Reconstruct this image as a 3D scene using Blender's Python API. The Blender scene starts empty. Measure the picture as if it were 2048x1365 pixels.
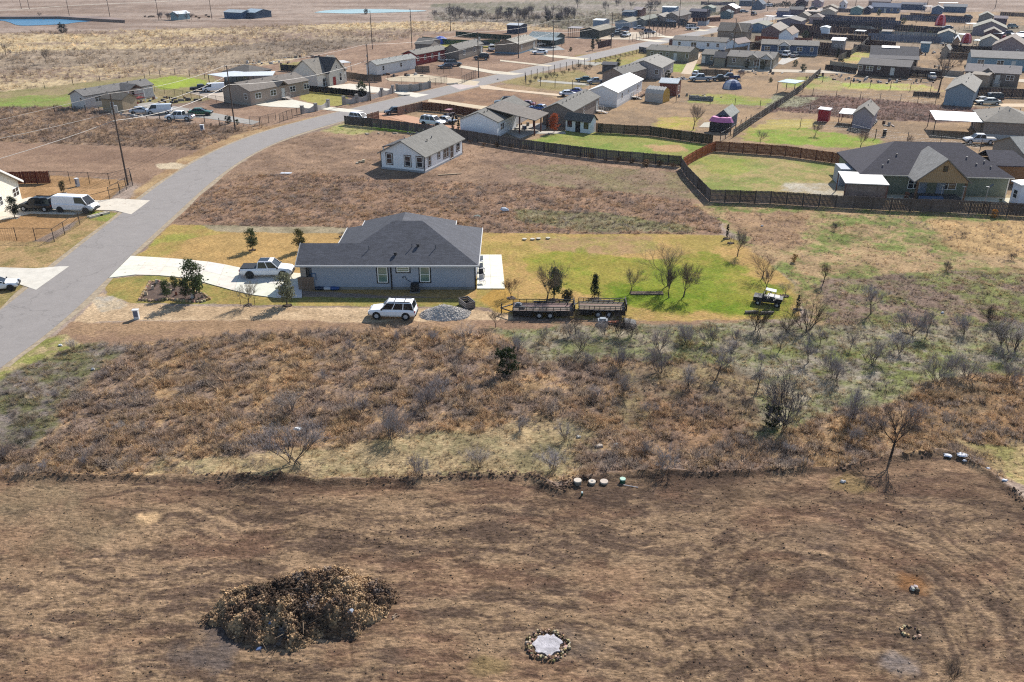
import bpy, math, random
import numpy as np
from mathutils import Vector, Matrix
R = random.Random(7)
RN = np.random.RandomState(5)
sc = bpy.context.scene
# ---------------------------------------------------------------- camera, sky, sun, exposure
CAMH = 36.0
PITCH = math.radians(25.34)
FPX = 1700.0
cam = bpy.data.cameras.new('camera'); camo = bpy.data.objects.new('camera', cam)
sc.collection.objects.link(camo); sc.camera = camo
camo.location = (0, 0, CAMH); camo.rotation_euler = (math.pi / 2 - PITCH, 0, 0)
cam.sensor_width = 36.0; cam.lens = 36.0 * FPX / 2048; cam.clip_start = 0.5; cam.clip_end = 40000
SUN_AZ = math.radians(31.5); SUN_EL = math.radians(38.0)
w = bpy.data.worlds.new('World'); sc.world = w; w.use_nodes = True
wn = w.node_tree.nodes; wl = w.node_tree.links
bg = wn['Background']; sky = wn.new('ShaderNodeTexSky'); sky.sky_type = 'NISHITA'; sky.sun_disc = False
sky.sun_elevation = SUN_EL; sky.sun_rotation = SUN_AZ; sky.air_density = 1.0; sky.dust_density = 0.6; sky.altitude = 200
wl.new(sky.outputs[0], bg.inputs[0]); bg.inputs[1].default_value = 0.112
sd = bpy.data.lights.new('sun', 'SUN'); sd.energy = 4.8; sd.angle = math.radians(0.53); sd.color = (1.0, 0.955, 0.89)
so = bpy.data.objects.new('sun', sd); sc.collection.objects.link(so)
sv = Vector((math.sin(SUN_AZ) * math.cos(SUN_EL), math.cos(SUN_AZ) * math.cos(SUN_EL), math.sin(SUN_EL)))
so.rotation_euler = sv.to_track_quat('Z', 'Y').to_euler(); so.location = (0, 0, 200)
sc.view_settings.view_transform = 'Standard'; sc.view_settings.look = 'None'; sc.view_settings.gamma = 1.0
sc.view_settings.use_curve_mapping = False; sc.view_settings.exposure = 0.63
sc.cycles.max_bounces = 5; sc.cycles.diffuse_bounces = 2; sc.cycles.transparent_max_bounces = 6
sc.cycles.use_denoising = False; sc.cycles.pixel_filter_type = 'BLACKMAN_HARRIS'; sc.cycles.filter_width = 1.15

# ---------------------------------------------------------------- survey helpers
_cp, _sp = math.cos(PITCH), math.sin(PITCH)
def G(px, py, z=0.0):
    "ground point (at height z) that the surveyed photo coordinate looks at"
    u = (px - 1024) / FPX; v = (py - 682.5) / FPX
    t = (z - CAMH) / (-_sp - v * _cp)
    return (u * t, (_cp - v * _sp) * t)
def Gn(a):
    a = np.asarray(a, float); u = (a[:, 0] - 1024) / FPX; v = (a[:, 1] - 682.5) / FPX
    t = CAMH / (_sp + v * _cp)
    return np.stack([u * t, (_cp - v * _sp) * t], 1)
def pxm(x, y):
    "metres that one photo pixel covers at this ground point"
    return (y * _cp + CAMH * _sp) / FPX
def KF(px, py):
    "size correction for far things"
    v = (py - 682.5)
    return min(1.0, (36 / (.428 + .9038 * v / 1700)) / (33 / (.4077 + .9131 * v / 1593)))
def S(r, g, b, k=1.55):
    f = lambda c: (c / 255 / 12.92 if c <= 10 else ((c / 255 + 0.055) / 1.055) ** 2.4) / k
    return (f(r), f(g), f(b))

# ---------------------------------------------------------------- noise
def _h(ix, iy, s):
    n = (ix.astype(np.int64) * 374761393 + iy.astype(np.int64) * 668265263 + s * 1442695) & 0x7fffffff
    n = (n ^ (n >> 13)) * 1274126177 & 0x7fffffff
    n = (n ^ (n >> 16)) & 0x7fffffff
    return (n % 65536) / 65535.0
def vn(x, y, s=0):
    ix = np.floor(x); iy = np.floor(y); fx = x - ix; fy = y - iy
    fx = fx * fx * (3 - 2 * fx); fy = fy * fy * (3 - 2 * fy)
    a = _h(ix, iy, s); b = _h(ix + 1, iy, s); c = _h(ix, iy + 1, s); d = _h(ix + 1, iy + 1, s)
    return (a * (1 - fx) + b * fx) * (1 - fy) + (c * (1 - fx) + d * fx) * fy
def fbm(x, y, s=0, o=4, g=0.55):
    t = 0; a = 1; n = 0
    for i in range(o):
        t = t + a * vn(x * 2 ** i + 17.3 * i, y * 2 ** i - 9.1 * i, s + i * 7); n += a; a *= g
    return t / n
def sst(a, b, x):
    t = np.clip((x - a) / (b - a), 0, 1); return t * t * (3 - 2 * t)

# ---------------------------------------------------------------- materials
MT = {}
def mat(name, col=None, rough=0.8, var=0.12, scale=3.0, bump=0.0, bscale=30.0, metal=0.0, spec=0.3, kind=None, trans=0.0, dirt=0.0):
    "principled material; col None = the object's own colour (Object Info)"
    if name in MT: return MT[name]
    m = bpy.data.materials.new(name); m.use_nodes = True; nt = m.node_tree; N = nt.nodes; L = nt.links
    b = N['Principled BSDF']; b.inputs['Roughness'].default_value = rough; b.inputs['Metallic'].default_value = metal
    b.inputs['Specular IOR Level'].default_value = spec
    if col is None:
        src = N.new('ShaderNodeObjectInfo'); cs = src.outputs['Color']
    elif col == 'tint':
        src = N.new('ShaderNodeAttribute'); src.attribute_type = 'INSTANCER'; src.attribute_name = 'tint'; cs = src.outputs['Color']
    elif col == 'vcol':
        src = N.new('ShaderNodeAttribute'); src.attribute_name = 'col'; cs = src.outputs['Color']
    else:
        src = N.new('ShaderNodeRGB'); src.outputs[0].default_value = (*col, 1); cs = src.outputs[0]
    geo = N.new('ShaderNodeNewGeometry'); pos = geo.outputs['Position']
    if kind in ('siding', 'vside', 'shingle', 'metalroof', 'wood'):
        tc = N.new('ShaderNodeTexCoord'); pos = tc.outputs['Object']
    no = N.new('ShaderNodeTexNoise'); no.inputs['Scale'].default_value = scale; no.inputs['Detail'].default_value = 6
    no.inputs['Roughness'].default_value = 0.65
    L.new(pos, no.inputs['Vector'])
    mr = N.new('ShaderNodeMapRange'); mr.inputs[1].default_value = 0.3; mr.inputs[2].default_value = 0.7
    mr.inputs[3].default_value = 1 - var; mr.inputs[4].default_value = 1 + var
    L.new(no.outputs['Fac'], mr.inputs[0])
    mul = N.new('ShaderNodeVectorMath'); mul.operation = 'SCALE'; L.new(cs, mul.inputs[0]); L.new(mr.outputs[0], mul.inputs['Scale'])
    cur = mul.outputs[0]
    hsrc = None
    if kind in ('siding', 'vside', 'metalroof', 'wood'):
        sx = N.new('ShaderNodeSeparateXYZ'); L.new(pos, sx.inputs[0])
        ma = N.new('ShaderNodeMath'); ma.operation = 'MULTIPLY'
        ma.inputs[1].default_value = {'siding': 5.2, 'vside': 2.6, 'metalroof': 2.2, 'wood': 7}[kind]
        if kind == 'siding': L.new(sx.outputs['Z'], ma.inputs[0])
        else:
            ad = N.new('ShaderNodeMath'); ad.operation = 'ADD'; L.new(sx.outputs['X'], ad.inputs[0]); L.new(sx.outputs['Y'], ad.inputs[1]); L.new(ad.outputs[0], ma.inputs[0])
        fr = N.new('ShaderNodeMath'); fr.operation = 'FRACT'; L.new(ma.outputs[0], fr.inputs[0]); hsrc = fr.outputs[0]
        gt = N.new('ShaderNodeMath'); gt.operation = 'GREATER_THAN'; gt.inputs[1].default_value = 0.1; L.new(hsrc, gt.inputs[0]); hsrc2 = gt.outputs[0]
        if kind != 'siding': hsrc = hsrc2
    if kind in ('streaks', 'road'):
        mp = N.new('ShaderNodeMapping'); mp.inputs['Scale'].default_value = (2.2, 7.5, 3) if kind == 'streaks' else (3, 3, 3); L.new(pos, mp.inputs['Vector'])
        ns = N.new('ShaderNodeTexNoise'); ns.inputs['Scale'].default_value = 1.0; ns.inputs['Detail'].default_value = 9; ns.inputs['Roughness'].default_value = .78; L.new(mp.outputs[0], ns.inputs['Vector'])
        mq = N.new('ShaderNodeMapRange'); mq.inputs[1].default_value = .38; mq.inputs[2].default_value = .62; mq.inputs[3].default_value = .5 if kind == 'streaks' else .94; mq.inputs[4].default_value = 1.45 if kind == 'streaks' else 1.06; L.new(ns.outputs['Fac'], mq.inputs[0])
        sm = N.new('ShaderNodeVectorMath'); sm.operation = 'SCALE'; L.new(cur, sm.inputs[0]); L.new(mq.outputs[0], sm.inputs['Scale']); cur = sm.outputs[0]
    if kind == 'road':
        vo = N.new('ShaderNodeTexVoronoi'); vo.feature = 'DISTANCE_TO_EDGE'; vo.inputs['Scale'].default_value = .08; wv = N.new('ShaderNodeVectorMath'); wv.operation = 'ADD'; nv_ = N.new('ShaderNodeTexNoise'); nv_.inputs['Scale'].default_value = .5; nv_.inputs['Detail'].default_value = 6; L.new(pos, nv_.inputs['Vector']); sv_ = N.new('ShaderNodeVectorMath'); sv_.operation = 'SCALE'; sv_.inputs['Scale'].default_value = 5; L.new(nv_.outputs['Color'], sv_.inputs[0]); L.new(pos, wv.inputs[0]); L.new(sv_.outputs[0], wv.inputs[1]); L.new(wv.outputs[0], vo.inputs['Vector'])
        cr = N.new('ShaderNodeMapRange'); cr.inputs[1].default_value = .0; cr.inputs[2].default_value = .012; cr.inputs[3].default_value = .78; cr.inputs[4].default_value = 1.0; L.new(vo.outputs['Distance'], cr.inputs[0])
        sm = N.new('ShaderNodeVectorMath'); sm.operation = 'SCALE'; L.new(cur, sm.inputs[0]); L.new(cr.outputs[0], sm.inputs['Scale']); cur = sm.outputs[0]
    if kind == 'shingle':
        bk = N.new('ShaderNodeTexBrick'); bk.inputs['Scale'].default_value = 1.0; bk.inputs['Brick Width'].default_value = 0.5; bk.inputs['Row Height'].default_value = 0.16
        bk.inputs['Mortar Size'].default_value = 0.012; bk.inputs['Color1'].default_value = (0.82, 0.82, 0.82, 1); bk.inputs['Color2'].default_value = (1.18, 1.18, 1.18, 1)
        bk.inputs['Mortar'].default_value = (0.6, 0.6, 0.6, 1)
        L.new(pos, bk.inputs['Vector'])
        m2 = N.new('ShaderNodeVectorMath'); m2.operation = 'MULTIPLY'; L.new(cur, m2.inputs[0]); L.new(bk.outputs['Color'], m2.inputs[1]); cur = m2.outputs[0]
    if dirt > 0:
        n2 = N.new('ShaderNodeTexNoise'); n2.inputs['Scale'].default_value = 0.7; n2.inputs['Detail'].default_value = 5; L.new(pos, n2.inputs['Vector'])
        m3 = N.new('ShaderNodeMapRange'); m3.inputs[1].default_value = 0.45; m3.inputs[2].default_value = 0.75; m3.inputs[3].default_value = 1.0; m3.inputs[4].default_value = 1 - dirt
        L.new(n2.outputs['Fac'], m3.inputs[0])
        m4 = N.new('ShaderNodeVectorMath'); m4.operation = 'SCALE'; L.new(cur, m4.inputs[0]); L.new(m3.outputs[0], m4.inputs['Scale']); cur = m4.outputs[0]
    L.new(cur, b.inputs['Base Color'])
    if bump > 0:
        bp = N.new('ShaderNodeBump'); bp.inputs['Strength'].default_value = min(bump, 1.0); bp.inputs['Distance'].default_value = 0.03
        if hsrc is None:
            n3 = N.new('ShaderNodeTexNoise'); n3.inputs['Scale'].default_value = bscale; n3.inputs['Detail'].default_value = 8; n3.inputs['Roughness'].default_value = 0.7
            L.new(pos, n3.inputs['Vector']); hsrc = n3.outputs['Fac']
            bp.inputs['Distance'].default_value = 0.1
        L.new(hsrc, bp.inputs['Height']); L.new(bp.outputs[0], b.inputs['Normal'])
    if trans > 0:
        tr = N.new('ShaderNodeBsdfTranslucent'); L.new(cur, tr.inputs[0]); mx = N.new('ShaderNodeMixShader'); mx.inputs[0].default_value = trans
        L.new(b.outputs[0], mx.inputs[1]); L.new(tr.outputs[0], mx.inputs[2]); L.new(mx.outputs[0], N['Material Output'].inputs[0])
    MT[name] = m
    return m
siding = mat('lap_siding', None, 0.75, 0.06, 1.5, bump=0.5, kind='siding')
vside = mat('panel_siding', None, 0.7, 0.06, 1.2, bump=0.5, kind='vside')
stucco = mat('stone_wall', None, 0.9, 0.18, 4.0, bump=0.5, bscale=6)
shingle = mat('asphalt_shingle', None, 0.9, 0.16, 2.2, kind='shingle', dirt=0.12)
metalroof = mat('metal_roofing', None, 0.38, 0.05, 1.0, bump=0.6, kind='metalroof', spec=0.5)
paint = mat('painted_trim', None, 0.6, 0.05, 2.0)
carpaint = mat('car_paint', None, 0.28, 0.03, 1.5, spec=0.6, dirt=0.08)
glass = mat('dark_glass', (0.008, 0.011, 0.015), 0.08, 0.1, 2.0, spec=0.35)
pane = mat('window_pane', None, 0.08, 0.25, 1.2, spec=0.8)
rubber = mat('tyre_rubber', (0.018, 0.018, 0.018), 0.85, 0.15, 6)
alloy = mat('wheel_alloy', (0.42, 0.42, 0.43), 0.4, 0.1, 6, metal=0.1)
blacks = mat('black_plastic', (0.02, 0.02, 0.022), 0.6, 0.15, 5)
lamp_m = mat('lamp_lens', None, 0.15, 0.05, 5, spec=0.8)
woodf = mat('fence_wood', None, 0.9, 0.35, 2.5, kind='wood', dirt=0.25)
wood = mat('raw_wood', None, 0.85, 0.2, 6.0, bump=0.2, bscale=20)
polew = mat('pole_wood', (0.085, 0.062, 0.05), 0.9, 0.25, 3.0)
steel = mat('galvanised_steel', (0.33, 0.33, 0.33), 0.45, 0.15, 4, metal=0.5)
darksteel = mat('dark_steel', (0.022, 0.02, 0.02), 0.6, 0.3, 4)
conc = mat('concrete', None, 0.9, 0.10, 1.3, bump=0.15, bscale=12, dirt=0.12)
asphalt = mat('asphalt', (0.24, 0.216, 0.198), 0.92, 0.05, 0.5, bump=0.2, bscale=25, dirt=0.07, kind='road')
earth = mat('ground_cover', 'vcol', 1.0, 0.2, 3.2, bump=0.9, bscale=6.0, spec=0.05, kind='streaks')
soil = mat('clod_soil', 'tint', 1.0, 0.3, 3.0, spec=0.05)
blade = mat('dry_blades', 'tint', 1.0, 0.35, 1.1, spec=0.05, trans=0.45)
bark = mat('grey_bark', None, 0.95, 0.25, 3.0, spec=0.1)
leafm = mat('leaf', None, 0.8, 0.45, 2.2, spec=0.2, trans=0.25)
stone = mat('field_stone', None, 0.9, 0.3, 5.0, bump=0.4, bscale=14)
cloth = mat('tarp_cloth', None, 0.7, 0.12, 2.0)

# ---------------------------------------------------------------- object helpers
def tag(o, label=None, cat=None, group=None, kind=None):
    if label: o['label'] = label
    if cat: o['category'] = cat
    if group: o['group'] = group
    if kind: o['kind'] = kind
    return o
def link(o, parent=None):
    sc.collection.objects.link(o)
    if parent is not None: o.parent = parent
    return o
def E(name, loc, rz=0.0, label=None, cat=None, group=None):
    o = bpy.data.objects.new(name, None); o.empty_display_size = 0.3
    o.location = (loc[0], loc[1], loc[2] if len(loc) > 2 else 0.0); o.rotation_euler = (0, 0, rz)
    link(o); return tag(o, label, cat, group)
def clone(o, parent=None):
    c = o.copy(); link(c); c.parent = parent
    for ch in list(o.children): clone(ch, c)
    return c
class MB:
    def __init__(s): s.v = []; s.f = []
    def poly(s, pts):
        n = len(s.v); s.v += [tuple(p) for p in pts]; s.f.append(tuple(range(n, n + len(pts)))); return s
    def hexa(s, p):
        n = len(s.v); s.v += [tuple(q) for q in p]
        for f in ((0, 3, 2, 1), (4, 5, 6, 7), (0, 1, 5, 4), (1, 2, 6, 5), (2, 3, 7, 6), (3, 0, 4, 7)): s.f.append(tuple(n + i for i in f))
        return s
    def box(s, x0, x1, y0, y1, z0, z1):
        return s.hexa([(x0, y0, z0), (x1, y0, z0), (x1, y1, z0), (x0, y1, z0), (x0, y0, z1), (x1, y0, z1), (x1, y1, z1), (x0, y1, z1)])
    def prism(s, a, b):
        n = len(s.v); k = len(a); s.v += [tuple(q) for q in a] + [tuple(q) for q in b]
        s.f.append(tuple(n + i for i in reversed(range(k)))); s.f.append(tuple(n + k + i for i in range(k)))
        for i in range(k): j = (i + 1) % k; s.f.append((n + i, n + j, n + k + j, n + k + i))
        return s
    def tube(s, p, q, r0, r1=None, n=5, cap=True):
        r1 = r0 if r1 is None else r1
        p = Vector(p); q = Vector(q); d = (q - p)
        if d.length < 1e-6: return s
        d.normalize(); u = d.cross(Vector((0, 0, 1)) if abs(d.z) < 0.9 else Vector((1, 0, 0))).normalized(); w_ = d.cross(u)
        k = len(s.v)
        for c, r in ((p, r0), (q, r1)):
            for i in range(n):
                a = 2 * math.pi * i / n; s.v.append(tuple(c + u * (r * math.cos(a)) + w_ * (r * math.sin(a))))
        for i in range(n): j = (i + 1) % n; s.f.append((k + i, k + n + i, k + n + j, k + j))
        if cap: s.f.append(tuple(k + i for i in range(n))); s.f.append(tuple(k + n + i for i in reversed(range(n))))
        return s
    def slab(s, polys, t):
        "roof planes with shared edges: tops, undersides and the fascia round the outside"
        key = lambda p: (round(p[0], 3), round(p[1], 3), round(p[2], 3)); idx = {}; edges = {}; tops = []
        for P in polys:
            ids = []
            for p in P:
                k = key(p)
                if k not in idx: idx[k] = len(s.v); s.v += [tuple(p), (p[0], p[1], p[2] - t)]
                ids.append(idx[k])
            s.f.append(tuple(ids)); s.f.append(tuple(i + 1 for i in reversed(ids)))
            for a, b in zip(ids, ids[1:] + ids[:1]): edges[(a, b)] = 1
        for a, b in edges:
            if (b, a) not in edges: s.f.append((a + 1, b + 1, b, a))
        return s
    def mesh(s, name, m, smooth=False):
        me = bpy.data.meshes.new(name); me.from_pydata(s.v, [], s.f)
        if m: me.materials.append(m)
        if smooth: me.polygons.foreach_set('use_smooth', [True] * len(me.polygons))
        me.update(); return me
    def out(s, name, m, parent=None, col=None, smooth=False, loc=None):
        o = bpy.data.objects.new(name, s.mesh(name, m, smooth)); link(o, parent)
        if col: o.color = (*col, 1)
        if loc: o.location = loc
        return o
def use(me, name, parent=None, col=None, loc=(0, 0, 0), rz=0.0, scale=None):
    o = bpy.data.objects.new(name, me); link(o, parent); o.location = loc; o.rotation_euler = (0, 0, rz)
    if col: o.color = (*col, 1)
    if scale: o.scale = scale
    return o
# ---------------------------------------------------------------- ground zones
# (photo outline, colour one, colour two, patch size m, weed density, weed height, edge wobble m)
TAN = (190, 158, 112); MUD = (146, 120, 97); GRN = (132, 146, 58); DRY = (178, 148, 112)
BRA = (184, 152, 114); BRB = (150, 128, 112)
Z = []
def zone(p, c1, c2=None, sz=6.0, dens=0.0, h=0.3, wob=0.6, st=1.0): Z.append((p, c1, c2 or c1, sz, dens, h, wob, st))
zone([(-500, 78), (0, 66), (300, 60), (560, 52), (860, 43), (1010, 40), (1180, 40), (1190, 56), (1040, 64), (960, 58), (860, 66), (800, 82), (700, 92), (560, 128), (420, 150), (250, 166), (0, 184), (-500, 220)], (214, 190, 148), (152, 130, 114), 26, 0.5, 0.7, 4, 2.5)
zone([(-100, 108), (160, 100), (420, 96), (700, 70), (800, 82), (640, 108), (420, 140), (200, 130), (0, 145)], (176, 156, 132), (140, 124, 108), 18, 0.6, 0.7, 6, 3)
zone([(860, 8), (1150, 0), (1330, 4), (1500, 2), (1450, 30), (1330, 36), (1240, 60), (1150, 62), (1040, 46), (870, 44)], (160, 148, 136), (128, 122, 100), 30, 0.6, 1.0, 6, 2)
zone([(400, 150), (560, 126), (700, 94), (860, 70), (960, 60), (1140, 60), (1260, 45), (1480, 30), (1600, 18), (1600, 24), (1480, 52), (1200, 112), (1000, 168), (700, 240), (560, 262), (380, 250), (420, 190)], (178, 148, 124), (154, 126, 106), 12, 0.03, 0.2, 2)
zone([(0, 184), (145, 168), (300, 150), (420, 150), (450, 170), (420, 200), (300, 215), (0, 218), (-300, 222), (-300, 190)], (172, 152, 116), (156, 146, 100), 8, 0.05, 0.2, 1)
zone([(-20, 200), (50, 192), (140, 190), (148, 214), (40, 217), (-60, 218)], (142, 160, 80), (156, 152, 96), 5, 0.05, 0.15, 1)
zone([(290, 160), (345, 152), (412, 160), (415, 172), (320, 180)], (166, 182, 72), (160, 166, 84), 5, 0.02, 0.15, 1)
zone([(-300, 215), (0, 215), (170, 214), (240, 232), (410, 250), (560, 252), (500, 268), (400, 300), (300, 296), (150, 290), (0, 285), (-300, 290)], (168, 140, 112), (136, 114, 98), 5, 0.95, 0.75, 1.5)
zone([(-300, 285), (0, 284), (300, 295), (400, 299), (470, 285), (380, 335), (300, 400), (260, 360), (0, 344), (-300, 344)], (168, 138, 114), (148, 120, 100), 9, 0.05, 0.15, 1, 2)
zone([(360, 318), (470, 270), (560, 248), (640, 232), (690, 226), (690, 240), (560, 262), (440, 306), (330, 400), (290, 440), (240, 430), (270, 380)], (196, 166, 124), (170, 138, 104), 4, 0.06, 0.2, .8)
zone([(310, 330), (345, 326), (392, 332), (380, 340), (320, 338)], (216, 196, 164), None, 4, 0, 0.1, .5)
zone([(-300, 344), (0, 344), (262, 362), (240, 380), (180, 430), (60, 486), (-300, 500)], (196, 156, 112), (178, 140, 98), 5, 0.02, 0.12, .4)
zone([(-300, 470), (0, 482), (100, 486), (190, 420), (260, 428), (225, 470), (60, 600), (0, 640), (-300, 800)], (190, 158, 114), (150, 136, 88), 3.5, 0.12, 0.18, .6)
zone([(170, 422), (262, 430), (250, 446), (180, 440)], (142, 156, 72), (170, 150, 100), 3, 0.1, 0.15, .5)
zone([(560, 285), (640, 262), (700, 262), (940, 285), (1160, 318), (1360, 338), (1420, 408), (1440, 470), (300, 470), (360, 400), (450, 340)], (172, 142, 116), (148, 122, 102), 7, 0.45, 0.25, 1)
zone([(360, 440), (370, 410), (420, 380), (480, 352), (640, 345), (760, 358), (1000, 368), (1200, 378), (1380, 405), (1440, 440), (1445, 468), (960, 470), (690, 462), (430, 450)], (166, 134, 108), (146, 120, 102), 4.5, 1.0, 0.6, .8)
zone([(1030, 420), (1200, 425), (1380, 455), (1380, 466), (1160, 462), (1030, 440)], (150, 138, 108), (132, 128, 88), 4, 1.0, 0.6, 1)
zone([(1000, 330), (1180, 330), (1350, 345), (1400, 400), (1200, 380), (1080, 372)], (154, 130, 108), (146, 132, 98), 4, .5, .3, 1)
zone([(270, 520), (345, 448), (420, 455), (700, 462), (955, 468), (960, 600), (560, 580), (460, 540)], (202, 164, 106), (188, 155, 100), 4, 0.02, 0.1, .3)
zone([(285, 508), (345, 450), (420, 452), (480, 462), (380, 478), (340, 510), (310, 520)], (168, 164, 84), (186, 158, 96), 3, 0.05, 0.12, .8)
zone([(400, 450), (700, 456), (690, 468), (430, 464)], (180, 164, 134), (150, 138, 110), 3, 0.1, 0.15, .4)
zone([(205, 560), (300, 548), (480, 580), (600, 594), (955, 598), (1010, 602), (1015, 616), (600, 612), (260, 606), (215, 590)], (152, 148, 82), (182, 156, 94), 3, 0.02, 0.1, .3)
zone([(955, 466), (1445, 470), (1500, 492), (1560, 545), (1605, 590), (1598, 632), (1490, 644), (1250, 645), (1000, 630), (950, 600)], (200, 163, 104), (178, 156, 88), 6, 0.02, 0.1, .5)
zone([(1060, 470), (1180, 474), (1300, 470), (1310, 500), (1180, 520), (1080, 500)], (184, 150, 108), (172, 158, 90), 5, 0.02, 0.1, 1.5)
zone([(1040, 520), (1130, 500), (1300, 520), (1420, 500), (1520, 560), (1590, 600), (1560, 632), (1300, 622), (1150, 590), (1100, 560)], (136, 148, 54), (170, 156, 76), 4.5, 0.03, 0.1, 2.0)
zone([(1230, 570), (1400, 575), (1500, 600), (1500, 622), (1300, 620), (1220, 600)], (118, 140, 42), (148, 150, 58), 4, 0.03, 0.1, 1.5)
zone([(960, 600), (1010, 560), (1030, 600), (1120, 615), (1120, 630), (1000, 625)], (196, 156, 84), None, 3, 0, 0.1, .5)
zone([(125, 668), (150, 640), (205, 585), (250, 606), (420, 614), (760, 616), (940, 620), (1025, 628), (1030, 640), (740, 646), (420, 640), (200, 642)], (222, 192, 154), (200, 170, 134), 3, 0, 0.1, .35, 2.5)
zone([(170, 590), (225, 592), (260, 612), (200, 625)], (196, 186, 170), (214, 192, 160), 1.5, 0, 0.1, .4)
zone([(90, 690), (140, 645), (420, 640), (740, 644), (1030, 640), (1260, 642), (1500, 640), (1500, 655), (1250, 655), (1000, 668), (560, 676), (180, 700)], (176, 144, 112), (158, 128, 104), 4, 0.10, 0.15, .5, 2)
zone([(40, 690), (130, 668), (170, 690), (60, 780), (0, 820), (-200, 1000), (-200, 900), (0, 752)], (184, 162, 122), (150, 150, 84), 2, 0.3, 0.2, .5)
# brush belts
zone([(-600, 1200), (-100, 860), (0, 775), (130, 700), (300, 684), (430, 672), (560, 664), (700, 660), (900, 655), (1000, 668), (1250, 655), (1400, 650), (1700, 640), (2700, 640), (2700, 1100), (2000, 960), (1880, 900), (1700, 945), (1330, 960), (1000, 962), (500, 965), (-600, 965)], BRA, BRB, 3.5, 1.0, 0.9, .8)
zone([(-100, 800), (0, 765), (60, 730), (170, 690), (260, 690), (180, 760), (120, 840), (60, 900), (-100, 900)], (142, 130, 120), (120, 118, 82), 3, 0.9, 0.6, 1.2)
zone([(540, 905), (700, 885), (860, 870), (1120, 840), (1180, 870), (1150, 950), (1000, 960), (560, 965), (300, 960), (320, 930)], (186, 162, 124), (156, 142, 106), 2.5, 0.7, 0.35, 1.6)
zone([(1000, 660), (1260, 650), (1500, 645), (2700, 640), (2700, 800), (1800, 790), (1500, 880), (1380, 760), (1280, 720), (1080, 720)], (164, 152, 130), (136, 138, 92), 3.0, 0.75, 0.55, 1.5)
zone([(1240, 745), (1400, 720), (1500, 760), (1520, 860), (1420, 900), (1240, 850)], (158, 140, 104), (140, 120, 98), 3, 0.8, .6, 1.5)
zone([(1280, 800), (1400, 780), (1480, 850), (1480, 905), (1320, 900)], (168, 134, 102), (146, 120, 100), 3, 1.0, .7, 1.5)
zone([(1830, 770), (1950, 745), (2300, 740), (2300, 960), (2000, 930), (1880, 890), (1800, 850)], (168, 134, 98), (142, 120, 94), 3.5, 1.0, .7, 1.5)
zone([(1500, 700), (1700, 690), (2080, 720), (1850, 770), (1600, 760)], (134, 138, 84), (166, 154, 136), 2.2, 0.7, 0.45, 1.5)
zone([(1900, 880), (2100, 900), (2300, 1100), (2020, 960)], (184, 160, 116), (160, 150, 96), 2, 0.5, .3, 1)
zone([(1380, 410), (1420, 405), (2080, 432), (2700, 440), (2700, 650), (1620, 650), (1600, 590), (1560, 545), (1470, 480), (1440, 440)], (186, 156, 118), (128, 138, 76), 4.0, 0.55, 0.32, 1.2)
zone([(1440, 425), (1620, 425), (1600, 500), (1500, 490)], (178, 146, 112), (160, 130, 104), 3, 0.6, .35, 1.5)
zone([(1850, 440), (2080, 445), (2080, 520), (1900, 500)], (200, 166, 118), (176, 146, 104), 3, 0.6, .35, 1.5)
zone([(1640, 560), (1900, 540), (2300, 560), (2300, 650), (1650, 650)], (146, 124, 108), (134, 136, 84), 3, 0.8, .5, 1.5)
# yards right of the road
zone([(700, 240), (1000, 170), (1200, 116), (1480, 54), (1600, 26), (2700, 22), (2700, 440), (2060, 428), (1420, 400), (1362, 335), (1180, 318), (940, 282), (700, 262)], (184, 154, 120), (158, 134, 108), 9, 0.04, 0.2, 1)
zone([(1480, 60), (2700, 40), (2700, 110), (2000, 100), (1400, 95)], (168, 146, 122), (136, 124, 104), 14, 0.1, .5, 3)
zone([(780, 212), (900, 178), (1010, 175), (1140, 205), (1130, 220), (900, 225)], (172, 138, 110), (148, 120, 100), 5, .05, .15, 1)
zone([(735, 222), (790, 234), (840, 250), (940, 262), (930, 280), (830, 262), (720, 250)], (206, 158, 126), (190, 146, 114), 4, 0, .1, .5)
zone([(740, 246), (800, 250), (880, 262), (880, 268), (760, 262), (730, 252)], (134, 164, 60), None, 4, 0, .1, .5)
zone([(1040, 285), (1130, 262), (1200, 265), (1300, 274), (1420, 291), (1372, 330), (1200, 312), (1060, 292)], (134, 154, 72), (164, 160, 90), 6, 0.03, .15, 1)
zone([(1290, 292), (1360, 290), (1380, 302), (1310, 304)], (196, 160, 116), None, 3, 0, .1, 1.5)
zone([(1366, 334), (1430, 304), (1712, 333), (1700, 372), (1640, 395), (1420, 386)], (146, 154, 84), (184, 162, 112), 6, .03, .12, 1)
zone([(1400, 318), (1520, 318), (1500, 345), (1420, 350)], (146, 160, 76), (172, 164, 94), 4, .03, .12, 2)
zone([(1560, 368), (1700, 366), (1840, 392), (1700, 400), (1560, 380)], (206, 196, 176), (190, 172, 140), 3, 0, .1, 1)
zone([(1720, 370), (2060, 392), (2060, 415), (1700, 402)], (206, 182, 140), (196, 176, 140), 3, 0, .1, .5)
zone([(1320, 235), (1400, 235), (1390, 262), (1310, 256)], (176, 176, 70), (196, 168, 108), 5, .03, .12, 1.5)
zone([(1380, 190), (1450, 188), (1560, 200), (1540, 212), (1380, 206)], (154, 164, 78), (176, 160, 100), 6, .05, .15, 1.5)
zone([(1560, 160), (1640, 150), (1700, 170), (1680, 182), (1560, 175)], (150, 164, 84), (186, 164, 116), 6, .05, .15, 1.5)
zone([(1680, 165), (1850, 170), (1880, 182), (1700, 180)], (180, 190, 90), (200, 174, 120), 5, .05, .15, 1.5)
zone([(1700, 105), (1745, 106), (1740, 128), (1680, 126)], (180, 180, 96), (200, 170, 120), 6, .05, .15, 1.5)
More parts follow.
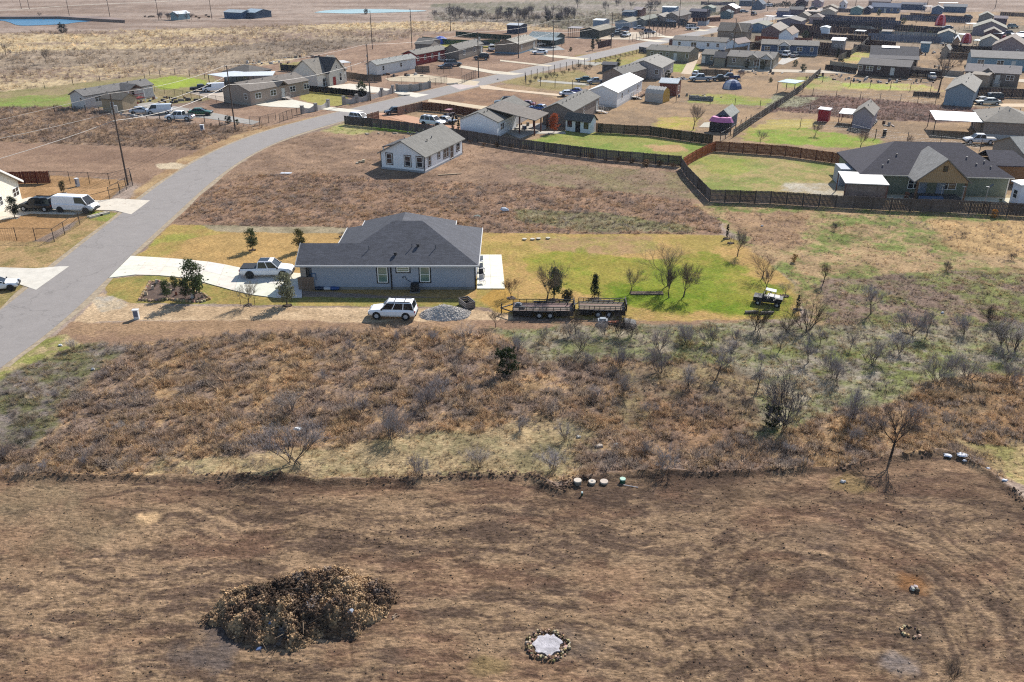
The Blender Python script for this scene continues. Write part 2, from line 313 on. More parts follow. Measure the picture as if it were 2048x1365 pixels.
zone([(1500, 255), (1600, 255), (1780, 285), (1700, 296), (1480, 282)], (146, 166, 70), (178, 160, 100), 5, .05, .15, 2)
zone([(1500, 262), (1540, 240), (1640, 240), (1620, 256), (1560, 256)], (196, 178, 108), None, 5, .05, .15, 2)
zone([(1510, 232), (1600, 190), (1720, 196), (1890, 212), (2060, 226), (2060, 240), (1900, 246), (1730, 240), (1560, 222)], (142, 112, 100), (124, 102, 92), 5, .9, .6, 1)
zone([(1550, 190), (1640, 196), (1600, 214), (1530, 216)], (158, 154, 126), None, 5, .8, .4, 1)
zone([(1150, 112), (1240, 100), (1330, 98), (1340, 128), (1230, 140)], (168, 160, 92), (178, 154, 104), 5, .1, .2, 1.5)
zone([(1280, 130), (1400, 128), (1400, 145), (1300, 144)], (160, 176, 76), (150, 156, 80), 5, .05, .2, 1.5)
zone([(1050, 150), (1160, 140), (1200, 165), (1130, 185), (1000, 165)], (170, 150, 104), (156, 144, 96), 5, .1, .2, 1)
zone([(860, 84), (950, 82), (1020, 90), (960, 98), (850, 94)], (196, 196, 84), (190, 170, 110), 5, .02, .2, 1)
zone([(560, 128), (640, 120), (670, 132), (620, 142), (560, 140)], (150, 164, 84), (170, 152, 104), 5, .1, .2, 1)
zone([(600, 185), (690, 178), (700, 210), (650, 214), (600, 200)], (176, 166, 96), (160, 150, 90), 4, .05, .2, .5)
zone([(640, 262), (700, 240), (760, 262), (700, 270)], (164, 166, 96), (196, 180, 130), 3, .4, .3, 1)
BERM = [(-300, 956), (0, 955), (130, 953), (420, 957), (560, 955), (640, 965), (800, 962), (900, 955), (980, 950), (1060, 952), (1120, 985), (1150, 960), (1330, 945), (1420, 950), (1500, 946), (1600, 942), (1700, 936), (1780, 918), (1880, 905), (1930, 920), (1990, 955), (2060, 1020), (2200, 1150), (2400, 1400)]
zone(BERM + [(2400, 1700), (-800, 1700), (-800, 956)], (164, 136, 107), (106, 87, 73), 2.2, 0.0, 0.2, .5, 4)
DIRT = len(Z) - 1
def inpoly(x, y, p):
    r = np.zeros(x.shape, bool); n = len(p); j = n - 1
    for i in range(n):
        xi, yi = p[i]; xj, yj = p[j]
        c = ((yi > y) != (yj > y))
        if yi != yj: r ^= c & (x < (xj - xi) * (y - yi) / (yj - yi) + xi)
        j = i
    return r
def distline(x, y, p):
    d = np.full(x.shape, 1e9)
    for (ax, ay), (bx, by) in zip(p[:-1], p[1:]):
        dx, dy = bx - ax, by - ay; t = np.clip(((x - ax) * dx + (y - ay) * dy) / (dx * dx + dy * dy), 0, 1)
        d = np.minimum(d, np.hypot(x - ax - t * dx, y - ay - t * dy))
    return d
ZW = [Gn(z[0]) for z in Z]
BW = Gn(BERM)
RUTS = [Gn(p) for p in (
    [(1430, 1186), (1470, 1198), (1505, 1222), (1530, 1255), (1545, 1290), (1545, 1330)],
    [(1455, 1140), (1510, 1165), (1560, 1200), (1600, 1245), (1625, 1290), (1632, 1340)],
    [(1310, 1252), (1330, 1280), (1333, 1310), (1322, 1345)], [(1365, 1250), (1385, 1290), (1388, 1320), (1372, 1365)],
    [(170, 1005), (240, 1020), (290, 1055)], [(1000, 975), (1060, 990), (1110, 1040)], [(1020, 962), (1090, 985), (1150, 1040)],
    [(380, 1075), (450, 1105), (500, 1125)], [(1770, 1090), (1850, 1120), (1920, 1180), (1960, 1250)], [(1800, 1080), (1890, 1110), (1960, 1170)],
    [(780, 1270), (700, 1285), (600, 1290)], [(1180, 1320), (1120, 1350), (1000, 1360)], [(930, 985), (800, 975), (600, 985), (420, 985)],
    [(1500, 1050), (1640, 1020), (1760, 1025)], [(700, 1280), (705, 1330)], [(1200, 1060), (1330, 1040), (1460, 1060), (1560, 1100)])]
CTR = G(1690, 1240)
def streak(x, y):
    "drag marks left by the machine: long low noise that bends round the right-hand side"
    wx = fbm(x * .12, y * .12, 3, 2) * 3.2 + fbm(x * .7, y * .7, 4, 3) * .7
    a = fbm(x * .3 + y * .05, (y + wx) * 1.9 + x * .1, 5, 5, .68)
    rr = np.hypot(x - CTR[0], y - CTR[1]); th = np.arctan2(y - CTR[1], x - CTR[0])
    b = fbm(th * 3.2, rr * 1.9 + fbm(x * .3, y * .3, 9, 2) * 1.8 + fbm(x * .9, y * .9, 10, 3) * .7, 6, 5, .66)
    w_ = sst(8, 17, x) * (1 - sst(11, 17, rr)) * sst(2, 6, rr) * .8
    return a * (1 - w_) + b * w_
TRK = []
def _fam(c, radii, a0, a1, st):
    cx, cy = G(*c)
    for r in radii: TRK.append((cx, cy, r, math.radians(a0 + R.uniform(-14, 14)), math.radians(a1 + R.uniform(-14, 14)), st * R.uniform(.5, 1.1), R.randrange(999)))
_fam((1650, 1290), [3.2, 4.0, 5.4, 6.1, 7.4, 8.3, 9.6, 10.5, 11.6, 12.9, 14.0, 15.2], 10, 125, 1)
_fam((1180, 1345), [4.2, 4.9, 6.1, 6.8, 8.6, 9.3, 10.9, 11.6], -35, 62, .9)
_fam((600, 1215), [7.6, 8.3, 9.5, 10.2, 12.1, 13.0], 25, 150, .8)
_fam((980, 1700), [27, 28.2, 29.7, 31.5, 32.3, 34.1], 62, 128, .8)
_fam((200, 1900), [26, 26.8, 28.6, 31, 31.8, 33.2, 35.5, 37, 38.4, 40.6], 50, 120, .8)
_fam((1000, 700), [-1], 0, 0, 0)
_fam((1080, 1090), [2.4, 3.1, 4.6, 5.2], 20, 120, 1)
_fam((1900, 1330), [2.6, 3.3, 5.0, 7.2], 60, 190, .9)
def tracks(X, Y):
    "wheel and blade tracks curving over the graded soil"
    t = np.zeros(len(X)); wob = (fbm(X * .25, Y * .25, 301, 3) - .5) * 1.6
    for cx, cy, r, a0, a1, st, sd_ in TRK:
        if r < 0: continue
        rr = np.hypot(X - cx, Y - cy) + wob; d = rr - r; k = np.nonzero(np.abs(d) < .5)[0]
        if not len(k): continue
        an = np.arctan2(Y[k] - cy, X[k] - cx); m = sst(a0, a0 + .25, an) * (1 - sst(a1 - .25, a1, an)); n_ = sst(.38, .6, fbm(an * r * .5, np.full(len(k), sd_ * 1.0), 302, 3)); lug = .7 + .3 * np.sign(np.sin(an * r * 22))
        t[k] = np.maximum(t[k], m * n_ * st * (np.exp(-(d[k] / .11) ** 2) * lug) - .5 * m * n_ * st * np.exp(-((np.abs(d[k]) - .26) / .09) ** 2))
    return t
def ground(x, y):
    "colour, weed density and weed height for arrays of ground points"
    n = len(x); nb = fbm(x / 40, y / 14, 1, 5)
    c1 = np.array(S(180, 160, 144)); c2 = np.array(S(152, 130, 114))
    f = sst(.35, .65, nb)[:, None]; col = c1 * f + c2 * (1 - f)
    dens = np.full(n, .05); hgt = np.full(n, .3)
    w1 = fbm(x / 2.3, y / 2.3, 11, 3) - .5; w2 = fbm(x / 2.3, y / 2.3, 12, 3) - .5
    w3 = vn(x * 3, y * 3, 13) - .5; w4 = vn(x * 3, y * 3, 14) - .5
    for k, (z, P) in enumerate(zip(Z, ZW)):
        _, a, b, sz, dn, h, wob, st = z
        lo = P.min(0) - 4 * wob; hi = P.max(0) + 4 * wob
        ii = np.nonzero((x > lo[0]) & (x < hi[0]) & (y > lo[1]) & (y < hi[1]))[0]
        if not len(ii): continue
        X = x[ii]; Y = y[ii]; m = np.zeros(len(ii))
        for s_, g_ in ((1, .3), (.7, -.5), (.4, .9), (1.3, -.9), (.15, 0)):
            m += inpoly(X + w1[ii] * wob * 3 * s_ + w3[ii] * wob * g_, Y + w2[ii] * wob * 3 * s_ + w4[ii] * wob * g_, P)
        m /= 5
        q = fbm(X / sz / st, Y / sz, 20 + k, 5, .6)
        q = sst(.30, .70, q + (fbm(X * 1.1, Y * 1.1, 150 + k, 3, .7) - .5) * (.6 if dn > .2 else .5))
        if k == DIRT:
            s1 = streak(X, Y); big = fbm(X / 9, Y / 5, 77, 3)
            mid = fbm(X * .9, Y * 1.3, 76, 5, .68); q = np.clip((s1 - .5) * 2.6 + (mid - .5) * 1.6 + (big - .5) * .9 + .58, 0, 1); grit = fbm(X * 3.1, Y * 4.6, 81, 4, .8); q = sst(.22, .78, q * .62 + .19 + (grit - .5) * .75)
            red = sst(.5, .68, fbm(X / 6, Y / 3, 78, 3))[:, None]
            cc = np.array(S(*a)) * q[:, None] + np.array(S(*b)) * (1 - q[:, None])
            cc = cc * (1 - .28 * red) + np.array(S(146, 108, 84)) * .28 * red
            tk = tracks(X, Y)[:, None]; cc = cc * (1 - np.clip(tk, -.35, 1) * .6)
            fine = fbm(X * 2.2, Y * 4.0, 79, 5, .78)
            cc = cc * (0.60 + .86 * fine[:, None])
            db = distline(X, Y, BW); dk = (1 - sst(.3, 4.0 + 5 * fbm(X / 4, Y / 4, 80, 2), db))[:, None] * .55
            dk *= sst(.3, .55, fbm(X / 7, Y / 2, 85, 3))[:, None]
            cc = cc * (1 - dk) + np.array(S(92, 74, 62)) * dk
            for r in RUTS:
                d = distline(X, Y, r); e = (1 - sst(.04, .15, d))[:, None] * .5 * sst(.4, .55, fbm(X * .8, Y * .8, 95, 2))[:, None]; cc = cc * (1 - e) + np.array(S(84, 66, 54)) * e
            for (px, py, rad, c_, am) in ((300, 1035, 1.3, (226, 188, 142), .8), (470, 1260, 2.8, (112, 98, 90), .75), (420, 1310, 2.2, (128, 116, 108), .6), (1830, 1170, 1.6, (168, 118, 70), .6), (1835, 1260, 2.0, (104, 90, 78), .5), (1800, 1325, 1.5, (150, 140, 136), .6), (1150, 1290, 2.2, (118, 104, 92), .5), (150, 1060, 4.5, (140, 122, 96), .45), (1180, 985, 4.0, (84, 68, 58), .6), (1440, 968, 4.5, (80, 66, 56), .6), (1640, 1075, 3.0, (104, 86, 74), .5), (1560, 1250, 3.0, (100, 86, 76), .45), (440, 1290, 3.0, (104, 92, 86), .5), (60, 1000, 4, (144, 128, 100), .45), (1700, 968, 2.0, (150, 128, 84), .6), (980, 1330, 1.2, (140, 124, 80), .5), (1095, 1285, 1.9, (96, 84, 76), .5)):
                c0 = G(px, py); d = np.hypot(X - c0[0], (Y - c0[1]) * 1.3) + (fbm(X, Y, 90, 3) - .5) * rad
                e = (1 - sst(rad * .3, rad, d))[:, None] * am; cc = cc * (1 - e) + np.array(S(*c_)) * e
        else:
            cc = np.array(S(*a)) * q[:, None] + np.array(S(*b)) * (1 - q[:, None])
        m_ = m[:, None]
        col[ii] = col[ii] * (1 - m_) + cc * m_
        dens[ii] = dens[ii] * (1 - m) + dn * m; hgt[ii] = hgt[ii] * (1 - m) + h * m
    g = fbm(x * .9, y * .9, 31, 5, .7)[:, None]; g2 = fbm(x * .35, y * .5, 32, 4, .65)[:, None]; am = (.75 + .75 * sst(.1, .7, dens))[:, None]
    col = col * (1 + (g - .5) * .62 * am + (g2 - .5) * .55 * am)
    return np.clip(col, .01, .9), dens, hgt
def gz(x, y):
    "height of the ground: graded dirt, berm and rough brush near the camera, flat elsewhere"
    x = np.asarray(x, float); y = np.asarray(y, float)
    near = 1 - sst(62, 78, y)
    d = distline(x, y, BW); s = streak(x, y)
    din = inpoly(x, y, ZW[DIRT]).astype(float)
    soft = sst(.2, 1.5, d)
    z = near * (din * soft * ((s - .5) * .13 + (fbm(x * 1.3, y * 1.3, 41, 5, .7) - .5) * .14 + (fbm(x / 7, y / 7, 42, 2) - .5) * .4)
                + (1 - din) * (fbm(x / 3, y / 3, 43, 3) - .5) * .35)
    z = z + near * np.exp(-(d / .45) ** 2) * (.12 + .30 * fbm(x * 1.1, y * 1.1, 44, 3))
    z = z - near * din * tracks(x.ravel(), y.ravel()).reshape(x.shape) * .035
    for r in RUTS: z = z - near * np.exp(-(distline(x, y, r) / .12) ** 2) * .04
    return z
def gz1(x, y): return float(gz(np.array([x]), np.array([y]))[0])

NR, NCOL = 860, 900
th = np.radians(np.linspace(54, 2.4, NR)); Yr = CAMH / np.tan(th)
tt = np.linspace(-1, 1, NCOL)
YY = np.repeat(Yr[:, None], NCOL, 1); XX = tt[None, :] * (YY * .70 + 9)
gx = XX.ravel(); gy = YY.ravel()
gc, gd, gh = ground(gx, gy)
gzv = gz(gx, gy)
gzv = gzv - sst(720, 840, gy) * 0.2
me = bpy.data.meshes.new('ground'); nv = NR * NCOL
co = np.stack([gx, gy, gzv], 1).astype(np.float32)
ia = (np.arange(NR - 1)[:, None] * NCOL + np.arange(NCOL - 1)[None, :]).ravel()
q = np.stack([ia, ia + 1, ia + NCOL + 1, ia + NCOL], 1).astype(np.int32)
me.vertices.add(nv); me.vertices.foreach_set('co', co.ravel())
me.loops.add(q.size); me.loops.foreach_set('vertex_index', q.ravel())
me.polygons.add(len(q)); me.polygons.foreach_set('loop_start', np.arange(0, q.size, 4, dtype=np.int32))
me.polygons.foreach_set('loop_total', np.full(len(q), 4, dtype=np.int32))
me.polygons.foreach_set('use_smooth', np.ones(len(q), bool))
me.update(calc_edges=True)
at = me.color_attributes.new('col', 'FLOAT_COLOR', 'POINT')
at.data.foreach_set('color', np.concatenate([gc, np.ones((nv, 1))], 1).astype(np.float32).ravel())
me.materials.append(earth)
gob = bpy.data.objects.new('ground', me); link(gob); gob['kind'] = 'structure'
# the plain goes on beyond the surveyed ground
far = MB()
xs = [-20000, -9000, 9000, 20000]; a = 30000
far.poly([(-a, -3000, -.55), (a, -3000, -.55), (a, 24.3, -.55), (-a, 24.3, -.55)])
yl = Yr[0] - .1; yh = Yr[-1] + 5
far.poly([(-a, yh, -.25), (a, yh, -.25), (a, a, -.25), (-a, a, -.25)])
X0 = Yr[0] * .7 + 9; X1 = Yr[-1] * .7 + 9
far.poly([(-a, 24.3, -.55), (-X0 + .6, 24.3, -.55), (-X1 + .6, yh, -.3), (-a, yh, -.3)]); far.poly([(X0 - .6, 24.3, -.55), (a, 24.3, -.55), (a, yh, -.3), (X1 - .6, yh, -.3)])
o = far.out('far_plain', mat('far_pasture', S(168, 144, 132), 1.0, .2, .02, spec=.05)); o['kind'] = 'structure'

# ---------------------------------------------------------------- roads, drives, water
def curve_pts(p, n=10):
    "smooth polyline through points"
    p = [np.array(q, float) for q in p]; out = []
    for i in range(len(p) - 1):
        a = p[max(i - 1, 0)]; b = p[i]; c = p[i + 1]; d = p[min(i + 2, len(p) - 1)]
        for k in range(n):
            t = k / n; out.append(.5 * ((2 * b) + (c - a) * t + (2 * a - 5 * b + 4 * c - d) * t * t + (3 * b - a - 3 * c + d) * t ** 3))
    out.append(p[-1]); return out
def ribbon(name, left, right, z, m, col=None, kind='structure', n=10, lip=.06):
    L_ = curve_pts(left, n); R_ = curve_pts(right, n); b = MB()
    k = 0
    for a_, c_ in zip(L_, R_):
        b.v += [(a_[0], a_[1], z - lip), (a_[0], a_[1], z), (c_[0], c_[1], z), (c_[0], c_[1], z - lip)]
    for i in range(len(L_) - 1):
        q = i * 4
        for j in range(3): b.f.append((q + j, q + j + 1, q + j + 5, q + j + 4))
    o = b.out(name, m, None, col); o['kind'] = kind; return o
RL = [(-160, 960), (-60, 800), (0, 746), (130, 628), (250, 508), (345, 428), (400, 378), (470, 323), (560, 280), (640, 255), (740, 230), (860, 200), (1000, 166), (1120, 137), (1200, 116), (1300, 93), (1400, 71), (1500, 50), (1560, 36), (1610, 26), (1680, 16)]
RR = [(-330, 800), (-160, 700), (0, 632), (100, 554), (200, 468), (280, 410), (330, 362), (390, 322), (450, 292), (540, 254), (640, 233), (720, 213), (850, 181), (980, 150), (1100, 126), (1190, 107), (1290, 85), (1390, 65), (1480, 46), (1545, 33), (1600, 24), (1675, 14)]
m_ = min(len(RL), len(RR))
def resample(p, n=60):
    p = np.array([G(*q) for q in p]); d = np.r_[0, np.cumsum(np.hypot(*np.diff(p, axis=0).T))]
    s = np.linspace(0, 1, n) ** 1.8 * d[-1]; return np.stack([np.interp(s, d, p[:, 0]), np.interp(s, d, p[:, 1])], 1)
def smoothp(p, k=2):
    for _ in range(k):
        q = p.copy(); q[1:-1] = (p[:-2] + 2 * p[1:-1] + p[2:]) / 4; p = q
    return p
cl = smoothp((resample(RL) + resample(RR)) / 2, 3)
tg = np.gradient(cl, axis=0); tg /= np.hypot(tg[:, 0], tg[:, 1])[:, None]; nrm = np.stack([-tg[:, 1], tg[:, 0]], 1)
WROAD = 7.9
hw = np.full(len(cl), WROAD / 2)[:, None]
ribbon('road', [tuple(q) for q in cl + nrm * hw], [tuple(q) for q in cl - nrm * hw], .05, asphalt, n=4)
for sgn, nm in ((1, 'road_shoulder'), (-1, 'road_shoulder')):
    jag = (fbm(np.arange(len(cl)) * .9, np.full(len(cl), 3.0 * sgn), 9, 3) * 1.0 + .1)[:, None]
    a_ = cl + nrm * (hw - .05) * sgn; b_ = cl + nrm * (hw + jag) * sgn
    if sgn < 0: a_, b_ = b_, a_
    ribbon(nm, [tuple(q) for q in b_] if sgn > 0 else [tuple(q) for q in b_], [tuple(q) for q in a_], .022, mat('gravel_shoulder', S(180, 162, 136), 1, .35, 1.6, bump=.3, bscale=10), n=4)
def sheet(name, pix, z, m, col, kind='structure', h=.08):
    p = [G(*q) for q in pix]; b = MB(); b.prism([(x, y, z - h) for x, y in p], [(x, y, z) for x, y in p])
    o = b.out(name, m, None, col); o['kind'] = kind; return o
CON = S(250, 244, 226); CON2 = S(222, 206, 178)
def spl(*p, n=6): return [tuple(q) for q in curve_pts(p, n)]
sheet('driveway_bed', spl((258, 512), (330, 517), (420, 525), (500, 540), (560, 545)) + [(604, 548), (604, 597)] + spl((552, 597), (500, 590), (440, 575), (380, 559), (320, 552), (262, 551), (214, 557)), .045, conc, S(150, 144, 134))
def panels(name, top, bot, nu, nv_, z, col, gap=.02):
    "slabs poured in a grid with open joints: parts of one drive"
    def rs(p, n):
        p = np.array([G(*q) for q in p]); d = np.r_[0, np.cumsum(np.hypot(*np.diff(p, axis=0).T))]; s = np.linspace(0, d[-1], n + 1); return np.stack([np.interp(s, d, p[:, 0]), np.interp(s, d, p[:, 1])], 1)
    T = rs(top, nu); B_ = rs(bot, nu); o0 = T[0]; par = None
    for i in range(nu):
        for j in range(nv_):
            f = lambda a, k: T[a] * (1 - k / nv_) + B_[a] * (k / nv_)
            c = [f(i, j), f(i + 1, j), f(i + 1, j + 1), f(i, j + 1)]; m = sum(c) / 4; c = [q + (m - q) / np.hypot(*(m - q)) * gap for q in c]; c = [q - o0 for q in c][::-1]
            b = MB(); b.prism([(x, y, z - .1) for x, y in c], [(x, y, z) for x, y in c]); cc = tuple(v * R.uniform(.95, 1.03) for v in col)
            if par is None: par = bpy.data.objects.new(name, None); link(par); par.location = (o0[0], o0[1], 0); par['kind'] = 'structure'
            b.out('concrete_panel', conc, par, cc)
panels('driveway', spl((262, 513), (330, 517), (420, 525), (500, 540), (560, 545), (604, 548)), spl((218, 557), (262, 551), (320, 552), (380, 559), (440, 575), (500, 590), (552, 597), (604, 597)), 9, 2, .075, S(250, 244, 226))
panels('patio_slab', [(956, 511), (1003, 511)], [(954, 579), (1010, 579)], 2, 3, .1, S(262, 255, 235))
sheet('driveway', [(300, 402), (232, 398), (200, 402), (60, 395), (-60, 430), (-60, 452), (30, 436), (60, 428), (150, 430), (190, 421), (230, 422), (262, 430)], .065, conc, S(236, 224, 204))
sheet('driveway', [(-60, 538), (0, 536), (70, 538), (120, 534), (138, 534), (72, 581), (40, 570), (-60, 566)], .065, conc, S(236, 228, 212))
sheet('driveway', [(488, 208), (585, 200), (650, 214), (728, 222), (700, 226), (630, 218), (540, 214)], .06, conc, S(240, 232, 212))
sheet('driveway', [(655, 173), (700, 168), (790, 180), (840, 188), (858, 190), (832, 196), (785, 186), (735, 186), (660, 178)], .061, conc, S(240, 230, 210))
for pts, c in (([(398, 180), (450, 180), (450, 205), (376, 186)], (214, 196, 176)), ([(250, 212), (300, 205), (420, 225), (520, 244), (505, 250), (400, 236), (260, 224)], (178, 172, 162)), ([(770, 158), (830, 148), (960, 164), (950, 172), (880, 166), (780, 163)], (220, 200, 168)), ([(900, 172), (925, 166), (952, 167), (958, 172), (920, 180)], (214, 196, 186)), ([(915, 131), (935, 133), (985, 142), (1048, 148), (1028, 151), (985, 148), (920, 136)], (226, 212, 186)), ([(1000, 120), (1090, 130), (1106, 131), (1098, 134), (1000, 123)], (220, 204, 176)), ([(1080, 109), (1110, 111), (1178, 118), (1168, 121), (1100, 115)], (230, 218, 190)), ([(958, 172), (975, 171), (1010, 178), (1130, 190), (1118, 193), (1010, 182), (962, 178)], (226, 200, 168)), ([(858, 199), (890, 202), (960, 212), (995, 214), (975, 221), (900, 210), (855, 204)], (222, 200, 166)), ([(1075, 160), (1180, 168), (1178, 172), (1075, 164)], (186, 180, 166)), ([(740, 226), (800, 228), (930, 256), (920, 270), (820, 246)], (214, 164, 130)), ([(1278, 78), (1340, 83), (1316, 85), (1270, 80)], (236, 222, 196)), ([(1310, 71), (1366, 75), (1350, 77), (1310, 74)], (236, 222, 196)), ([(1380, 58), (1420, 61), (1408, 63), (1370, 60)], (226, 210, 180)), ([(1410, 52), (1436, 54), (1424, 56)], (226, 210, 180)), ([(1060, 262), (1130, 264), (1132, 268), (1060, 268)], (214, 206, 190)), ([(1000, 262), (1020, 252), (1092, 246), (1092, 258), (1040, 278)], (196, 186, 172)), ([(1408, 246), (1436, 244), (1436, 256), (1398, 255)], (206, 198, 180)), ([(1385, 108), (1402, 108), (1392, 128), (1382, 150), (1362, 148)], (214, 190, 160)), ([(1565, 116), (1600, 116), (1566, 130), (1555, 128)], (200, 192, 180)), ([(1548, 33), (1570, 19), (1640, 18), (1640, 21), (1600, 24)], (214, 190, 170)), ([(1945, 208), (2060, 208), (2060, 215), (1930, 213)], (222, 194, 158)), ([(1480, 138), (1640, 141), (1820, 146), (2060, 160), (2060, 166), (1820, 151), (1480, 143)], (206, 190, 166)), ([(1770, 390), (2060, 398), (2060, 412), (1780, 404)], (214, 206, 180)), ([(1150, 128), (1165, 124), (1210, 126), (1190, 132)], (180, 174, 160)), ([(1045, 95), (1115, 92), (1130, 100), (1060, 104)], (168, 168, 164)), ([(1180, 66), (1310, 64), (1330, 72), (1260, 80), (1150, 78)], (206, 186, 160))):
    sheet('driveway', pts, .05 + .001 * R.random(), conc, S(*c))
# far track across the pasture, top left
a_ = [G(-300, 34), G(0, 21), (G(150, 11)), G(330, 3.0), G(420, -2)]; b_ = [(x + 1, y - 4) for x, y in a_]
ribbon('dirt_track', a_, b_, .06, mat('track_dirt', S(206, 192, 172), 1, .1, .1), n=4)
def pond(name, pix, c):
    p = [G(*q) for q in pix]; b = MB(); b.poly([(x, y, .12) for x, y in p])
    m = mat('water_' + c, {'blue': (.03, .13, .23), 'pale': (.26, .36, .36)}[c], .35, .15, .05, bump=.1, bscale=.6, spec=.12)  # blue base carries the colour of the reflected sky; specular kept low
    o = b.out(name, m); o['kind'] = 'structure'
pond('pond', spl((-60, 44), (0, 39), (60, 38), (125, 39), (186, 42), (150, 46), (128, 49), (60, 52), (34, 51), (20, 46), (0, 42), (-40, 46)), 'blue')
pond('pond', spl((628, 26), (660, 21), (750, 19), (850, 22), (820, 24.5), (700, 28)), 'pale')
for pix in ([(-60, 38), (0, 37), (80, 35.5), (190, 38), (240, 42), (250, 46), (190, 43), (120, 38.5), (0, 39)],):
    p = [G(*q) for q in pix]; b = MB(); b.prism([(x, y, 0) for x, y in p], [(x * .999, y, 1.2) for x, y in p]); o = b.out('pond_bank', mat('bank_earth', S(150, 130, 120), 1, .3, .1)); o['kind'] = 'structure'
# ---------------------------------------------------------------- houses
WC = {}
def win_mesh(w_, h_):
    k = ('f', round(w_, 2), round(h_, 2))
    if k not in WC:
        b = MB(); t = .09; d = -.05
        b.box(-w_ / 2 - t, w_ / 2 + t, d, 0, -t, 0); b.box(-w_ / 2 - t, w_ / 2 + t, d, 0, h_, h_ + t)
        b.box(-w_ / 2 - t, -w_ / 2, d, 0, 0, h_); b.box(w_ / 2, w_ / 2 + t, d, 0, 0, h_)
        if w_ > 1.3: b.box(-.05, .05, d, 0, 0, h_)
        b.box(-w_ / 2, w_ / 2, d + .012, 0, h_ / 2 - .025, h_ / 2 + .025)
        p = MB(); p.box(-w_ / 2 + .002, w_ / 2 - .002, -.025, -.004, .002, h_ - .002)
        WC[k] = (b.mesh('window', paint), p.mesh('pane', pane))
    return WC[k]
def window(par, x, y, z, w_, h_, side, fc, pc):
    f, p = win_mesh(w_, h_); rz = {'f': 0, 'r': math.pi / 2, 'l': -math.pi / 2}[side]
    o = use(f, 'window', par, fc, (x, y, z), rz); use(p, 'pane', o, pc)
def door(par, x, y, z, side, c, w_=.95, h_=2.05):
    k = ('d', w_)
    if k not in WC:
        b = MB(); b.box(-w_ / 2, w_ / 2, -.05, 0, 0, h_)
        b.box(-w_ / 2 - .08, -w_ / 2, -.07, 0, 0, h_ + .08); b.box(w_ / 2, w_ / 2 + .08, -.07, 0, 0, h_ + .08); b.box(-w_ / 2, w_ / 2, -.07, 0, h_, h_ + .08)
        h = MB(); h.box(w_ / 2 - .14, w_ / 2 - .06, -.11, -.05, .95, 1.1); WC[k] = (b.mesh('door', paint), h.mesh('handle', blacks))
    o = use(WC[k][0], 'door', par, c, (x, y, z), {'f': 0, 'r': math.pi / 2, 'l': -math.pi / 2}[side])
    if pxm(*par.location[:2]) < .2: use(WC[k][1], 'handle', o)
def vents(roof, pts):
    if 'v' not in WC:
        b = MB(); b.tube((0, 0, -.1), (0, 0, .32), .07, n=7); b.tube((0, 0, .3), (0, 0, .36), .13, n=7); WC['v'] = b.mesh('vent', paint)
    for (x, y, z) in pts: use(WC['v'], 'vent', roof, S(120, 120, 122) if R.random() < .6 else S(50, 50, 52), (x, y, z))
def row(spec, length):
    n = len(spec); return [((i + .5) / n * length, c) for i, c in enumerate(spec) if c != '.']
DARK = S(40, 48, 58); BLIND = S(190, 196, 196); WHT = S(272, 270, 264)
def gable_roof(a, b, h, rise, ridge, o, eo, t=.16, hip=0.0):
    s = rise / ((a if ridge == 'y' else b) / 2)
    if ridge == 'y':
        ze = h - s * eo; m = a / 2; y0 = -o; y1 = b + o
        if hip: return [[(-eo, y0, ze), (a + eo, y0, ze), (m, y0 + hip, h + rise)], [(-eo, y0, ze), (m, y0 + hip, h + rise), (m, y1 - hip, h + rise), (-eo, y1, ze)], [(a + eo, y0, ze), (a + eo, y1, ze), (m, y1 - hip, h + rise), (m, y0 + hip, h + rise)], [(a + eo, y1, ze), (-eo, y1, ze), (m, y1 - hip, h + rise)]]
        return [[(-eo, y0, ze), (m, y0, h + rise), (m, y1, h + rise), (-eo, y1, ze)], [(m, y0, h + rise), (a + eo, y0, ze), (a + eo, y1, ze), (m, y1, h + rise)]]
    ze = h - s * eo; m = b / 2; x0 = -o; x1 = a + o
    if hip: return [[(x0, -eo, ze), (x1, -eo, ze), (x1 - hip, m, h + rise), (x0 + hip, m, h + rise)], [(x1, -eo, ze), (x1, b + eo, ze), (x1 - hip, m, h + rise)], [(x1, b + eo, ze), (x0, b + eo, ze), (x0 + hip, m, h + rise), (x1 - hip, m, h + rise)], [(x0, b + eo, ze), (x0, -eo, ze), (x0 + hip, m, h + rise)]]
    return [[(x0, -eo, ze), (x1, -eo, ze), (x1, m, h + rise), (x0, m, h + rise)], [(x1, b + eo, ze), (x0, b + eo, ze), (x0, m, h + rise), (x1, m, h + rise)]]
def walls(b, a, d, h, rise, ridge, hip, z0=0.0):
    if hip: b.box(0, a, 0, d, z0, h); return
    if ridge == 'y': P = lambda y: [(0, y, z0), (a, y, z0), (a, y, h), (a / 2, y, h + rise - .03), (0, y, h)]; b.prism(P(0), P(d))
    else: P = lambda x: [(x, 0, z0), (x, d, z0), (x, d, h), (x, d / 2, h + rise - .03), (x, 0, h)]; b.prism(list(reversed(P(0))), list(reversed(P(a))))
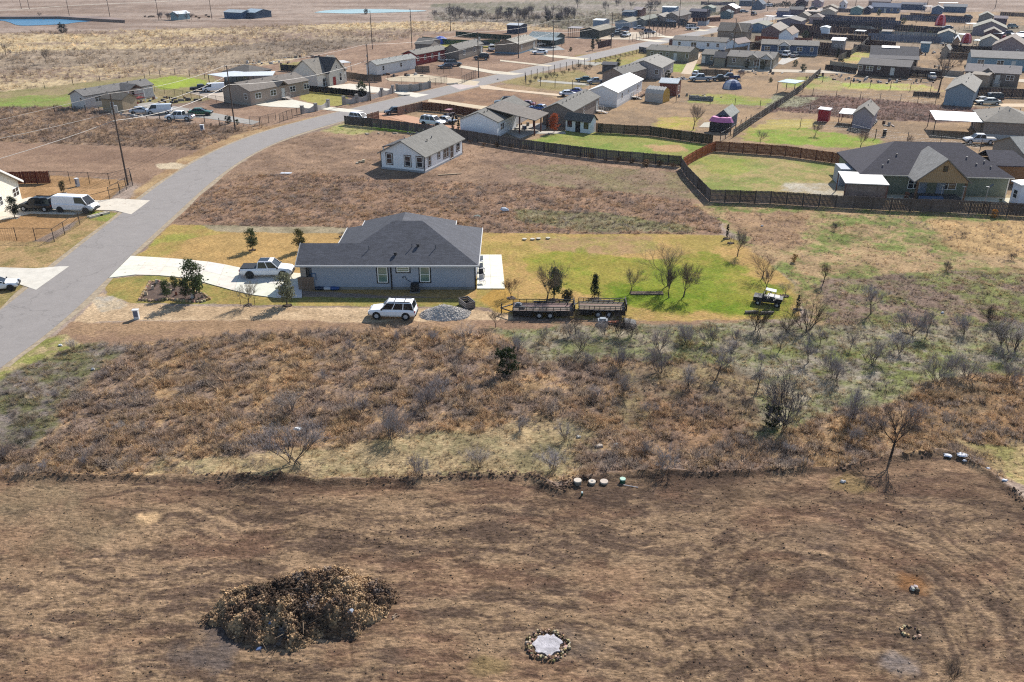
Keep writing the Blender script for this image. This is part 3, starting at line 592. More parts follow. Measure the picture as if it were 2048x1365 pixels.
def H(label, L, C, D, h=2.7, ridge='y', rise=1.1, wc=(190, 185, 175), rc=(120, 115, 110), f='', s='', sk=.5, hip=0, rm=None, wm=None, fr=WHT, pn=None, dc=(225, 225, 220), nv=0, name='house', cat='house', group=None, o=.3, eo=.3, porch=None, trim=None, skc=None, ls=''):
    x0, y0 = G(*L); x1, y1 = G(*C); a = math.hypot(x1 - x0, y1 - y0); rz = math.atan2(y1 - y0, x1 - x0); k = KF(*C)
    snap = isinstance(D, tuple) or y1 > 310 or (y1 > 180 and not -.85 < rz < -.2)
    if isinstance(D, tuple):
        x2, y2 = G(*D); d = math.hypot(x2 - x1, y2 - y1); rz = math.atan2(y2 - y1, x2 - x1) - math.pi / 2
        if y1 > 180: rz = min(max(rz, -.56), -.38)
        if y1 > 330: rz = -.46; d = min(d, 22)
    else:
        d = D * (k if D > 12 else 1)
        if snap: rz = -.46
    if snap:
        ct, st_ = math.cos(rz), math.sin(rz); u = (L[0] - 1024) / FPX  # facade length: its left end lies on the surveyed sight line
        # (x1 - a ct) = u * depth(y1 - a st)
        dep = lambda yy: yy * _cp + CAMH * _sp
        a = (x1 - u * dep(y1)) / (ct - u * st_ * _cp); x0, y0 = x1 - a * ct, y1 - a * st_
    if h >= 3.8: h = max(2.9, h * k); rise *= k; hip *= k
    t = E(name, (x0, y0, 0), rz, label, cat, group)
    if min(wc) > 184: wc = tuple(c * 1.18 for c in wc)
    if min(rc) > 205: rc = tuple(c * 1.15 for c in rc)
    wc_ = S(*wc); rc_ = S(*rc)
    b = MB(); walls(b, a, d, h, rise, ridge, hip, .0); b.out('wall', wm or siding, t, wc_)
    r = MB(); r.slab(gable_roof(a, d, h, rise, ridge, o, eo, hip=hip), .16); ro = r.out('roof', rm or shingle, t, rc_)
    ro.location.z = .05
    pn_ = pn or DARK
    if sk:
        b = MB(); e = .03; b.box(-e, a + e, -e, -.002, 0, sk); b.box(a + .002, a + e, -e, d, 0, sk); b.out('skirting', paint, t, S(*(skc or tuple(int(c * .85) for c in wc))))
    if trim:
        e = .025
        for X, Y in ((0, 0), (a, 0), (a, d)):
            b = MB(); b.box(X - .1 if X else -e, X + e if X else .1, Y - e if not Y else Y - .1, (.1 if not Y else Y + e), .02, h - .02)
            b.out('corner_trim', paint, t, S(*trim))
    zf = sk + .0
    for side, spec, ln in (('f', f, a), ('r', s, d), ('l', ls, d)):
        for u, c in row(spec, ln):
            X, Y = (u, -.002) if side == 'f' else ((a + .002, u) if side == 'r' else (-.002, d - u))
            if c == 'w': window(t, X, Y, zf + .95, .9, 1.15, side, fr, pn_)
            elif c == 's': window(t, X, Y, zf + 1.45, .7, .6, side, fr, pn_)
            elif c == 'W': window(t, X, Y, zf + .9, 1.75, 1.2, side, fr, pn_)
            elif c == 'D': window(t, X, Y, zf + .15, 1.8, 1.95, side, fr, pn_)
            elif c == 'd': door(t, X, Y, zf + .02, side, S(*dc))
            elif c == 'G':
                b = MB()
                for k in range(4): b.box(-1.3, 1.3, -.05 + .008 * (k % 2), 0, .02 + k * .53, .02 + k * .53 + .5)
                b.out('garage_door', paint, t, S(*dc)).location = (X, Y, 0); t.children[-1].rotation_euler.z = {'f': 0, 'r': math.pi / 2, 'l': -math.pi / 2}[side]
    if nv:
        P = []
        for k in range(nv):
            if ridge == 'y': P.append((a / 2 + a * .1, (k + .6) / nv * d, h + rise * .8 + .0))
            else: P.append(((k + .6) / nv * a, d / 2 - d * .1, h + rise * .8))
        vents(ro, P)
    if porch == 'stairs_r' or porch == 'stairs_f': steps(t, a, d, zf, porch, s if porch[-1] == 'r' else f)
    return t, a, d
def steps(t, a, d, z, kind, spec):
    "timber landing with stairs and rails at the first door"
    L_ = d if kind == 'stairs_r' else a
    u = next((u for u, c in row(spec, L_) if c in 'dD'), L_ * .6)
    b = MB(); b.box(-.9, .9, -1.4, -.03, z - .12, z); n = 4
    for k in range(n): b.box(-.6, .6, -1.4 - .3 * (k + 1), -1.4 - .3 * k, z * (1 - (k + 1) / (n + 1)) - .05, z * (1 - (k + 1) / (n + 1)))
    for X in (-.85, .85):
        for Y in (-1.35, -.1): b.box(X - .05, X + .05, Y - .05, Y + .05, 0, z + .95)
        b.box(X - .04, X + .04, -1.4, -.05, z + .85, z + .93)
        b.tube((X * .7, -1.4, z + .85), (X * .7, -2.6, .9), .04, n=4); b.tube((X * .7, -2.6, 0), (X * .7, -2.6, .9), .04, n=4)
    o = b.out('porch_steps', wood, t, S(226, 216, 204))
    o.location = (a, u, 0) if kind == 'stairs_r' else (u, 0, 0); o.rotation_euler.z = math.pi / 2 if kind == 'stairs_r' else 0
def canopy(par, x0, x1, y0, y1, z0, z1, col, m=None, name='canopy', posts=True, pc=(150, 150, 150)):
    "flat or monopitch roof on posts, a part of par; z0 at y0, z1 at y1"
    b = MB(); b.slab([[(x0, y0, z0), (x1, y0, z0), (x1, y1, z1), (x0, y1, z1)]], .12); o = b.out(name, m or metalroof, par, S(*col))
    if posts:
        for X in (x0 + .15, x1 - .15):
            for Y, Zt in ((y0 + .15, z0), (y1 - .15, z1)):
                p = MB(); p.box(X - .07, X + .07, Y - .07, Y + .07, 0, Zt - .08); p.out('post', paint, par, S(*pc))
    return o

# the grey house in the middle of the picture, surveyed eaves and ridges
def main_house():
    ax, ay = -23.7, 89.7
    t = E('house', (ax, ay, 0), 0.0, 'long single-storey grey house with dark shingle hip roof above the mown lawn', 'house')
    X = lambda x: x - ax; Y = lambda y: y - ay; hc = S(178, 187, 202); h = 2.98; e = 2.95; SL = .45; y0 = 89.3
    b = MB(); b.box(X(-22.5), X(-4.2), Y(89.7), Y(95.5), 0, h); b.out('wall', siding, t, hc)
    b = MB(); b.box(X(-20.3), X(-4.2), Y(95.51), Y(102.4), 0, h); b.out('rear_wall', siding, t, hc)
    b = MB(); b.box(X(-23.75), X(-22.51), Y(90.6), Y(95.5), 0, h); b.out('garage_wall', siding, t, hc)
    b = MB(); b.box(X(-18.4), X(-7.7), Y(102.41), Y(105.4), 0, h); b.out('wing_wall', siding, t, hc)
    b = MB(); b.box(X(-23.75), X(-23.05), Y(89.7), Y(90.3), 0, h)
    for k in range(9): b.box(X(-23.8), X(-23.0), Y(89.66), Y(90.35), k * .32 + .01, k * .32 + .305)
    b.out('stone_column', stucco, t, S(190, 180, 170))
    b = MB(); b.box(X(-22.54), X(-4.16), Y(89.66), Y(89.697), 0, .32); b.out('slab_edge', conc, t, S(150, 150, 146))
    R_ = MB(); zv = lambda x, y, z: (X(x), Y(y), z + .1)
    A = zv(-24.15, y0, e); B_ = zv(-3.75, y0, e); C_ = zv(-10.5, 96.1, 6.0); D_ = zv(-13.95, 96.1, 6.0)
    V = zv(-17.4, 92.6, 4.43); Gm = zv(-24.15, 92.6, 4.43); W_ = zv(-20.7, 95.9, e); GB = zv(-24.15, 95.9, e)
    BL = zv(-20.7, 102.9, e); BR = zv(-3.75, 102.9, e)
    R_.slab([[A, B_, C_, D_, V, Gm], [Gm, V, W_, GB], [W_, V, D_, BL], [B_, BR, C_], [BR, BL, D_, C_]], .2)
    rc = S(96, 97, 104); ro = R_.out('roof', shingle, t, rc)
    R2 = MB(); m = -13.07; a0, a1, zr = -18.95, -7.2, 5.55
    R2.slab([[zv(a0, 96.4, e), zv(m, 96.4, zr), zv(m, 101.1, zr), zv(a0, 105.9, e)], [zv(m, 96.4, zr), zv(a1, 96.4, e), zv(a1, 105.9, e), zv(m, 101.1, zr)], [zv(a1, 105.9, e), zv(a0, 105.9, e), zv(m, 101.1, zr)]], .2)
    R2.out('roof', shingle, t, rc)
    b = MB(); z = e - .1
    b.box(X(-24.17), X(-3.7), Y(y0) - .09, Y(y0) - .01, z, z + .22); b.out('gutter', paint, t, S(232, 232, 232))
    for (xa, ya, xb, yb) in ((-3.74, y0, -3.66, 102.9), (-20.79, 95.95, -20.71, 102.9), (-7.19, 102.95, -7.11, 105.9), (-19.04, 102.95, -18.96, 105.9)):
        b = MB(); b.box(X(xa), X(xb), Y(ya), Y(yb), z - .02, z + .24); b.out('fascia', paint, t, S(232, 230, 226))
    b = MB(); gx = X(-24.24); b.hexa([(gx, Y(y0), z), (gx + .08, Y(y0), z), (gx + .08, Y(92.6), z + 1.48), (gx, Y(92.6), z + 1.48), (gx, Y(y0), z + .24), (gx + .08, Y(y0), z + .24), (gx + .08, Y(92.6), z + 1.74), (gx, Y(92.6), z + 1.74)]); b.out('fascia', paint, t, S(190, 188, 184))
    def on_roof(px, py):
        zz = e
        for _ in range(50): x_, y_ = G(px, py, zz); zz = .5 * zz + .5 * (e + SL * (y_ - y0))
        return X(x_), Y(y_), zz + .1
    q = MB(); q.tube((0, 0, -.2), (0, 0, .5), .05, n=7); tp = q.mesh('vent', paint)
    q = MB(); q.tube((0, 0, -.1), (0, 0, .22), .14, n=10); q.tube((0, 0, .2), (0, 0, .3), .22, .17, n=10); tv = q.mesh('vent', paint)
    for p in ((738, 501), (824, 497), (871, 499)): use(tp, 'vent', ro, S(110, 110, 116), on_roof(*p))
    for p in ((791, 512), (836, 495)): use(tv, 'vent', ro, S(44, 44, 48), on_roof(*p))
    # openings on the shaded side
    def fx(px, py=560): return X(G(px, 580)[0])
    for px, wd, zb, hh in ((767, .95, .95, 1.7), (851, .95, 1.0, 1.65), (808, 1.25, 2.2, .42)):
        window(t, fx(px), Y(89.7) - .004, zb, wd, hh, 'f', WHT, S(120, 150, 140))
        o = MB(); o.box(-wd / 2 - .22, wd / 2 + .22, -.03, 0, -.22, -.095); o.box(-wd / 2 - .22, wd / 2 + .22, -.03, 0, hh + .095, hh + .22)
        o.box(-wd / 2 - .22, -wd / 2 - .095, -.03, 0, -.1, hh + .1); o.box(wd / 2 + .095, wd / 2 + .22, -.03, 0, -.1, hh + .1)
        o.out('window_surround', paint, t, S(30, 34, 40), loc=(fx(px), Y(89.7) - .003, zb))
    for px in (617, 784, 951):
        b = MB(); b.box(fx(px) - .07, fx(px) + .07, Y(89.7) - .1, Y(89.7) - .004, .05, h); b.out('downpipe', paint, t, S(24, 28, 36))
    b = MB(); b.box(fx(626), fx(626) + .06, Y(89.7) - .08, Y(89.7) - .004, 1.0, 1.9); b.box(fx(626), fx(626) + .5, Y(89.7) - .08, Y(89.7) - .004, 1.9, 1.96); b.box(fx(626) + .44, fx(626) + .5, Y(89.7) - .08, Y(89.7) - .004, 1.2, 1.9); b.out('hose_hook', paint, t, S(70, 110, 150))
    b = MB(); P_ = [(fx(808), 1.5), (fx(809), 1.62), (fx(812), 1.58), (fx(814), 1.2), (fx(822), .95)]
    for (x_, z_), (x2, z2) in zip(P_, P_[1:]): b.tube((x_, Y(89.7) - .05, z_), (x2, Y(89.7) - .05, z2), .03, n=4)
    b.box(fx(807) - .06, fx(807) + .06, Y(89.7) - .08, Y(89.7) - .004, 1.4, 1.55); b.out('conduit', paint, t, S(70, 80, 96))
    # rear garage-side door and a front porch opening on the drive side
    door(t, X(-23.75) - .002, Y(92.5), .05, 'l', S(200, 196, 190))
    return t
main_house()
def ac_unit(px, py):
    x, y = G(px, py); t = E('air_conditioner', (x, y, 0), 0, 'dark boxy air conditioning unit on a small pad against the grey house', 'air conditioner')
    b = MB(); b.box(-.55, .55, -.5, .5, 0, .1); b.out('pad', conc, t, S(140, 138, 134))
    b = MB(); b.box(-.42, .42, -.38, .38, .1, 1.0); b.out('cabinet', paint, t, S(48, 50, 54))
    b = MB()
    for k in range(8): b.box(-.43, .43, -.41, -.38, .16 + k * .1, .2 + k * .1)
    b.out('grille', blacks, t); b = MB(); b.tube((0, 0, 1.0), (0, 0, 1.04), .34, n=14); b.out('fan_guard', blacks, t)
ac_unit(830, 584)
x, y = G(614, 580); t = E('gate', (x - .9, y - .1, 0), 0, 'short brown timber picket gate beside the porch column', 'gate')
for k in range(11):
    if k == 0: b = MB(); b.box(0, .15, 0, .03, .03, 1.55); pk = b.mesh('board', woodf)
    use(pk, 'board', t, S(150, 128, 110), (k * .165, 0, R.uniform(-.02, .02)))
for z in (.3, 1.3): b = MB(); b.box(0, 1.8, .03, .08, z, z + .09); b.out('rail', woodf, t, S(140, 118, 100))
x, y = G(653, 583); t = E('tarp_bundle', (x - 1.3, y, 0), 0, 'blue and white wrapped bundle lying at the foot of the grey wall', 'bundle')
for k, (dx, l, c) in enumerate(((0, 1.0, (44, 60, 84)), (.9, .9, (210, 214, 222)), (1.6, 1.1, (48, 86, 150)))):
    b = MB(); n = 8
    pts = lambda xx, s_: [(xx, .3 + .28 * s_ * math.cos(i * 2 * math.pi / n), .24 + .22 * s_ * math.sin(i * 2 * math.pi / n)) for i in range(n)]
    b.prism(pts(dx, .6), pts(dx + l * .3, 1)); b.prism(pts(dx + l * .3, 1), pts(dx + l, .7)); b.out('roll', cloth, t, S(*c), smooth=False)

# white house on the unmown lot
def win_face(t, side, items, a, fc, pc, sur):
    for u, z, w_, h_ in items:
        X, Y = (u, -.002) if side == 'f' else (a + .002, u); window(t, X, Y, z, w_, h_, side, fc, pc)
        o = MB(); q = .24
        o.box(-w_ / 2 - q, w_ / 2 + q, -.03, 0, -q, -.095); o.box(-w_ / 2 - q, w_ / 2 + q, -.03, 0, h_ + .095, h_ + q); o.box(-w_ / 2 - q, -w_ / 2 - .095, -.03, 0, -.1, h_ + .1); o.box(w_ / 2 + .095, w_ / 2 + q, -.03, 0, -.1, h_ + .1)
        ob = o.out('window_surround', paint, t, S(*sur)); ob.location = (X, Y, z); ob.rotation_euler.z = 0 if side == 'f' else math.pi / 2
t, a, d = H('new white gabled house with black trimmed windows alone on the brown weedy lot', (763, 334), (850, 347), (925, 309), h=3.0, ridge='y', rise=2.2, wc=(226, 228, 230), rc=(142, 138, 130), sk=.35, skc=(170, 172, 176), nv=0, o=.45, eo=.45, trim=(30, 30, 34))
win_face(t, 'f', [(a * .2, 1.1, .95, 1.6), (a * .62, 1.0, .95, 1.6), (a * .89, 1.0, .95, 1.6)], a, WHT, DARK, (110, 92, 84))
win_face(t, 'r', [(d * .12, 1.0, .8, 1.6), (d * .36, 1.5, .7, 1.0), (d * .55, 1.0, 1.9, 1.6), (d * .7, .35, 1.2, 2.2), (d * .88, 1.2, 1.2, 1.2)], a, WHT, DARK, (70, 62, 58))
ro = [c for c in t.children if c.name.startswith('roof')][0]
vents(ro, [(a * .42, d * k, 3 + 2.2 * .86) for k in (.15, .3, .45, .62, .85)] + [(a * .75, d * .35, 4.15), (a * .72, d * .5, 4.25)])
b = MB(); b.slab([[(-2.6, 5, 2.6), (0.6, 5, 3.4), (.6, 11.5, 3.4), (-2.6, 11.5, 2.6)]], .16); b.out('porch_roof', shingle, t, S(92, 90, 92))
for Y in (5.2, 11.3): b = MB(); b.box(-2.5, -2.3, Y - .1, Y + .1, 0, 2.5); b.out('porch_post', paint, t, WHT)

P = dict
HS = [
 P(label='grey manufactured home with a raised red-railed front porch under a white gable', L=(145, 215), C=(173, 220), D=(309, 195), h=3.2, rise=1.1, wc=(196, 192, 188), rc=(136, 132, 128), s='.W.d.w..', f='.s', nv=5),
 P(label='small tan gabled shed standing beside the grey home with the red porch', L=(207, 218), C=(248, 226), D=(268, 219), h=3.0, ridge='x', rise=1.0, wc=(186, 164, 134), rc=(120, 112, 100), f='.w.', sk=0, name='shed', cat='shed'),
 P(label='wide taupe manufactured home behind the white concrete apron and iron fence', L=(449, 203), C=(503, 212), D=(619, 188), h=3.4, rise=1.6, wc=(178, 160, 146), rc=(140, 130, 120), s='.W..W.d.W..W', f='..w', nv=4, porch='stairs_r', skc=(170, 160, 148)),
 P(label='dark-roofed grey house behind the pair of white carports', L=(449, 170), C=(500, 168), D=9, h=2.8, rise=1.4, ridge='x', hip=4, wc=(150, 150, 150), rc=(112, 106, 100), f='w.w'),
 P(label='cream stone house with steep front gables and a red door by the walled drive', L=(586, 157), C=(636, 176), D=(694, 164), h=3.6, rise=3.2, ridge='y', wc=(216, 208, 196), rc=(150, 142, 130), s='.D.d.w', dc=(150, 40, 40), wm=None, sk=0, nv=2),
 P(label='pale grey single-wide home with dark shutters and junk along its front', L=(734, 148), C=(754, 154), D=(832, 138), h=3.4, rise=.9, wc=(196, 198, 198), rc=(168, 168, 162), s='.w...w...', nv=6, porch=None),
 P(label='barn-red single-wide home with white windows left of the street', L=(806, 124), C=(833, 132), D=(895, 119), h=3.4, rise=1.0, wc=(146, 40, 44), rc=(148, 142, 132), s='w.w.w.d.w', nv=5, dc=(235, 235, 235), porch='stairs_r'),
 P(label='grey-brown double-wide home next to the red home', L=(888, 115), C=(918, 121), D=(958, 107), h=3.4, rise=1.3, wc=(150, 140, 130), rc=(138, 132, 124), s='.W..w.d', nv=4, porch='stairs_r'),
 P(label='tan home with blue skirting behind the two roadside poles', L=(990, 106), C=(1037, 109), D=(1060, 97), h=3.3, rise=1.4, wc=(168, 148, 130), rc=(170, 162, 148), s='w.d', nv=6, skc=(120, 150, 170), porch='stairs_r'),
 P(label='low green-roofed building with a deep open carport front', L=(1056, 89), C=(1110, 92), D=9, h=2.9, rise=1.3, ridge='x', wc=(70, 90, 92), rc=(110, 124, 118), f='..D..w', sk=0, rm='m'),
 P(label='navy blue shed with white roof beside the empty pasture', L=(1014, 65), C=(1040, 68), D=7, h=3.3, rise=.5, ridge='x', wc=(40, 54, 84), rc=(206, 206, 204), sk=0, name='shed', cat='shed', rm='m'),
 P(label='long grey-roofed home behind the boundary fence right of the stucco cars', L=(1085, 249), C=(1144, 255), D=(1194, 223), h=3.4, rise=1.4, wc=(150, 136, 126), rc=(132, 128, 120), s='w.w..d', nv=8, porch='stairs_r'),
 P(label='large white double-wide with a broad patio cover on brown posts', L=(921, 266), C=(995, 276), D=(1032, 256), h=3.2, rise=1.6, wc=(222, 224, 228), rc=(132, 128, 120), s='W.', nv=6, sk=.3),
 P(label='tiny white garden house with dark shutters and a black door', L=(1131, 265), C=(1180, 268), D=(1191, 264), h=2.7, rise=.9, ridge='x', wc=(214, 222, 226), rc=(96, 96, 92), f='wdw', dc=(24, 24, 26), sk=0, fr=S(30, 32, 36), name='garden_house', cat='shed', eo=.5),
 P(label='tall white manufactured home with a bright bare metal roof', L=(1176, 208), C=(1233, 216), D=(1283, 187), h=3.6, rise=1.3, wc=(222, 222, 222), rc=(238, 236, 230), s='.w.s..w.', rm='m', porch='stairs_r', sk=.6),
 P(label='grey home with a long slotted fence just behind the bright metal roof', L=(1204, 170), C=(1246, 174), D=(1292, 160), h=3.2, rise=1.4, wc=(158, 140, 130), rc=(126, 122, 116), s='.w.', nv=6),
 P(label='wide pale grey home with bushes along its sunny end', L=(1250, 150), C=(1321, 160), D=(1346, 145), h=3.3, rise=1.7, wc=(186, 178, 176), rc=(164, 158, 148), s='w.w', f='...w', nv=3),
 P(label='red-walled shed with a pale sheet metal roof beside the dome tent garage', L=(1318, 191), C=(1352, 193), D=6, h=3.2, rise=.7, ridge='x', wc=(128, 74, 62), rc=(196, 204, 206), s='w', sk=0, name='shed', cat='shed', rm='m'),
 P(label='long khaki home with white windows behind the split rail fence', L=(1292, 120), C=(1377, 126), D=9, h=3.3, rise=1.1, ridge='x', wc=(158, 152, 132), rc=(140, 134, 124), f='.w.W.w.d..w', nv=4, porch='stairs_f'),
 P(label='long white manufactured home beside the street, second row', L=(1344, 99), C=(1449, 104), D=8, h=3.3, rise=1.0, ridge='x', wc=(222, 224, 226), rc=(138, 130, 120), f='.w..D..w.w.', nv=3, skc=(80, 90, 110)),
 P(label='small sky-blue gabled barn next to the long white home', L=(1451, 106), C=(1473, 108), D=9, h=3.4, rise=1.3, wc=(196, 210, 224), rc=(170, 150, 140), name='barn', cat='barn', sk=0),
 P(label='square grey-green cottage at the end of the gravel lane', L=(1402, 127), C=(1426, 131), D=9, h=3.2, rise=1.0, ridge='x', wc=(112, 122, 124), rc=(128, 122, 112), f='d.w', name='cottage', cat='house'),
 P(label='grey shed with a black shingle roof leaning against the brown long house', L=(1427, 133), C=(1448, 135), D=(1453, 130), h=2.9, rise=1.3, ridge='x', wc=(150, 146, 130), rc=(66, 68, 76), name='shed', cat='shed', sk=0),
 P(label='long beige home half hidden behind tall shrubs', L=(1453, 133), C=(1545, 139), D=(1556, 130), h=3.2, rise=1.2, ridge='x', wc=(164, 154, 136), rc=(136, 130, 122), f='.w..w.D.w.', nv=3, skc=(190, 186, 176)),
 P(label='slate-blue manufactured home with white trim and a little porch gable', L=(1521, 109), C=(1634, 113), D=9, h=3.4, rise=1.1, ridge='x', wc=(84, 104, 136), rc=(142, 134, 124), f='.W..w.w..W..w.', nv=2, trim=(230, 230, 230), skc=(150, 160, 176)),
 P(label='big brown house with black solar panels across its left roof', L=(1434, 74), C=(1492, 83), D=14, h=3.6, rise=2.6, wc=(160, 142, 126), rc=(146, 134, 120), ridge='x', f='..s..'),
 P(label='light blue home with a small blue addition near the street', L=(1498, 64), C=(1531, 66), D=(1545, 60), h=4.0, rise=1.6, wc=(118, 150, 178), rc=(160, 158, 140), s='.w', f='..s'),
 P(label='mauve-brown home behind the orange board fence', L=(1521, 77), C=(1557, 81), D=(1574, 72), h=3.6, rise=1.8, wc=(146, 122, 120), rc=(172, 160, 146), f='.'),
 P(label='white cottage with a tan roof and open veranda posts', L=(1556, 85), C=(1581, 88), D=(1592, 80), h=3.4, rise=1.8, wc=(214, 220, 228), rc=(172, 150, 132), f='.', name='cottage', sk=0),
 P(label='dark grey long home with a full-length shaded veranda', L=(1738, 130), C=(1832, 134), D=14, h=2.9, rise=2.4, ridge='x', wc=(60, 58, 60), rc=(104, 100, 102), f='.w..w..d.w.', sk=0),
 P(label='long charcoal-brown home with white windows among the yard clutter', L=(1714, 151), C=(1815, 158), D=10, h=3.2, rise=1.2, ridge='x', wc=(82, 68, 66), rc=(120, 114, 110), f='w.W.s..d...', sk=.6),
 P(label='two-tone blue and grey gabled barn above the mauve field', L=(1886, 210), C=(1942, 215), D=(1956, 190), h=4.2, rise=2.0, wc=(156, 172, 184), rc=(160, 154, 144), sk=0, name='barn', cat='barn', nv=3),
 P(label='small grey-lilac cabin with a red side annexe above the fenced pasture', L=(1703, 256), C=(1741, 259), D=(1752, 243), h=3.0, rise=1.5, wc=(178, 168, 176), rc=(150, 142, 132), sk=0, name='cabin', nv=2),
 P(label='taupe home with a bright white flat carport and a white truck', L=(1963, 276), C=(2070, 282), D=14, h=3.3, rise=2.0, ridge='x', wc=(160, 144, 132), rc=(150, 142, 130), sk=.8, skc=(196, 196, 194), nv=5, hip=5),
 P(label='grey home with a light roof partly cut by the picture edge', L=(1980, 318), C=(2040, 345), D=12, h=3.2, rise=1.8, wc=(156, 150, 142), rc=(160, 160, 154), nv=2, s='w'),
 P(label='lavender-grey gabled shed behind the one-window white shed', L=(2030, 318), C=(2075, 330), D=10, h=3.4, rise=1.8, wc=(188, 192, 206), rc=(176, 178, 176), name='shed', cat='shed', sk=0),
 P(label='brown home with white-framed stair landing beside the flat-roofed store', L=(1926, 168), C=(2034, 175), D=11, h=3.4, rise=1.4, ridge='x', wc=(128, 118, 112), rc=(136, 128, 126), f='w....d.W.', sk=.7, nv=2, porch='stairs_f'),
 P(label='flat-roofed tan storage building in front of the brown home', L=(1940, 173), C=(1972, 176), D=5, h=3.2, rise=.4, ridge='x', wc=(170, 154, 138), rc=(180, 166, 148), sk=0, name='storage_building', cat='shed'),
 P(label='long pale blue home with dark shutters along the gravel lane', L=(1939, 138), C=(2070, 144), D=12, h=3.5, rise=1.4, ridge='x', wc=(140, 170, 188), rc=(150, 144, 138), f='.W..W.d.w.', sk=.6, skc=(90, 150, 180)),
 P(label='big mauve-brown gabled house with two tiny gable windows', L=(1981, 110), C=(2050, 114), D=20, h=4.4, rise=4.2, wc=(156, 140, 144), rc=(160, 144, 132), f='.s..s.', sk=0),
 P(label='little tan playhouse-sized shed by the lawn patch', L=(1880, 116), C=(1895, 117), D=5, h=2.8, rise=1.2, wc=(176, 164, 150), rc=(176, 170, 160), name='shed', cat='shed', sk=0),
 P(label='turquoise box shed beside the parked trailers', L=(1839, 103), C=(1857, 105), D=6, h=3.8, rise=.4, ridge='x', wc=(110, 150, 172), rc=(140, 146, 146), name='shed', cat='shed', sk=0),
 P(label='grey shed with a shining white roof by the dark evergreen', L=(1661, 101), C=(1685, 103), D=7, h=3.6, rise=.6, ridge='x', wc=(158, 152, 150), rc=(236, 236, 234), name='shed', cat='shed', sk=0, rm='m', f='.s.s'),
 P(label='open-front blue shed with a pale roof between two long fences', L=(1762, 77), C=(1780, 79), D=7, h=4, rise=.5, ridge='x', wc=(70, 100, 130), rc=(176, 164, 150), name='shed', cat='shed', sk=0),
 P(label='white travel trailer shaped shed alone in a fenced yard', L=(1639, 68), C=(1655, 71), D=6, h=3.8, rise=.7, wc=(206, 216, 226), rc=(230, 232, 234), name='shed', cat='shed', sk=0),
 P(label='blue-grey gabled home right of the shared block fence', L=(1873, 82), C=(1912, 86), D=14, h=4.0, rise=2.2, wc=(146, 160, 172), rc=(176, 166, 146), f='...s', sk=0),
 P(label='broad mauve barn with white side lean-to roofs', L=(1944, 70), C=(2010, 73), D=24, h=5, rise=4.0, wc=(150, 138, 144), rc=(160, 156, 140), name='barn', cat='barn', sk=0),
 P(label='olive-roofed maroon home behind the white tent awnings', L=(1966, 80), C=(2000, 82), D=14, h=3.8, rise=2.4, wc=(110, 80, 84), rc=(160, 150, 136), sk=0),
 P(label='pale cream gabled workshop beside the dark canopy', L=(1958, 97), C=(1994, 99), D=14, h=3.8, rise=2.2, wc=(180, 184, 184), rc=(176, 168, 148), sk=0, name='workshop', cat='workshop'),
 P(label='small tan barn with bright white rake boards', L=(1905, 96), C=(1916, 97), D=7, h=3.8, rise=1.8, wc=(170, 140, 118), rc=(226, 226, 224), name='barn', cat='barn', sk=0),
 P(label='long white-roofed trailer at the right edge of the settlement', L=(2022, 88), C=(2075, 91), D=12, h=4.4, rise=.5, ridge='x', wc=(176, 176, 188), rc=(240, 240, 240), sk=0, name='workshop', cat='workshop', rm='m'),
 P(label='plum-roofed house with a shadowed carport on the ridge of the lane', L=(1986, 50), C=(2012, 51), D=14, h=4.5, rise=1.6, ridge='x', wc=(96, 80, 96), rc=(120, 108, 116), sk=0),
 P(label='low grey-green house between the plum roof and the mauve barn', L=(1956, 44), C=(1985, 46), D=20, h=4, rise=3, wc=(150, 146, 140), rc=(166, 162, 146), sk=0),
 P(label='blue manufactured home far off beyond the brown plots', L=(1885, 24), C=(1931, 26), D=20, h=6, rise=2.4, ridge='x', wc=(74, 104, 136), rc=(110, 116, 124), sk=0),
 P(label='blue gabled home with a white lean-to near the red dome', L=(1862, 28), C=(1884, 29), D=16, h=5, rise=3, wc=(90, 116, 150), rc=(176, 172, 168), sk=0),
 P(label='twin navy blue homes under one straight roofline at the plain edge', L=(1801, 19), C=(1850, 21), D=16, h=6, rise=2, ridge='x', wc=(62, 84, 116), rc=(86, 92, 110), sk=0),
 P(label='long blue home with white porch posts behind the dark fences', L=(1741, 25), C=(1798, 27), D=20, h=6, rise=4, ridge='x', wc=(84, 106, 142), rc=(96, 112, 140), sk=0, f='w.w.d.w.w'),
 P(label='great brown-roofed house standing last before the open plain', L=(1736, 14), C=(1778, 14.5), D=30, h=6, rise=5, ridge='x', wc=(150, 132, 130), rc=(140, 124, 124), sk=0),
 P(label='navy arched shed left of the long blue home', L=(1727, 28), C=(1740, 29), D=10, h=4, rise=2, wc=(52, 58, 84), rc=(120, 122, 140), name='shed', cat='shed', sk=0),
 P(label='teal and white home beside the dark round tree', L=(1700, 29), C=(1722, 30), D=18, h=4.5, rise=2.4, wc=(120, 156, 160), rc=(150, 158, 150), sk=0),
 P(label='two-storey cream house near the bend of the far street', L=(1678, 17), C=(1690, 18), D=22, h=7.5, rise=4, wc=(196, 190, 196), rc=(180, 176, 178), sk=0, f='w.w'),
 P(label='dark peaked house right beside the bend of the far street', L=(1591, 13), C=(1611, 14), D=24, h=6, rise=4.5, wc=(90, 74, 90), rc=(74, 70, 84), sk=0),
 P(label='pinkish home with a wide roof above the street bend', L=(1622, 14), C=(1642, 15), D=24, h=6, rise=4, wc=(176, 150, 160), rc=(150, 140, 140), sk=0, f='w.w'),
 P(label='tan home with a white-edged dark gable below the bend', L=(1644, 26), C=(1672, 28), D=20, h=5, rise=3, wc=(168, 152, 140), rc=(160, 148, 132), sk=0),
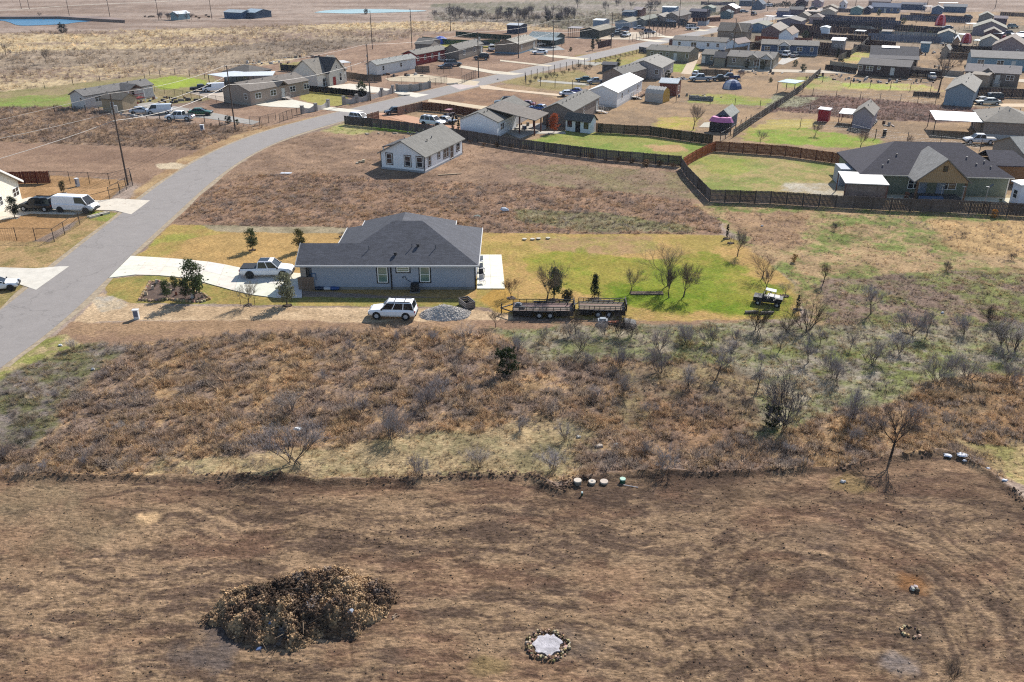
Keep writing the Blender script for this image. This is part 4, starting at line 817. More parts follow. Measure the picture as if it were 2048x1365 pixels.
 P(label='cream home stepping down behind the tan one below the bend', L=(1640, 34), C=(1668, 36), D=20, h=5, rise=3, wc=(196, 184, 172), rc=(184, 172, 156), sk=0),
 P(label='pink-walled home with a hipped roof beside the dark plots', L=(1618, 46), C=(1642, 48), D=16, h=4.5, rise=2.5, wc=(180, 160, 164), rc=(168, 150, 140), sk=0, hip=5),
 P(label='beige split gable home in the cluster right of the street', L=(1592, 42), C=(1614, 45), D=18, h=4.5, rise=2.8, wc=(176, 160, 148), rc=(166, 154, 138), sk=0),
 P(label='mauve-grey home with white rear stairs right of the street', L=(1552, 50), C=(1600, 57), D=(1616, 52), h=4.6, rise=2.2, wc=(136, 126, 140), rc=(156, 148, 138), sk=0),
 P(label='blue-walled bungalow with a curved white awning', L=(1553, 33), C=(1575, 35), D=16, h=4.5, rise=2.2, ridge='x', wc=(110, 116, 146), rc=(130, 122, 120), sk=0),
 P(label='low violet home behind a dusty white canopy by the street', L=(1576, 30), C=(1604, 32), D=16, h=4, rise=2.5, ridge='x', wc=(120, 108, 120), rc=(116, 110, 108), sk=0),
 P(label='blue-grey hilltop barn with a sharp gable left of the street', L=(1503, 19), C=(1524, 20), D=24, h=6.5, rise=6, wc=(104, 120, 140), rc=(110, 122, 136), sk=0, name='barn', cat='barn'),
 P(label='long low slate home left of the sharp gabled barn', L=(1478, 12), C=(1503, 13), D=24, h=5, rise=4, ridge='x', wc=(100, 112, 130), rc=(112, 120, 132), sk=0),
 P(label='brown barn with a folded white metal roof left of the street', L=(1440, 27), C=(1470, 29), D=24, h=6, rise=4, wc=(140, 110, 100), rc=(226, 216, 208), sk=0, name='barn', cat='barn', rm='m'),
 P(label='green-grey home with a pale canopy beside the brown barn', L=(1440, 36), C=(1460, 38), D=14, h=4.5, rise=2, wc=(100, 126, 134), rc=(120, 130, 136), sk=0),
 P(label='navy home with white stair rails left of the street', L=(1378, 33), C=(1412, 36), D=16, h=4.8, rise=2, ridge='x', wc=(56, 56, 80), rc=(74, 72, 92), sk=0),
 P(label='grey-green gabled home showing white porch rails', L=(1402, 26), C=(1424, 28), D=18, h=4.6, rise=2.4, wc=(150, 162, 156), rc=(160, 164, 150), sk=0),
 P(label='big olive-brown roofed home left of the street with white doors', L=(1328, 44), C=(1356, 46), D=(1376, 38), h=4.4, rise=3.0, wc=(152, 138, 128), rc=(126, 118, 112), sk=0, s='w.d'),
 P(label='tan home wedged before the olive-brown roof', L=(1304, 45), C=(1326, 47), D=(1338, 42), h=4, rise=2, wc=(160, 150, 144), rc=(164, 154, 142), sk=0, s='w.'),
 P(label='blue-ended home with a long pale roof over the brown fence', L=(1324, 26), C=(1350, 27), D=14, h=5.5, rise=.8, ridge='x', wc=(120, 150, 180), rc=(214, 218, 220), sk=0, rm='m'),
 P(label='dusty green home with white porch columns by the parked cars', L=(1268, 55), C=(1288, 54), D=(1302, 46), h=4.2, rise=2.0, wc=(130, 138, 138), rc=(134, 136, 122), sk=0, s='dw'),
 P(label='light blue gabled home behind the silver wagons', L=(1230, 55), C=(1257, 58), D=(1268, 52), h=4.2, rise=1.8, wc=(160, 176, 190), rc=(160, 152, 130), sk=0, s='wd'),
 P(label='white flat-topped blue cabin farthest left in the roadside cluster', L=(1186, 54), C=(1206, 55), D=8, h=5, rise=.6, ridge='x', wc=(150, 170, 190), rc=(226, 226, 222), sk=0, rm='m', name='cabin'),
 P(label='dark olive home with a brown slat porch at its left end', L=(1160, 74), C=(1198, 77), D=(1216, 68), h=3.8, rise=1.6, wc=(76, 78, 72), rc=(150, 142, 124), sk=0),
 P(label='steel blue trailer home at the start of the scrubland', L=(1244, 36), C=(1265, 37), D=10, h=5, rise=1, ridge='x', wc=(84, 110, 136), rc=(96, 110, 120), sk=0),
 P(label='reddish outbuilding touching the steel blue trailer home', L=(1266, 35), C=(1281, 35), D=8, h=3.6, rise=1, ridge='x', wc=(130, 88, 84), rc=(176, 160, 160), sk=0, name='outbuilding', cat='shed'),
 P(label='far ranch cottage with a white metal roof among bare trees', L=(342, 40), C=(356, 41), D=16, h=5, rise=2, ridge='y', wc=(150, 180, 190), rc=(226, 230, 232), sk=0, rm='m', name='cottage'),
 P(label='far blue ranch barn with a long light roof', L=(449, 38), C=(484, 38.5), D=16, h=6, rise=2, ridge='x', wc=(64, 96, 130), rc=(190, 200, 206), sk=0, name='barn', cat='barn'),
 P(label='far ranch shed with a rounded pale roof at the barn end', L=(487, 38), C=(511, 38), D=12, h=4, rise=2.5, ridge='x', wc=(60, 84, 110), rc=(176, 196, 210), sk=0, name='shed', cat='shed'),
 P(label='little grey shed peeping over the barn-red home', L=(831, 106), C=(862, 107), D=10, h=3, rise=1.5, ridge='x', wc=(140, 134, 128), rc=(120, 116, 110), sk=0, name='shed', cat='shed'),
 P(label='dark roofed lean-to shed set before the long slotted fence', L=(1204, 146), C=(1230, 147), D=5, h=2.4, rise=.5, ridge='x', wc=(90, 92, 98), rc=(80, 82, 90), sk=0, name='shed', cat='shed'),
]
HO = {}
for h_ in HS:
    if h_.get('rm') == 'm': h_['rm'] = metalroof
    HO[h_['label'][:18]] = H(**h_)
def ho(s): return next(v for k, v in HO.items() if k.startswith(s[:18]))
def pgable(t, x0, x1, y, dep, h, rise, wc, rc, open_=True, posts=True, pc=(230, 228, 222), ridge=None, nm='porch_roof'):
    "gabled porch in front of a facade"
    a = x1 - x0; b = MB(); z = h
    b.slab([[(x0 - .3, y - dep, z - .1), ((x0 + x1) / 2, y - dep, z + rise), ((x0 + x1) / 2, y + dep * .8, z + rise), (x0 - .3, y + dep * .8, z - .1)], [((x0 + x1) / 2, y - dep, z + rise), (x1 + .3, y - dep, z - .1), (x1 + .3, y + dep * .8, z - .1), ((x0 + x1) / 2, y + dep * .8, z + rise)]], .14)
    b.out(nm, shingle, t, S(*rc))
    b = MB(); yy = y - dep + .15; b.prism([(x0, yy, z - .15), (x1, yy, z - .15), ((x0 + x1) / 2, yy, z + rise - .2)], [(x0, yy + .1, z - .15), (x1, yy + .1, z - .15), ((x0 + x1) / 2, yy + .1, z + rise - .2)]); b.out('gable', siding, t, S(*wc))
    if posts:
        for X in (x0 + .1, x1 - .1): b = MB(); b.box(X - .1, X + .1, yy, yy + .2, 0, z - .15); b.out('porch_post', paint, t, S(*pc))
# the grey home with the red railed porch: porch stands on its long sunny side
t, a, d = ho('grey manufactured home with'); y_ = d * .62
b = MB(); b.slab([[(a + 3.2, y_ - 2.4, 3.1), (a - 2, y_ - 2.4, 3.1), (a - 2, y_, 4.4), (a + 3.2, y_, 4.4)], [(a + 3.2, y_, 4.4), (a - 2, y_, 4.4), (a - 2, y_ + 2.4, 3.1), (a + 3.2, y_ + 2.4, 3.1)]], .14); b.out('porch_roof', shingle, t, S(140, 134, 128))
b = MB(); b.box(a + .04, a + 3.0, y_ - 2.3, y_ + 2.3, .9, 1.05); b.out('porch_deck', wood, t, S(150, 60, 56))
b = MB()
for k in range(12): b.box(a + 2.94, a + 2.99, y_ - 2.25 + k * .4, y_ - 2.2 + k * .4, 1.05, 1.95)
b.box(a + 2.93, a + 3.0, y_ - 2.3, y_ + 2.3, 1.95, 2.05)
for k in range(5): b.box(a + 3.0 + .3 * k, a + 3.3 + .3 * k, y_ - 2.3, y_ - 1.0, 0, .9 - .18 * k)
b.out('railing', paint, t, S(150, 44, 44))
for Y in (y_ - 2.2, y_ + 2.2): b = MB(); b.box(a + 2.85, a + 3.0, Y - .08, Y + .08, 0, 3.1); b.out('porch_post', paint, t, WHT)
# taupe home: entrance gable
t, a, d = ho('wide taupe manufac'); Y = d * .52
b = MB(); b.slab([[(a + .9, Y - 1.8, 3.3), (a - 3, Y - 1.8, 3.3), (a - 3, Y, 4.5), (a + .9, Y, 4.5)], [(a + .9, Y, 4.5), (a - 3, Y, 4.5), (a - 3, Y + 1.8, 3.3), (a + .9, Y + 1.8, 3.3)]], .14); b.out('porch_roof', shingle, t, S(140, 130, 120))
# stone house: second gable and side wall
t, a, d = ho('cream stone house w'); Y = d * .55
b = MB(); P0 = lambda x: [(x, Y - 3.2, 0), (x, Y + 3.2, 0), (x, Y + 3.2, 3.6), (x, Y, 7.0), (x, Y - 3.2, 3.6)]; b.prism(P0(a - 3), P0(a + 1.2)); b.out('wall', stucco, t, S(222, 214, 200))
b = MB(); b.slab([[(a + 1.5, Y - 3.5, 3.4), (a - 6, Y - 3.5, 3.4), (a - 6, Y, 7.1), (a + 1.5, Y, 7.1)], [(a + 1.5, Y, 7.1), (a - 6, Y, 7.1), (a - 6, Y + 3.5, 3.4), (a + 1.5, Y + 3.5, 3.4)]], .16); b.out('roof', shingle, t, S(96, 92, 90))
window(t, a + 1.22, Y + 1.4, 1.0, .9, 1.9, 'r', WHT, DARK); window(t, a + 1.22, Y, 4.3, .5, .8, 'r', WHT, DARK); door(t, a + 1.23, Y - 1.2, .1, 'r', S(150, 40, 40))
# white double-wide: patio cover
t, a, d = ho('large white double-')
D2 = 15.0
b = MB(); b.slab([[(a * .5, 4.2, 5.0), (a + 6.5, 4.2, 3.1), (a + 6.5, 13, 3.1), (a * .5, 13, 5.0)]], .16); b.out('patio_roof', shingle, t, S(136, 126, 116))
b = MB(); walls(b, a * .9, 10, 3.2, 1.6, 'y', 0); o = b.out('wall', siding, t, S(214, 214, 216), loc=(0, d + .01, 0))
b = MB(); b.slab(gable_roof(a * .9, 10, 3.2, 1.6, 'y', .3, .3), .16); o = b.out('roof', shingle, t, S(132, 128, 120), loc=(0, d + .02, .06))
for X, Y in ((a + 6.2, 4.6), (a + 6.2, 8.6), (a + 6.2, 12.6), (a + 3, 4.6), (a + 3.2, 12.6)):
    b = MB(); b.box(X - .12, X + .12, Y - .12, Y + .12, 0, 3.0 + (a + 6.3 - X) * .2); b.out('post', wood, t, S(96, 52, 40))
# garden house shutters, blue home porch gable, olive home slat porch
t, a, d = ho('slate-blue manufact'); pgable(t, a * .30, a * .5, 0, 2.2, 3.3, 1.3, (226, 228, 230), (142, 134, 124))
b = MB()
for k in range(12): b.box(a * .3 + k * (a * .2 / 12), a * .3 + k * (a * .2 / 12) + .05, -2.1, -2.05, .7, 1.6)
b.box(a * .3, a * .5, -2.12, -2.03, 1.6, 1.68); b.box(a * .3, a * .5, -2.1, -.04, .5, .62); b.out('railing', paint, t, WHT)
t, a, d = ho('long beige home hal'); pgable(t, a * .72, a * .98, 0, 2.0, 3.1, 1.4, (196, 200, 204), (136, 130, 122)); pgable(t, a * .44, a * .66, 0, 1.2, 3.1, 1.1, (164, 154, 136), (136, 130, 122), posts=False)
t, a, d = ho('dark grey long home'); b = MB(); b.slab([[(-.4, -3.2, 2.4), (a + .4, -3.2, 2.4), (a + .4, 0.4, 3.1), (-.4, .4, 3.1)]], .14); b.out('veranda_roof', shingle, t, S(104, 100, 102))
for k in range(5): b = MB(); X = .1 + k * (a - .2) / 4; b.box(X - .08, X + .08, -3.1, -2.94, 0, 2.35); b.out('veranda_post', paint, t, S(190, 190, 190))
b = MB(); b.slab([[(a * .22, d * .38, 2.9 + 2.0), (a * .6, d * .38, 4.9), (a * .6, d * .5, 5.4), (a * .22, d * .5, 5.4)]], .1); b.out('skylight_strip', metalroof, t, S(190, 180, 176))
t, a, d = ho('brown home with whi'); pgable(t, a * .28, a * .52, 0, 1.5, 3.3, 1.4, (128, 118, 112), (136, 128, 126), posts=False)
t, a, d = ho('big brown house wit')
sol = mat('solar_panel', (.012, .014, .03), .2, .1, 2)
s_ = 2.6 / 7
for k in range(4):
    for j in range(2):
        x0 = a * .2 + k * 2.6; y0 = 1.2 + j * 2.2
        b = MB(); b.slab([[(x0, y0, 3.75 + s_ * y0), (x0 + 2.4, y0, 3.75 + s_ * y0), (x0 + 2.4, y0 + 2.0, 3.75 + s_ * (y0 + 2)), (x0, y0 + 2.0, 3.75 + s_ * (y0 + 2))]], .06); b.out('solar_panel', sol, t)
pgable(t, a * .55, a * .8, 0, .9, 3.5, 3.3, (160, 142, 126), (146, 134, 120), posts=False)
t, a, d = ho('small grey-lilac ca')
canopy(t, -3.2, -.1, 2.0, 7.5, 2.4, 2.6, (226, 224, 222), pc=(120, 40, 50))
b = MB(); b.box(-7.6, -5.4, 3.5, 6.5, 0, 2.6); b.out('annexe', paint, t, S(176, 34, 54)); b = MB(); b.slab([[(-7.8, 3.3, 2.7), (-5.2, 3.3, 2.6), (-5.2, 6.7, 2.6), (-7.8, 6.7, 2.7)]], .1); b.out('annexe_roof', paint, t, S(196, 190, 196))
t, a, d = ho('taupe home with a b'); canopy(t, -9.0, -.2, 0.5, 9.5, 3.0, 3.3, (240, 240, 240), pc=(60, 60, 60))
t, a, d = ho('low green-roofed bu'); canopy(t, -1, a + 3, -6.5, -.05, 2.6, 2.95, (122, 134, 130), m=metalroof, pc=(60, 80, 80))
t, a, d = ho('dark olive home wit')
for k in range(7): b = MB(); b.box(-5.5 + k * .85, -5.3 + k * .85, .5, .7, 0, 3.3); b.out('porch_post', paint, t, S(120, 96, 84))
canopy(t, -5.8, -.1, .4, 5, 3.35, 3.6, (150, 130, 118), posts=False)
t, a, d = ho('tall white manufact')
b = MB(); b.box(a + .05, a + 1.8, d * .62, d * .98, .5, .62)
for k in range(14): b.box(a + 1.75, a + 1.8, d * .62 + k * d * .026, d * .62 + k * d * .026 + .06, .62, 1.5)
b.box(a + 1.72, a + 1.82, d * .62, d * .98, 1.5, 1.58); b.out('deck', wood, t, S(186, 150, 120))
t, a, d = ho('long khaki home wit')
b = MB(); b.slab([[(a * .2 - .4, -.5, 3.2), (a * .3, -.5, 3.2), (a * .3, 1, 3.5), (a * .2 - .4, 1, 3.5)]], .1); b.out('porch_roof', shingle, t, S(140, 134, 124))
# free-standing shelters
def shelter(label, L, C, D, h, col, m=None, post=(150, 150, 150), name='carport', cat='carport', z1=None, walls_=None):
    if h > 3.5: h = max(2.8, h * KF(*C)); D *= KF(*C)
    x0, y0 = G(*L); x1, y1 = G(*C); a = math.hypot(x1 - x0, y1 - y0); t = E(name, (x0, y0, 0), math.atan2(y1 - y0, x1 - x0), label, cat)
    canopy(t, 0, a, 0, D, h, z1 or h, col, m, 'roof', pc=post)
    if walls_: b = MB(); b.box(.2, a - .2, .3, .38, 0, h - .3); b.out('wall', woodf, t, S(*walls_))
    return t, a
shelter('bright white metal carport left of the dark van', (418, 172), (452, 178), 9, 3.0, (236, 238, 240), post=(60, 60, 70))
shelter('long bright white metal carport behind the taupe home', (466, 178), (548, 176), 8, 3.2, (242, 242, 240), post=(60, 60, 70))
shelter('worn white flat-roofed garden shelter with a plank back wall', (1684, 404), (1772, 408), 6.5, 2.9, (222, 218, 212), paint, (110, 70, 60), 'shelter', 'shelter', 3.1, (150, 134, 124))
shelter('blue-green flat canopy beside the long dividing fence', (1552, 186), (1588, 190), 6, 2.8, (140, 170, 180), post=(90, 80, 76))
shelter('white carport canopy among cars in the far cluster', (1563, 45), (1590, 46), 10, 4, (236, 234, 230), name='carport')
shelter('white peaked awning beside the far street', (1526, 45), (1545, 46), 9, 4, (236, 230, 226))
shelter('open dark canopy with a teal top next to the cream workshop', (1943, 97), (1957, 98), 8, 4, (160, 190, 196), post=(40, 40, 60))
shelter('bright white awning beside the maroon home', (1984, 82), (2002, 83), 8, 4.4, (244, 244, 244))
shelter('white table-flat canopy over the fenced yard', (1707, 78), (1727, 79), 5, 3.0, (226, 228, 230))
shelter('pale awning between the blue-grey home and the red dome', (1911, 84), (1927, 85), 7, 3.8, (190, 216, 226))
shelter('white lean-to awning left of the broad mauve barn', (1937, 62), (1962, 62), 8, 4.5, (240, 240, 240))
shelter('lone pale loading canopy on the far plots', (1849, 24), (1866, 24), 9, 5, (210, 206, 210))
shelter('long white awning over the blue manufactured home', (1877, 20), (1915, 20.5), 10, 9, (240, 240, 238))
shelter('small white metal canopy behind the stone house', (680, 145), (704, 143), 6, 2.6, (232, 226, 216))
# right-hand family house
def house_right():
    (x0, y0), (x1, y1) = G(1718, 386), G(2010, 394); a = math.hypot(x1 - x0, y1 - y0)
    t = E('house', (x0, y0, 0), math.atan2(y1 - y0, x1 - x0), 'large sage-green house with dark hip roof and tan timber porch gable behind the plank fence', 'house')
    d = 14.0; h = 3.1; rs = 3.6; wc = S(132, 138, 118)
    b = MB(); b.box(0, a, 0, d, 0, h); b.out('wall', siding, t, wc)
    b = MB(); o = .5; b.slab([[(-o, -o, h), (a + o, -o, h), (a - 5.5, d / 2, h + rs), (6.2, d / 2, h + rs)], [(a + o, -o, h), (a + o, d + o, h), (a - 5.5, d / 2, h + rs)], [(a + o, d + o, h), (-o, d + o, h), (6.2, d / 2, h + rs), (a - 5.5, d / 2, h + rs)], [(-o, d + o, h), (-o, -o, h), (6.2, d / 2, h + rs)]], .2)
    ro = b.out('roof', shingle, t, S(78, 74, 84)); vents(ro, [(a * u, d * v, h + rs * v * 2 * .96) for u, v in ((.2, .18), (.15, .1), (.27, .28), (.75, .26), (.8, .16), (.86, .2), (.89, .12))])
    x0_, x1_ = a * .325, a * .66; m = (x0_ + x1_) / 2; y = -4.0
    b = MB(); b.slab([[(x0_ - .5, y, h - .1), (m, y, h + 3.4), (m, 5, h + 3.4), (x0_ - .5, 5, h - .1)], [(m, y, h + 3.4), (x1_ + .5, y, h - .1), (x1_ + .5, 5, h - .1), (m, 5, h + 3.4)]], .2); b.out('porch_roof', shingle, t, S(176, 170, 162))
    b = MB(); n = 26
    for k in range(n):
        xa = x0_ + (x1_ - x0_) * k / n; xb = x0_ + (x1_ - x0_) * (k + 1) / n - .02; za = h + 3.2 * (1 - abs((xa - m) / (m - x0_))) ; zb = h + 3.2 * (1 - abs((xb - m) / (m - x0_)))
        b.prism([(xa, y + .3, h - .25), (xb, y + .3, h - .25), (xb, y + .3, max(zb, h - .2)), (xa, y + .3, max(za, h - .2))], [(xa, y + .36, h - .25), (xb, y + .36, h - .25), (xb, y + .36, max(zb, h - .2)), (xa, y + .36, max(za, h - .2))])
    b.out('gable_boards', wood, t, S(186, 156, 116))
    window(t, m, y + .3, h + 1.5, .5, .7, 'f', S(90, 66, 40), DARK)
    for X in (x0_ + .15, x1_ - .15): b = MB(); b.box(X - .15, X + .15, y + .3, y + .6, 0, h - .25); b.out('porch_post', wood, t, S(120, 92, 70))
    b = MB(); b.box(x0_, x1_, -3.9, -.02, .02, .22); b.out('porch_floor', conc, t, S(110, 104, 100))
    for u, w_ in ((.365, 1.6), (.60, 2.2)): window(t, a * u, -.004, .95, w_, 1.4, 'f', WHT, DARK)
    for u in (.425, .55): door(t, a * u, -.004, .2, 'f', S(150, 160, 176), 1.1, 2.15)
    b = MB(); b.box(a * .345, a * .5, -4.9, -4.1, .05, .9); b.out('counter', paint, t, S(96, 120, 150))
    for X in (.02, a - .02): b = MB(); b.box(X - .09, X + .09, -.06, -.004, .02, h - .02); b.out('corner_trim', paint, t, S(226, 222, 210))
    b = MB(); b.box(-.5, a * .31, -.6, -.52, h - .2, h - .04); b.box(a * .67, a + .5, -.6, -.52, h - .2, h - .04); b.out('gutter', paint, t, S(206, 200, 186))
    b = MB(); b.box(-2.2, -.02, 4, 8, 0, 2.7); b.out('side_bay', siding, t, S(186, 192, 200))
    b = MB(); b.box(a + .02, a + 6, 8, 14, 0, 3.0); b.out('wing', siding, t, S(160, 120, 84))
    b = MB(); b.slab([[(a + .2, 7.4, 3.1), (a + 6.6, 7.4, 3.1), (a + 4.5, 11, 4.8), (a + .2, 11, 4.8)], [(a + 6.6, 7.4, 3.1), (a + 6.6, 14.6, 3.1), (a + 4.5, 11, 4.8)], [(a + 6.6, 14.6, 3.1), (a + .2, 14.6, 3.1), (a + .2, 11, 4.8), (a + 4.5, 11, 4.8)]], .16); b.out('roof', shingle, t, S(84, 80, 90))
house_right()
H('white flat shed with one dark window at the corner of the plank fence', (2018, 404), (2034, 412), 9, h=3.2, rise=.35, ridge='x', wc=(216, 218, 226), rc=(236, 236, 236), f='w', sk=0, name='shed', cat='shed', rm=metalroof)
# left-edge stone house
t, a, d = H('cream stone house corner with a white-trimmed gable behind the parked cars', (-40, 452), (44, 399), 12, h=3.0, rise=3.5, wc=(222, 214, 198), rc=(150, 146, 142), f='..W.W', sk=0, wm=stucco, fr=WHT)
b = MB(); s_ = 3.5 / (a / 2)
b.slab([[(-.6, -.6, 3.0 - s_ * .6 + .1), (a / 2, -.6, 6.6), (a / 2, -.4, 6.6), (-.6, -.4, 3.0 - s_ * .6 + .1)], [(a / 2, -.6, 6.6), (a + .6, -.6, 3.0 - s_ * .6 + .1), (a + .6, -.4, 3.0 - s_ * .6 + .1), (a / 2, -.4, 6.6)]], .3); b.out('bargeboard', paint, t, WHT)
# mini tent garage, arched in ribs
x0, y0 = G(1289, 203); x1, y1 = G(1325, 207); a = math.hypot(x1 - x0, y1 - y0); t = E('tent_garage', (x0, y0, 0), math.atan2(y1 - y0, x1 - x0), 'ribbed off-white fabric tent garage with a yellow open end', 'tent')
prof = [(0, 0), (0, 2.0), (.5, 2.9), (1.9, 3.5), (3.3, 2.9), (3.8, 2.0), (3.8, 0)]
nb = 6
for k in range(nb):
    b = MB(); n0 = len(prof); rg = []
    for s_, j in ((.0, 0), (.5, .14), (1.0, 0)):
        rg.append([(a * (k + s_) / nb, y, z + (j if z > 1 else 0)) for y, z in prof])
    for A_, B_ in zip(rg, rg[1:]):
        n = len(b.v); b.v += A_ + B_
        for i in range(n0 - 1): b.f.append((n + i, n + i + 1, n + n0 + i + 1, n + n0 + i))
    b.out('fabric_panel', cloth, t, S(212, 204, 192))
b = MB(); b.poly([(a * .99, y, z) for y, z in prof if z < 3.6]); b.out('end_curtain', cloth, t, S(214, 170, 80))
# dome-like inflatables and the pink-topped hut
def dome(label, px, py, r, hgt, col, name='dome'):
    x, y = G(px, py); t = E(name, (x, y, 0), 0, label, 'dome'); n = 12; r *= .75; hgt *= .75
    for k in range(n):
        b = MB(); pts = []
        for j in range(7):
            q = j / 6 * math.pi / 2; rr = r * math.cos(q) ** .8; zz = hgt * math.sin(q); pts.append((rr, zz))
        for (r0, z0), (r1, z1) in zip(pts, pts[1:]):
            a0, a1 = 2 * math.pi * k / n, 2 * math.pi * (k + 1) / n; am = (a0 + a1) / 2
            for u, v, e0, e1 in ((a0, am, 1, 1.05), (am, a1, 1.05, 1)):
                b.poly([(r0 * e0 * math.cos(u), r0 * e0 * math.sin(u), z0), (r0 * e1 * math.cos(v), r0 * e1 * math.sin(v), z0), (r1 * e1 * math.cos(v), r1 * e1 * math.sin(v), z1), (r1 * e0 * math.cos(u), r1 * e0 * math.sin(u), z1)])
        b.out('segment', cloth, t, S(*(col if k % 3 else (236, 150, 160))))
dome('tall pointed red dome standing above the dark fences', 1880, 51, 2.9, 6.2, (200, 30, 50))
dome('round red dome beside the pale awning', 1932, 86, 2.4, 4.6, (190, 40, 50))
dome('small red dome before the mauve gabled house', 2006, 82, 1.5, 2.8, (180, 30, 44))
t, a, d = H('small grey hut with a blue end wall and black-and-pink canopy front', (1430, 258), (1457, 262), (1473, 250), h=3.0, rise=1.2, wc=(110, 124, 140), rc=(162, 164, 156), sk=0, name='hut', cat='shed')
b = MB(); n = 14; b.prism([(a / 2 + 2.6 * math.cos(i * 2 * math.pi / n), -1.2 + 1.5 * math.sin(i * 2 * math.pi / n), 2.0) for i in range(n)], [(a / 2 + 2.0 * math.cos(i * 2 * math.pi / n), -1.1 + 1.2 * math.sin(i * 2 * math.pi / n), 2.9) for i in range(n)]); b.out('canopy', cloth, t, S(230, 140, 190))
b = MB()
for i in range(16):
    q = i / 16 * 4.4; q2 = (i + 1) / 16 * 4.4; r0 = 1.1 - i * .05; b.tube((a / 2 + r0 * math.cos(q), -1.1 + r0 * .6 * math.sin(q), 2.95), (a / 2 + r0 * math.cos(q2), -1.1 + r0 * .6 * math.sin(q2), 2.95), .17, n=5)
b.out('swirl_rope', cloth, t, S(40, 16, 24)); b = MB(); b.box(-.6, a + .6, -2.6, -.1, .02, 1.9); b.out('dark_front', blacks, t)
# ---------------------------------------------------------------- vehicles
VC = {}
def loft(b, secs):
    n = len(secs[0]); k = len(b.v)
    for s in secs: b.v += s
    for i in range(len(secs) - 1):
        for j in range(n): b.f.append((k + i * n + j, k + i * n + (j + 1) % n, k + (i + 1) * n + (j + 1) % n, k + (i + 1) * n + j))
    b.f.append(tuple(k + j for j in range(n))); e = k + (len(secs) - 1) * n; b.f.append(tuple(e + j for j in reversed(range(n))))
def sec(x, zl, zh, w):
    return [(x, -w * .9, zl), (x, -w, zl + .18), (x, -w, zh - .22), (x, -w * .88, zh), (x, w * .88, zh), (x, w, zh - .22), (x, w, zl + .18), (x, w * .9, zl)]
VT = {  # length, half width, body stations (x share, low, high, width), cabin (base back, base front, roof back, roof front, belt, roof), wheel radius, wheel x shares
 'pickup': (5.9, 1.0, [(0, .6, .85, .85), (.02, .45, 1.1, .97), (.30, .35, 1.12, 1), (.36, .35, 1.14, 1), (.7, .35, 1.16, 1), (.8, .36, 1.14, .99), (.95, .4, 1.02, .95), (1, .5, .8, .82)], (.345, .765, .37, .63, 1.1, 1.88), .41, (.2, .83)),
 'suv': (5.1, .99, [(0, .5, .9, .9), (.02, .42, 1.12, .97), (.2, .34, 1.14, 1), (.7, .34, 1.12, 1), (.8, .36, 1.08, .98), (.95, .4, .98, .93), (1, .45, .8, .8)], (.02, .74, .07, .60, 1.08, 1.86), .39, (.2, .82)),
 'sedan': (4.7, .9, [(0, .45, .8, .82), (.03, .35, .95, .94), (.2, .28, .98, 1), (.7, .28, .94, 1), (.8, .3, .86, .97), (.95, .33, .76, .92), (1, .38, .6, .78)], (.1, .74, .24, .55, .9, 1.42), .33, (.19, .81)),
 'van': (5.6, 1.0, [(0, .45, 1.2, .95), (.01, .4, 1.28, 1), (.2, .34, 1.28, 1), (.75, .34, 1.28, 1), (.85, .36, 1.12, .98), (.96, .4, 1.0, .94), (1, .45, .8, .82)], (.005, .88, .015, .76, 1.2, 2.12), .37, (.19, .83)),
 'minivan': (4.9, .95, [(0, .45, 1.0, .92), (.02, .4, 1.1, .98), (.2, .33, 1.12, 1), (.75, .33, 1.1, 1), (.87, .36, .98, .97), (.97, .4, .86, .9), (1, .45, .7, .8)], (.02, .84, .08, .62, 1.05, 1.8), .34, (.19, .82)),
}
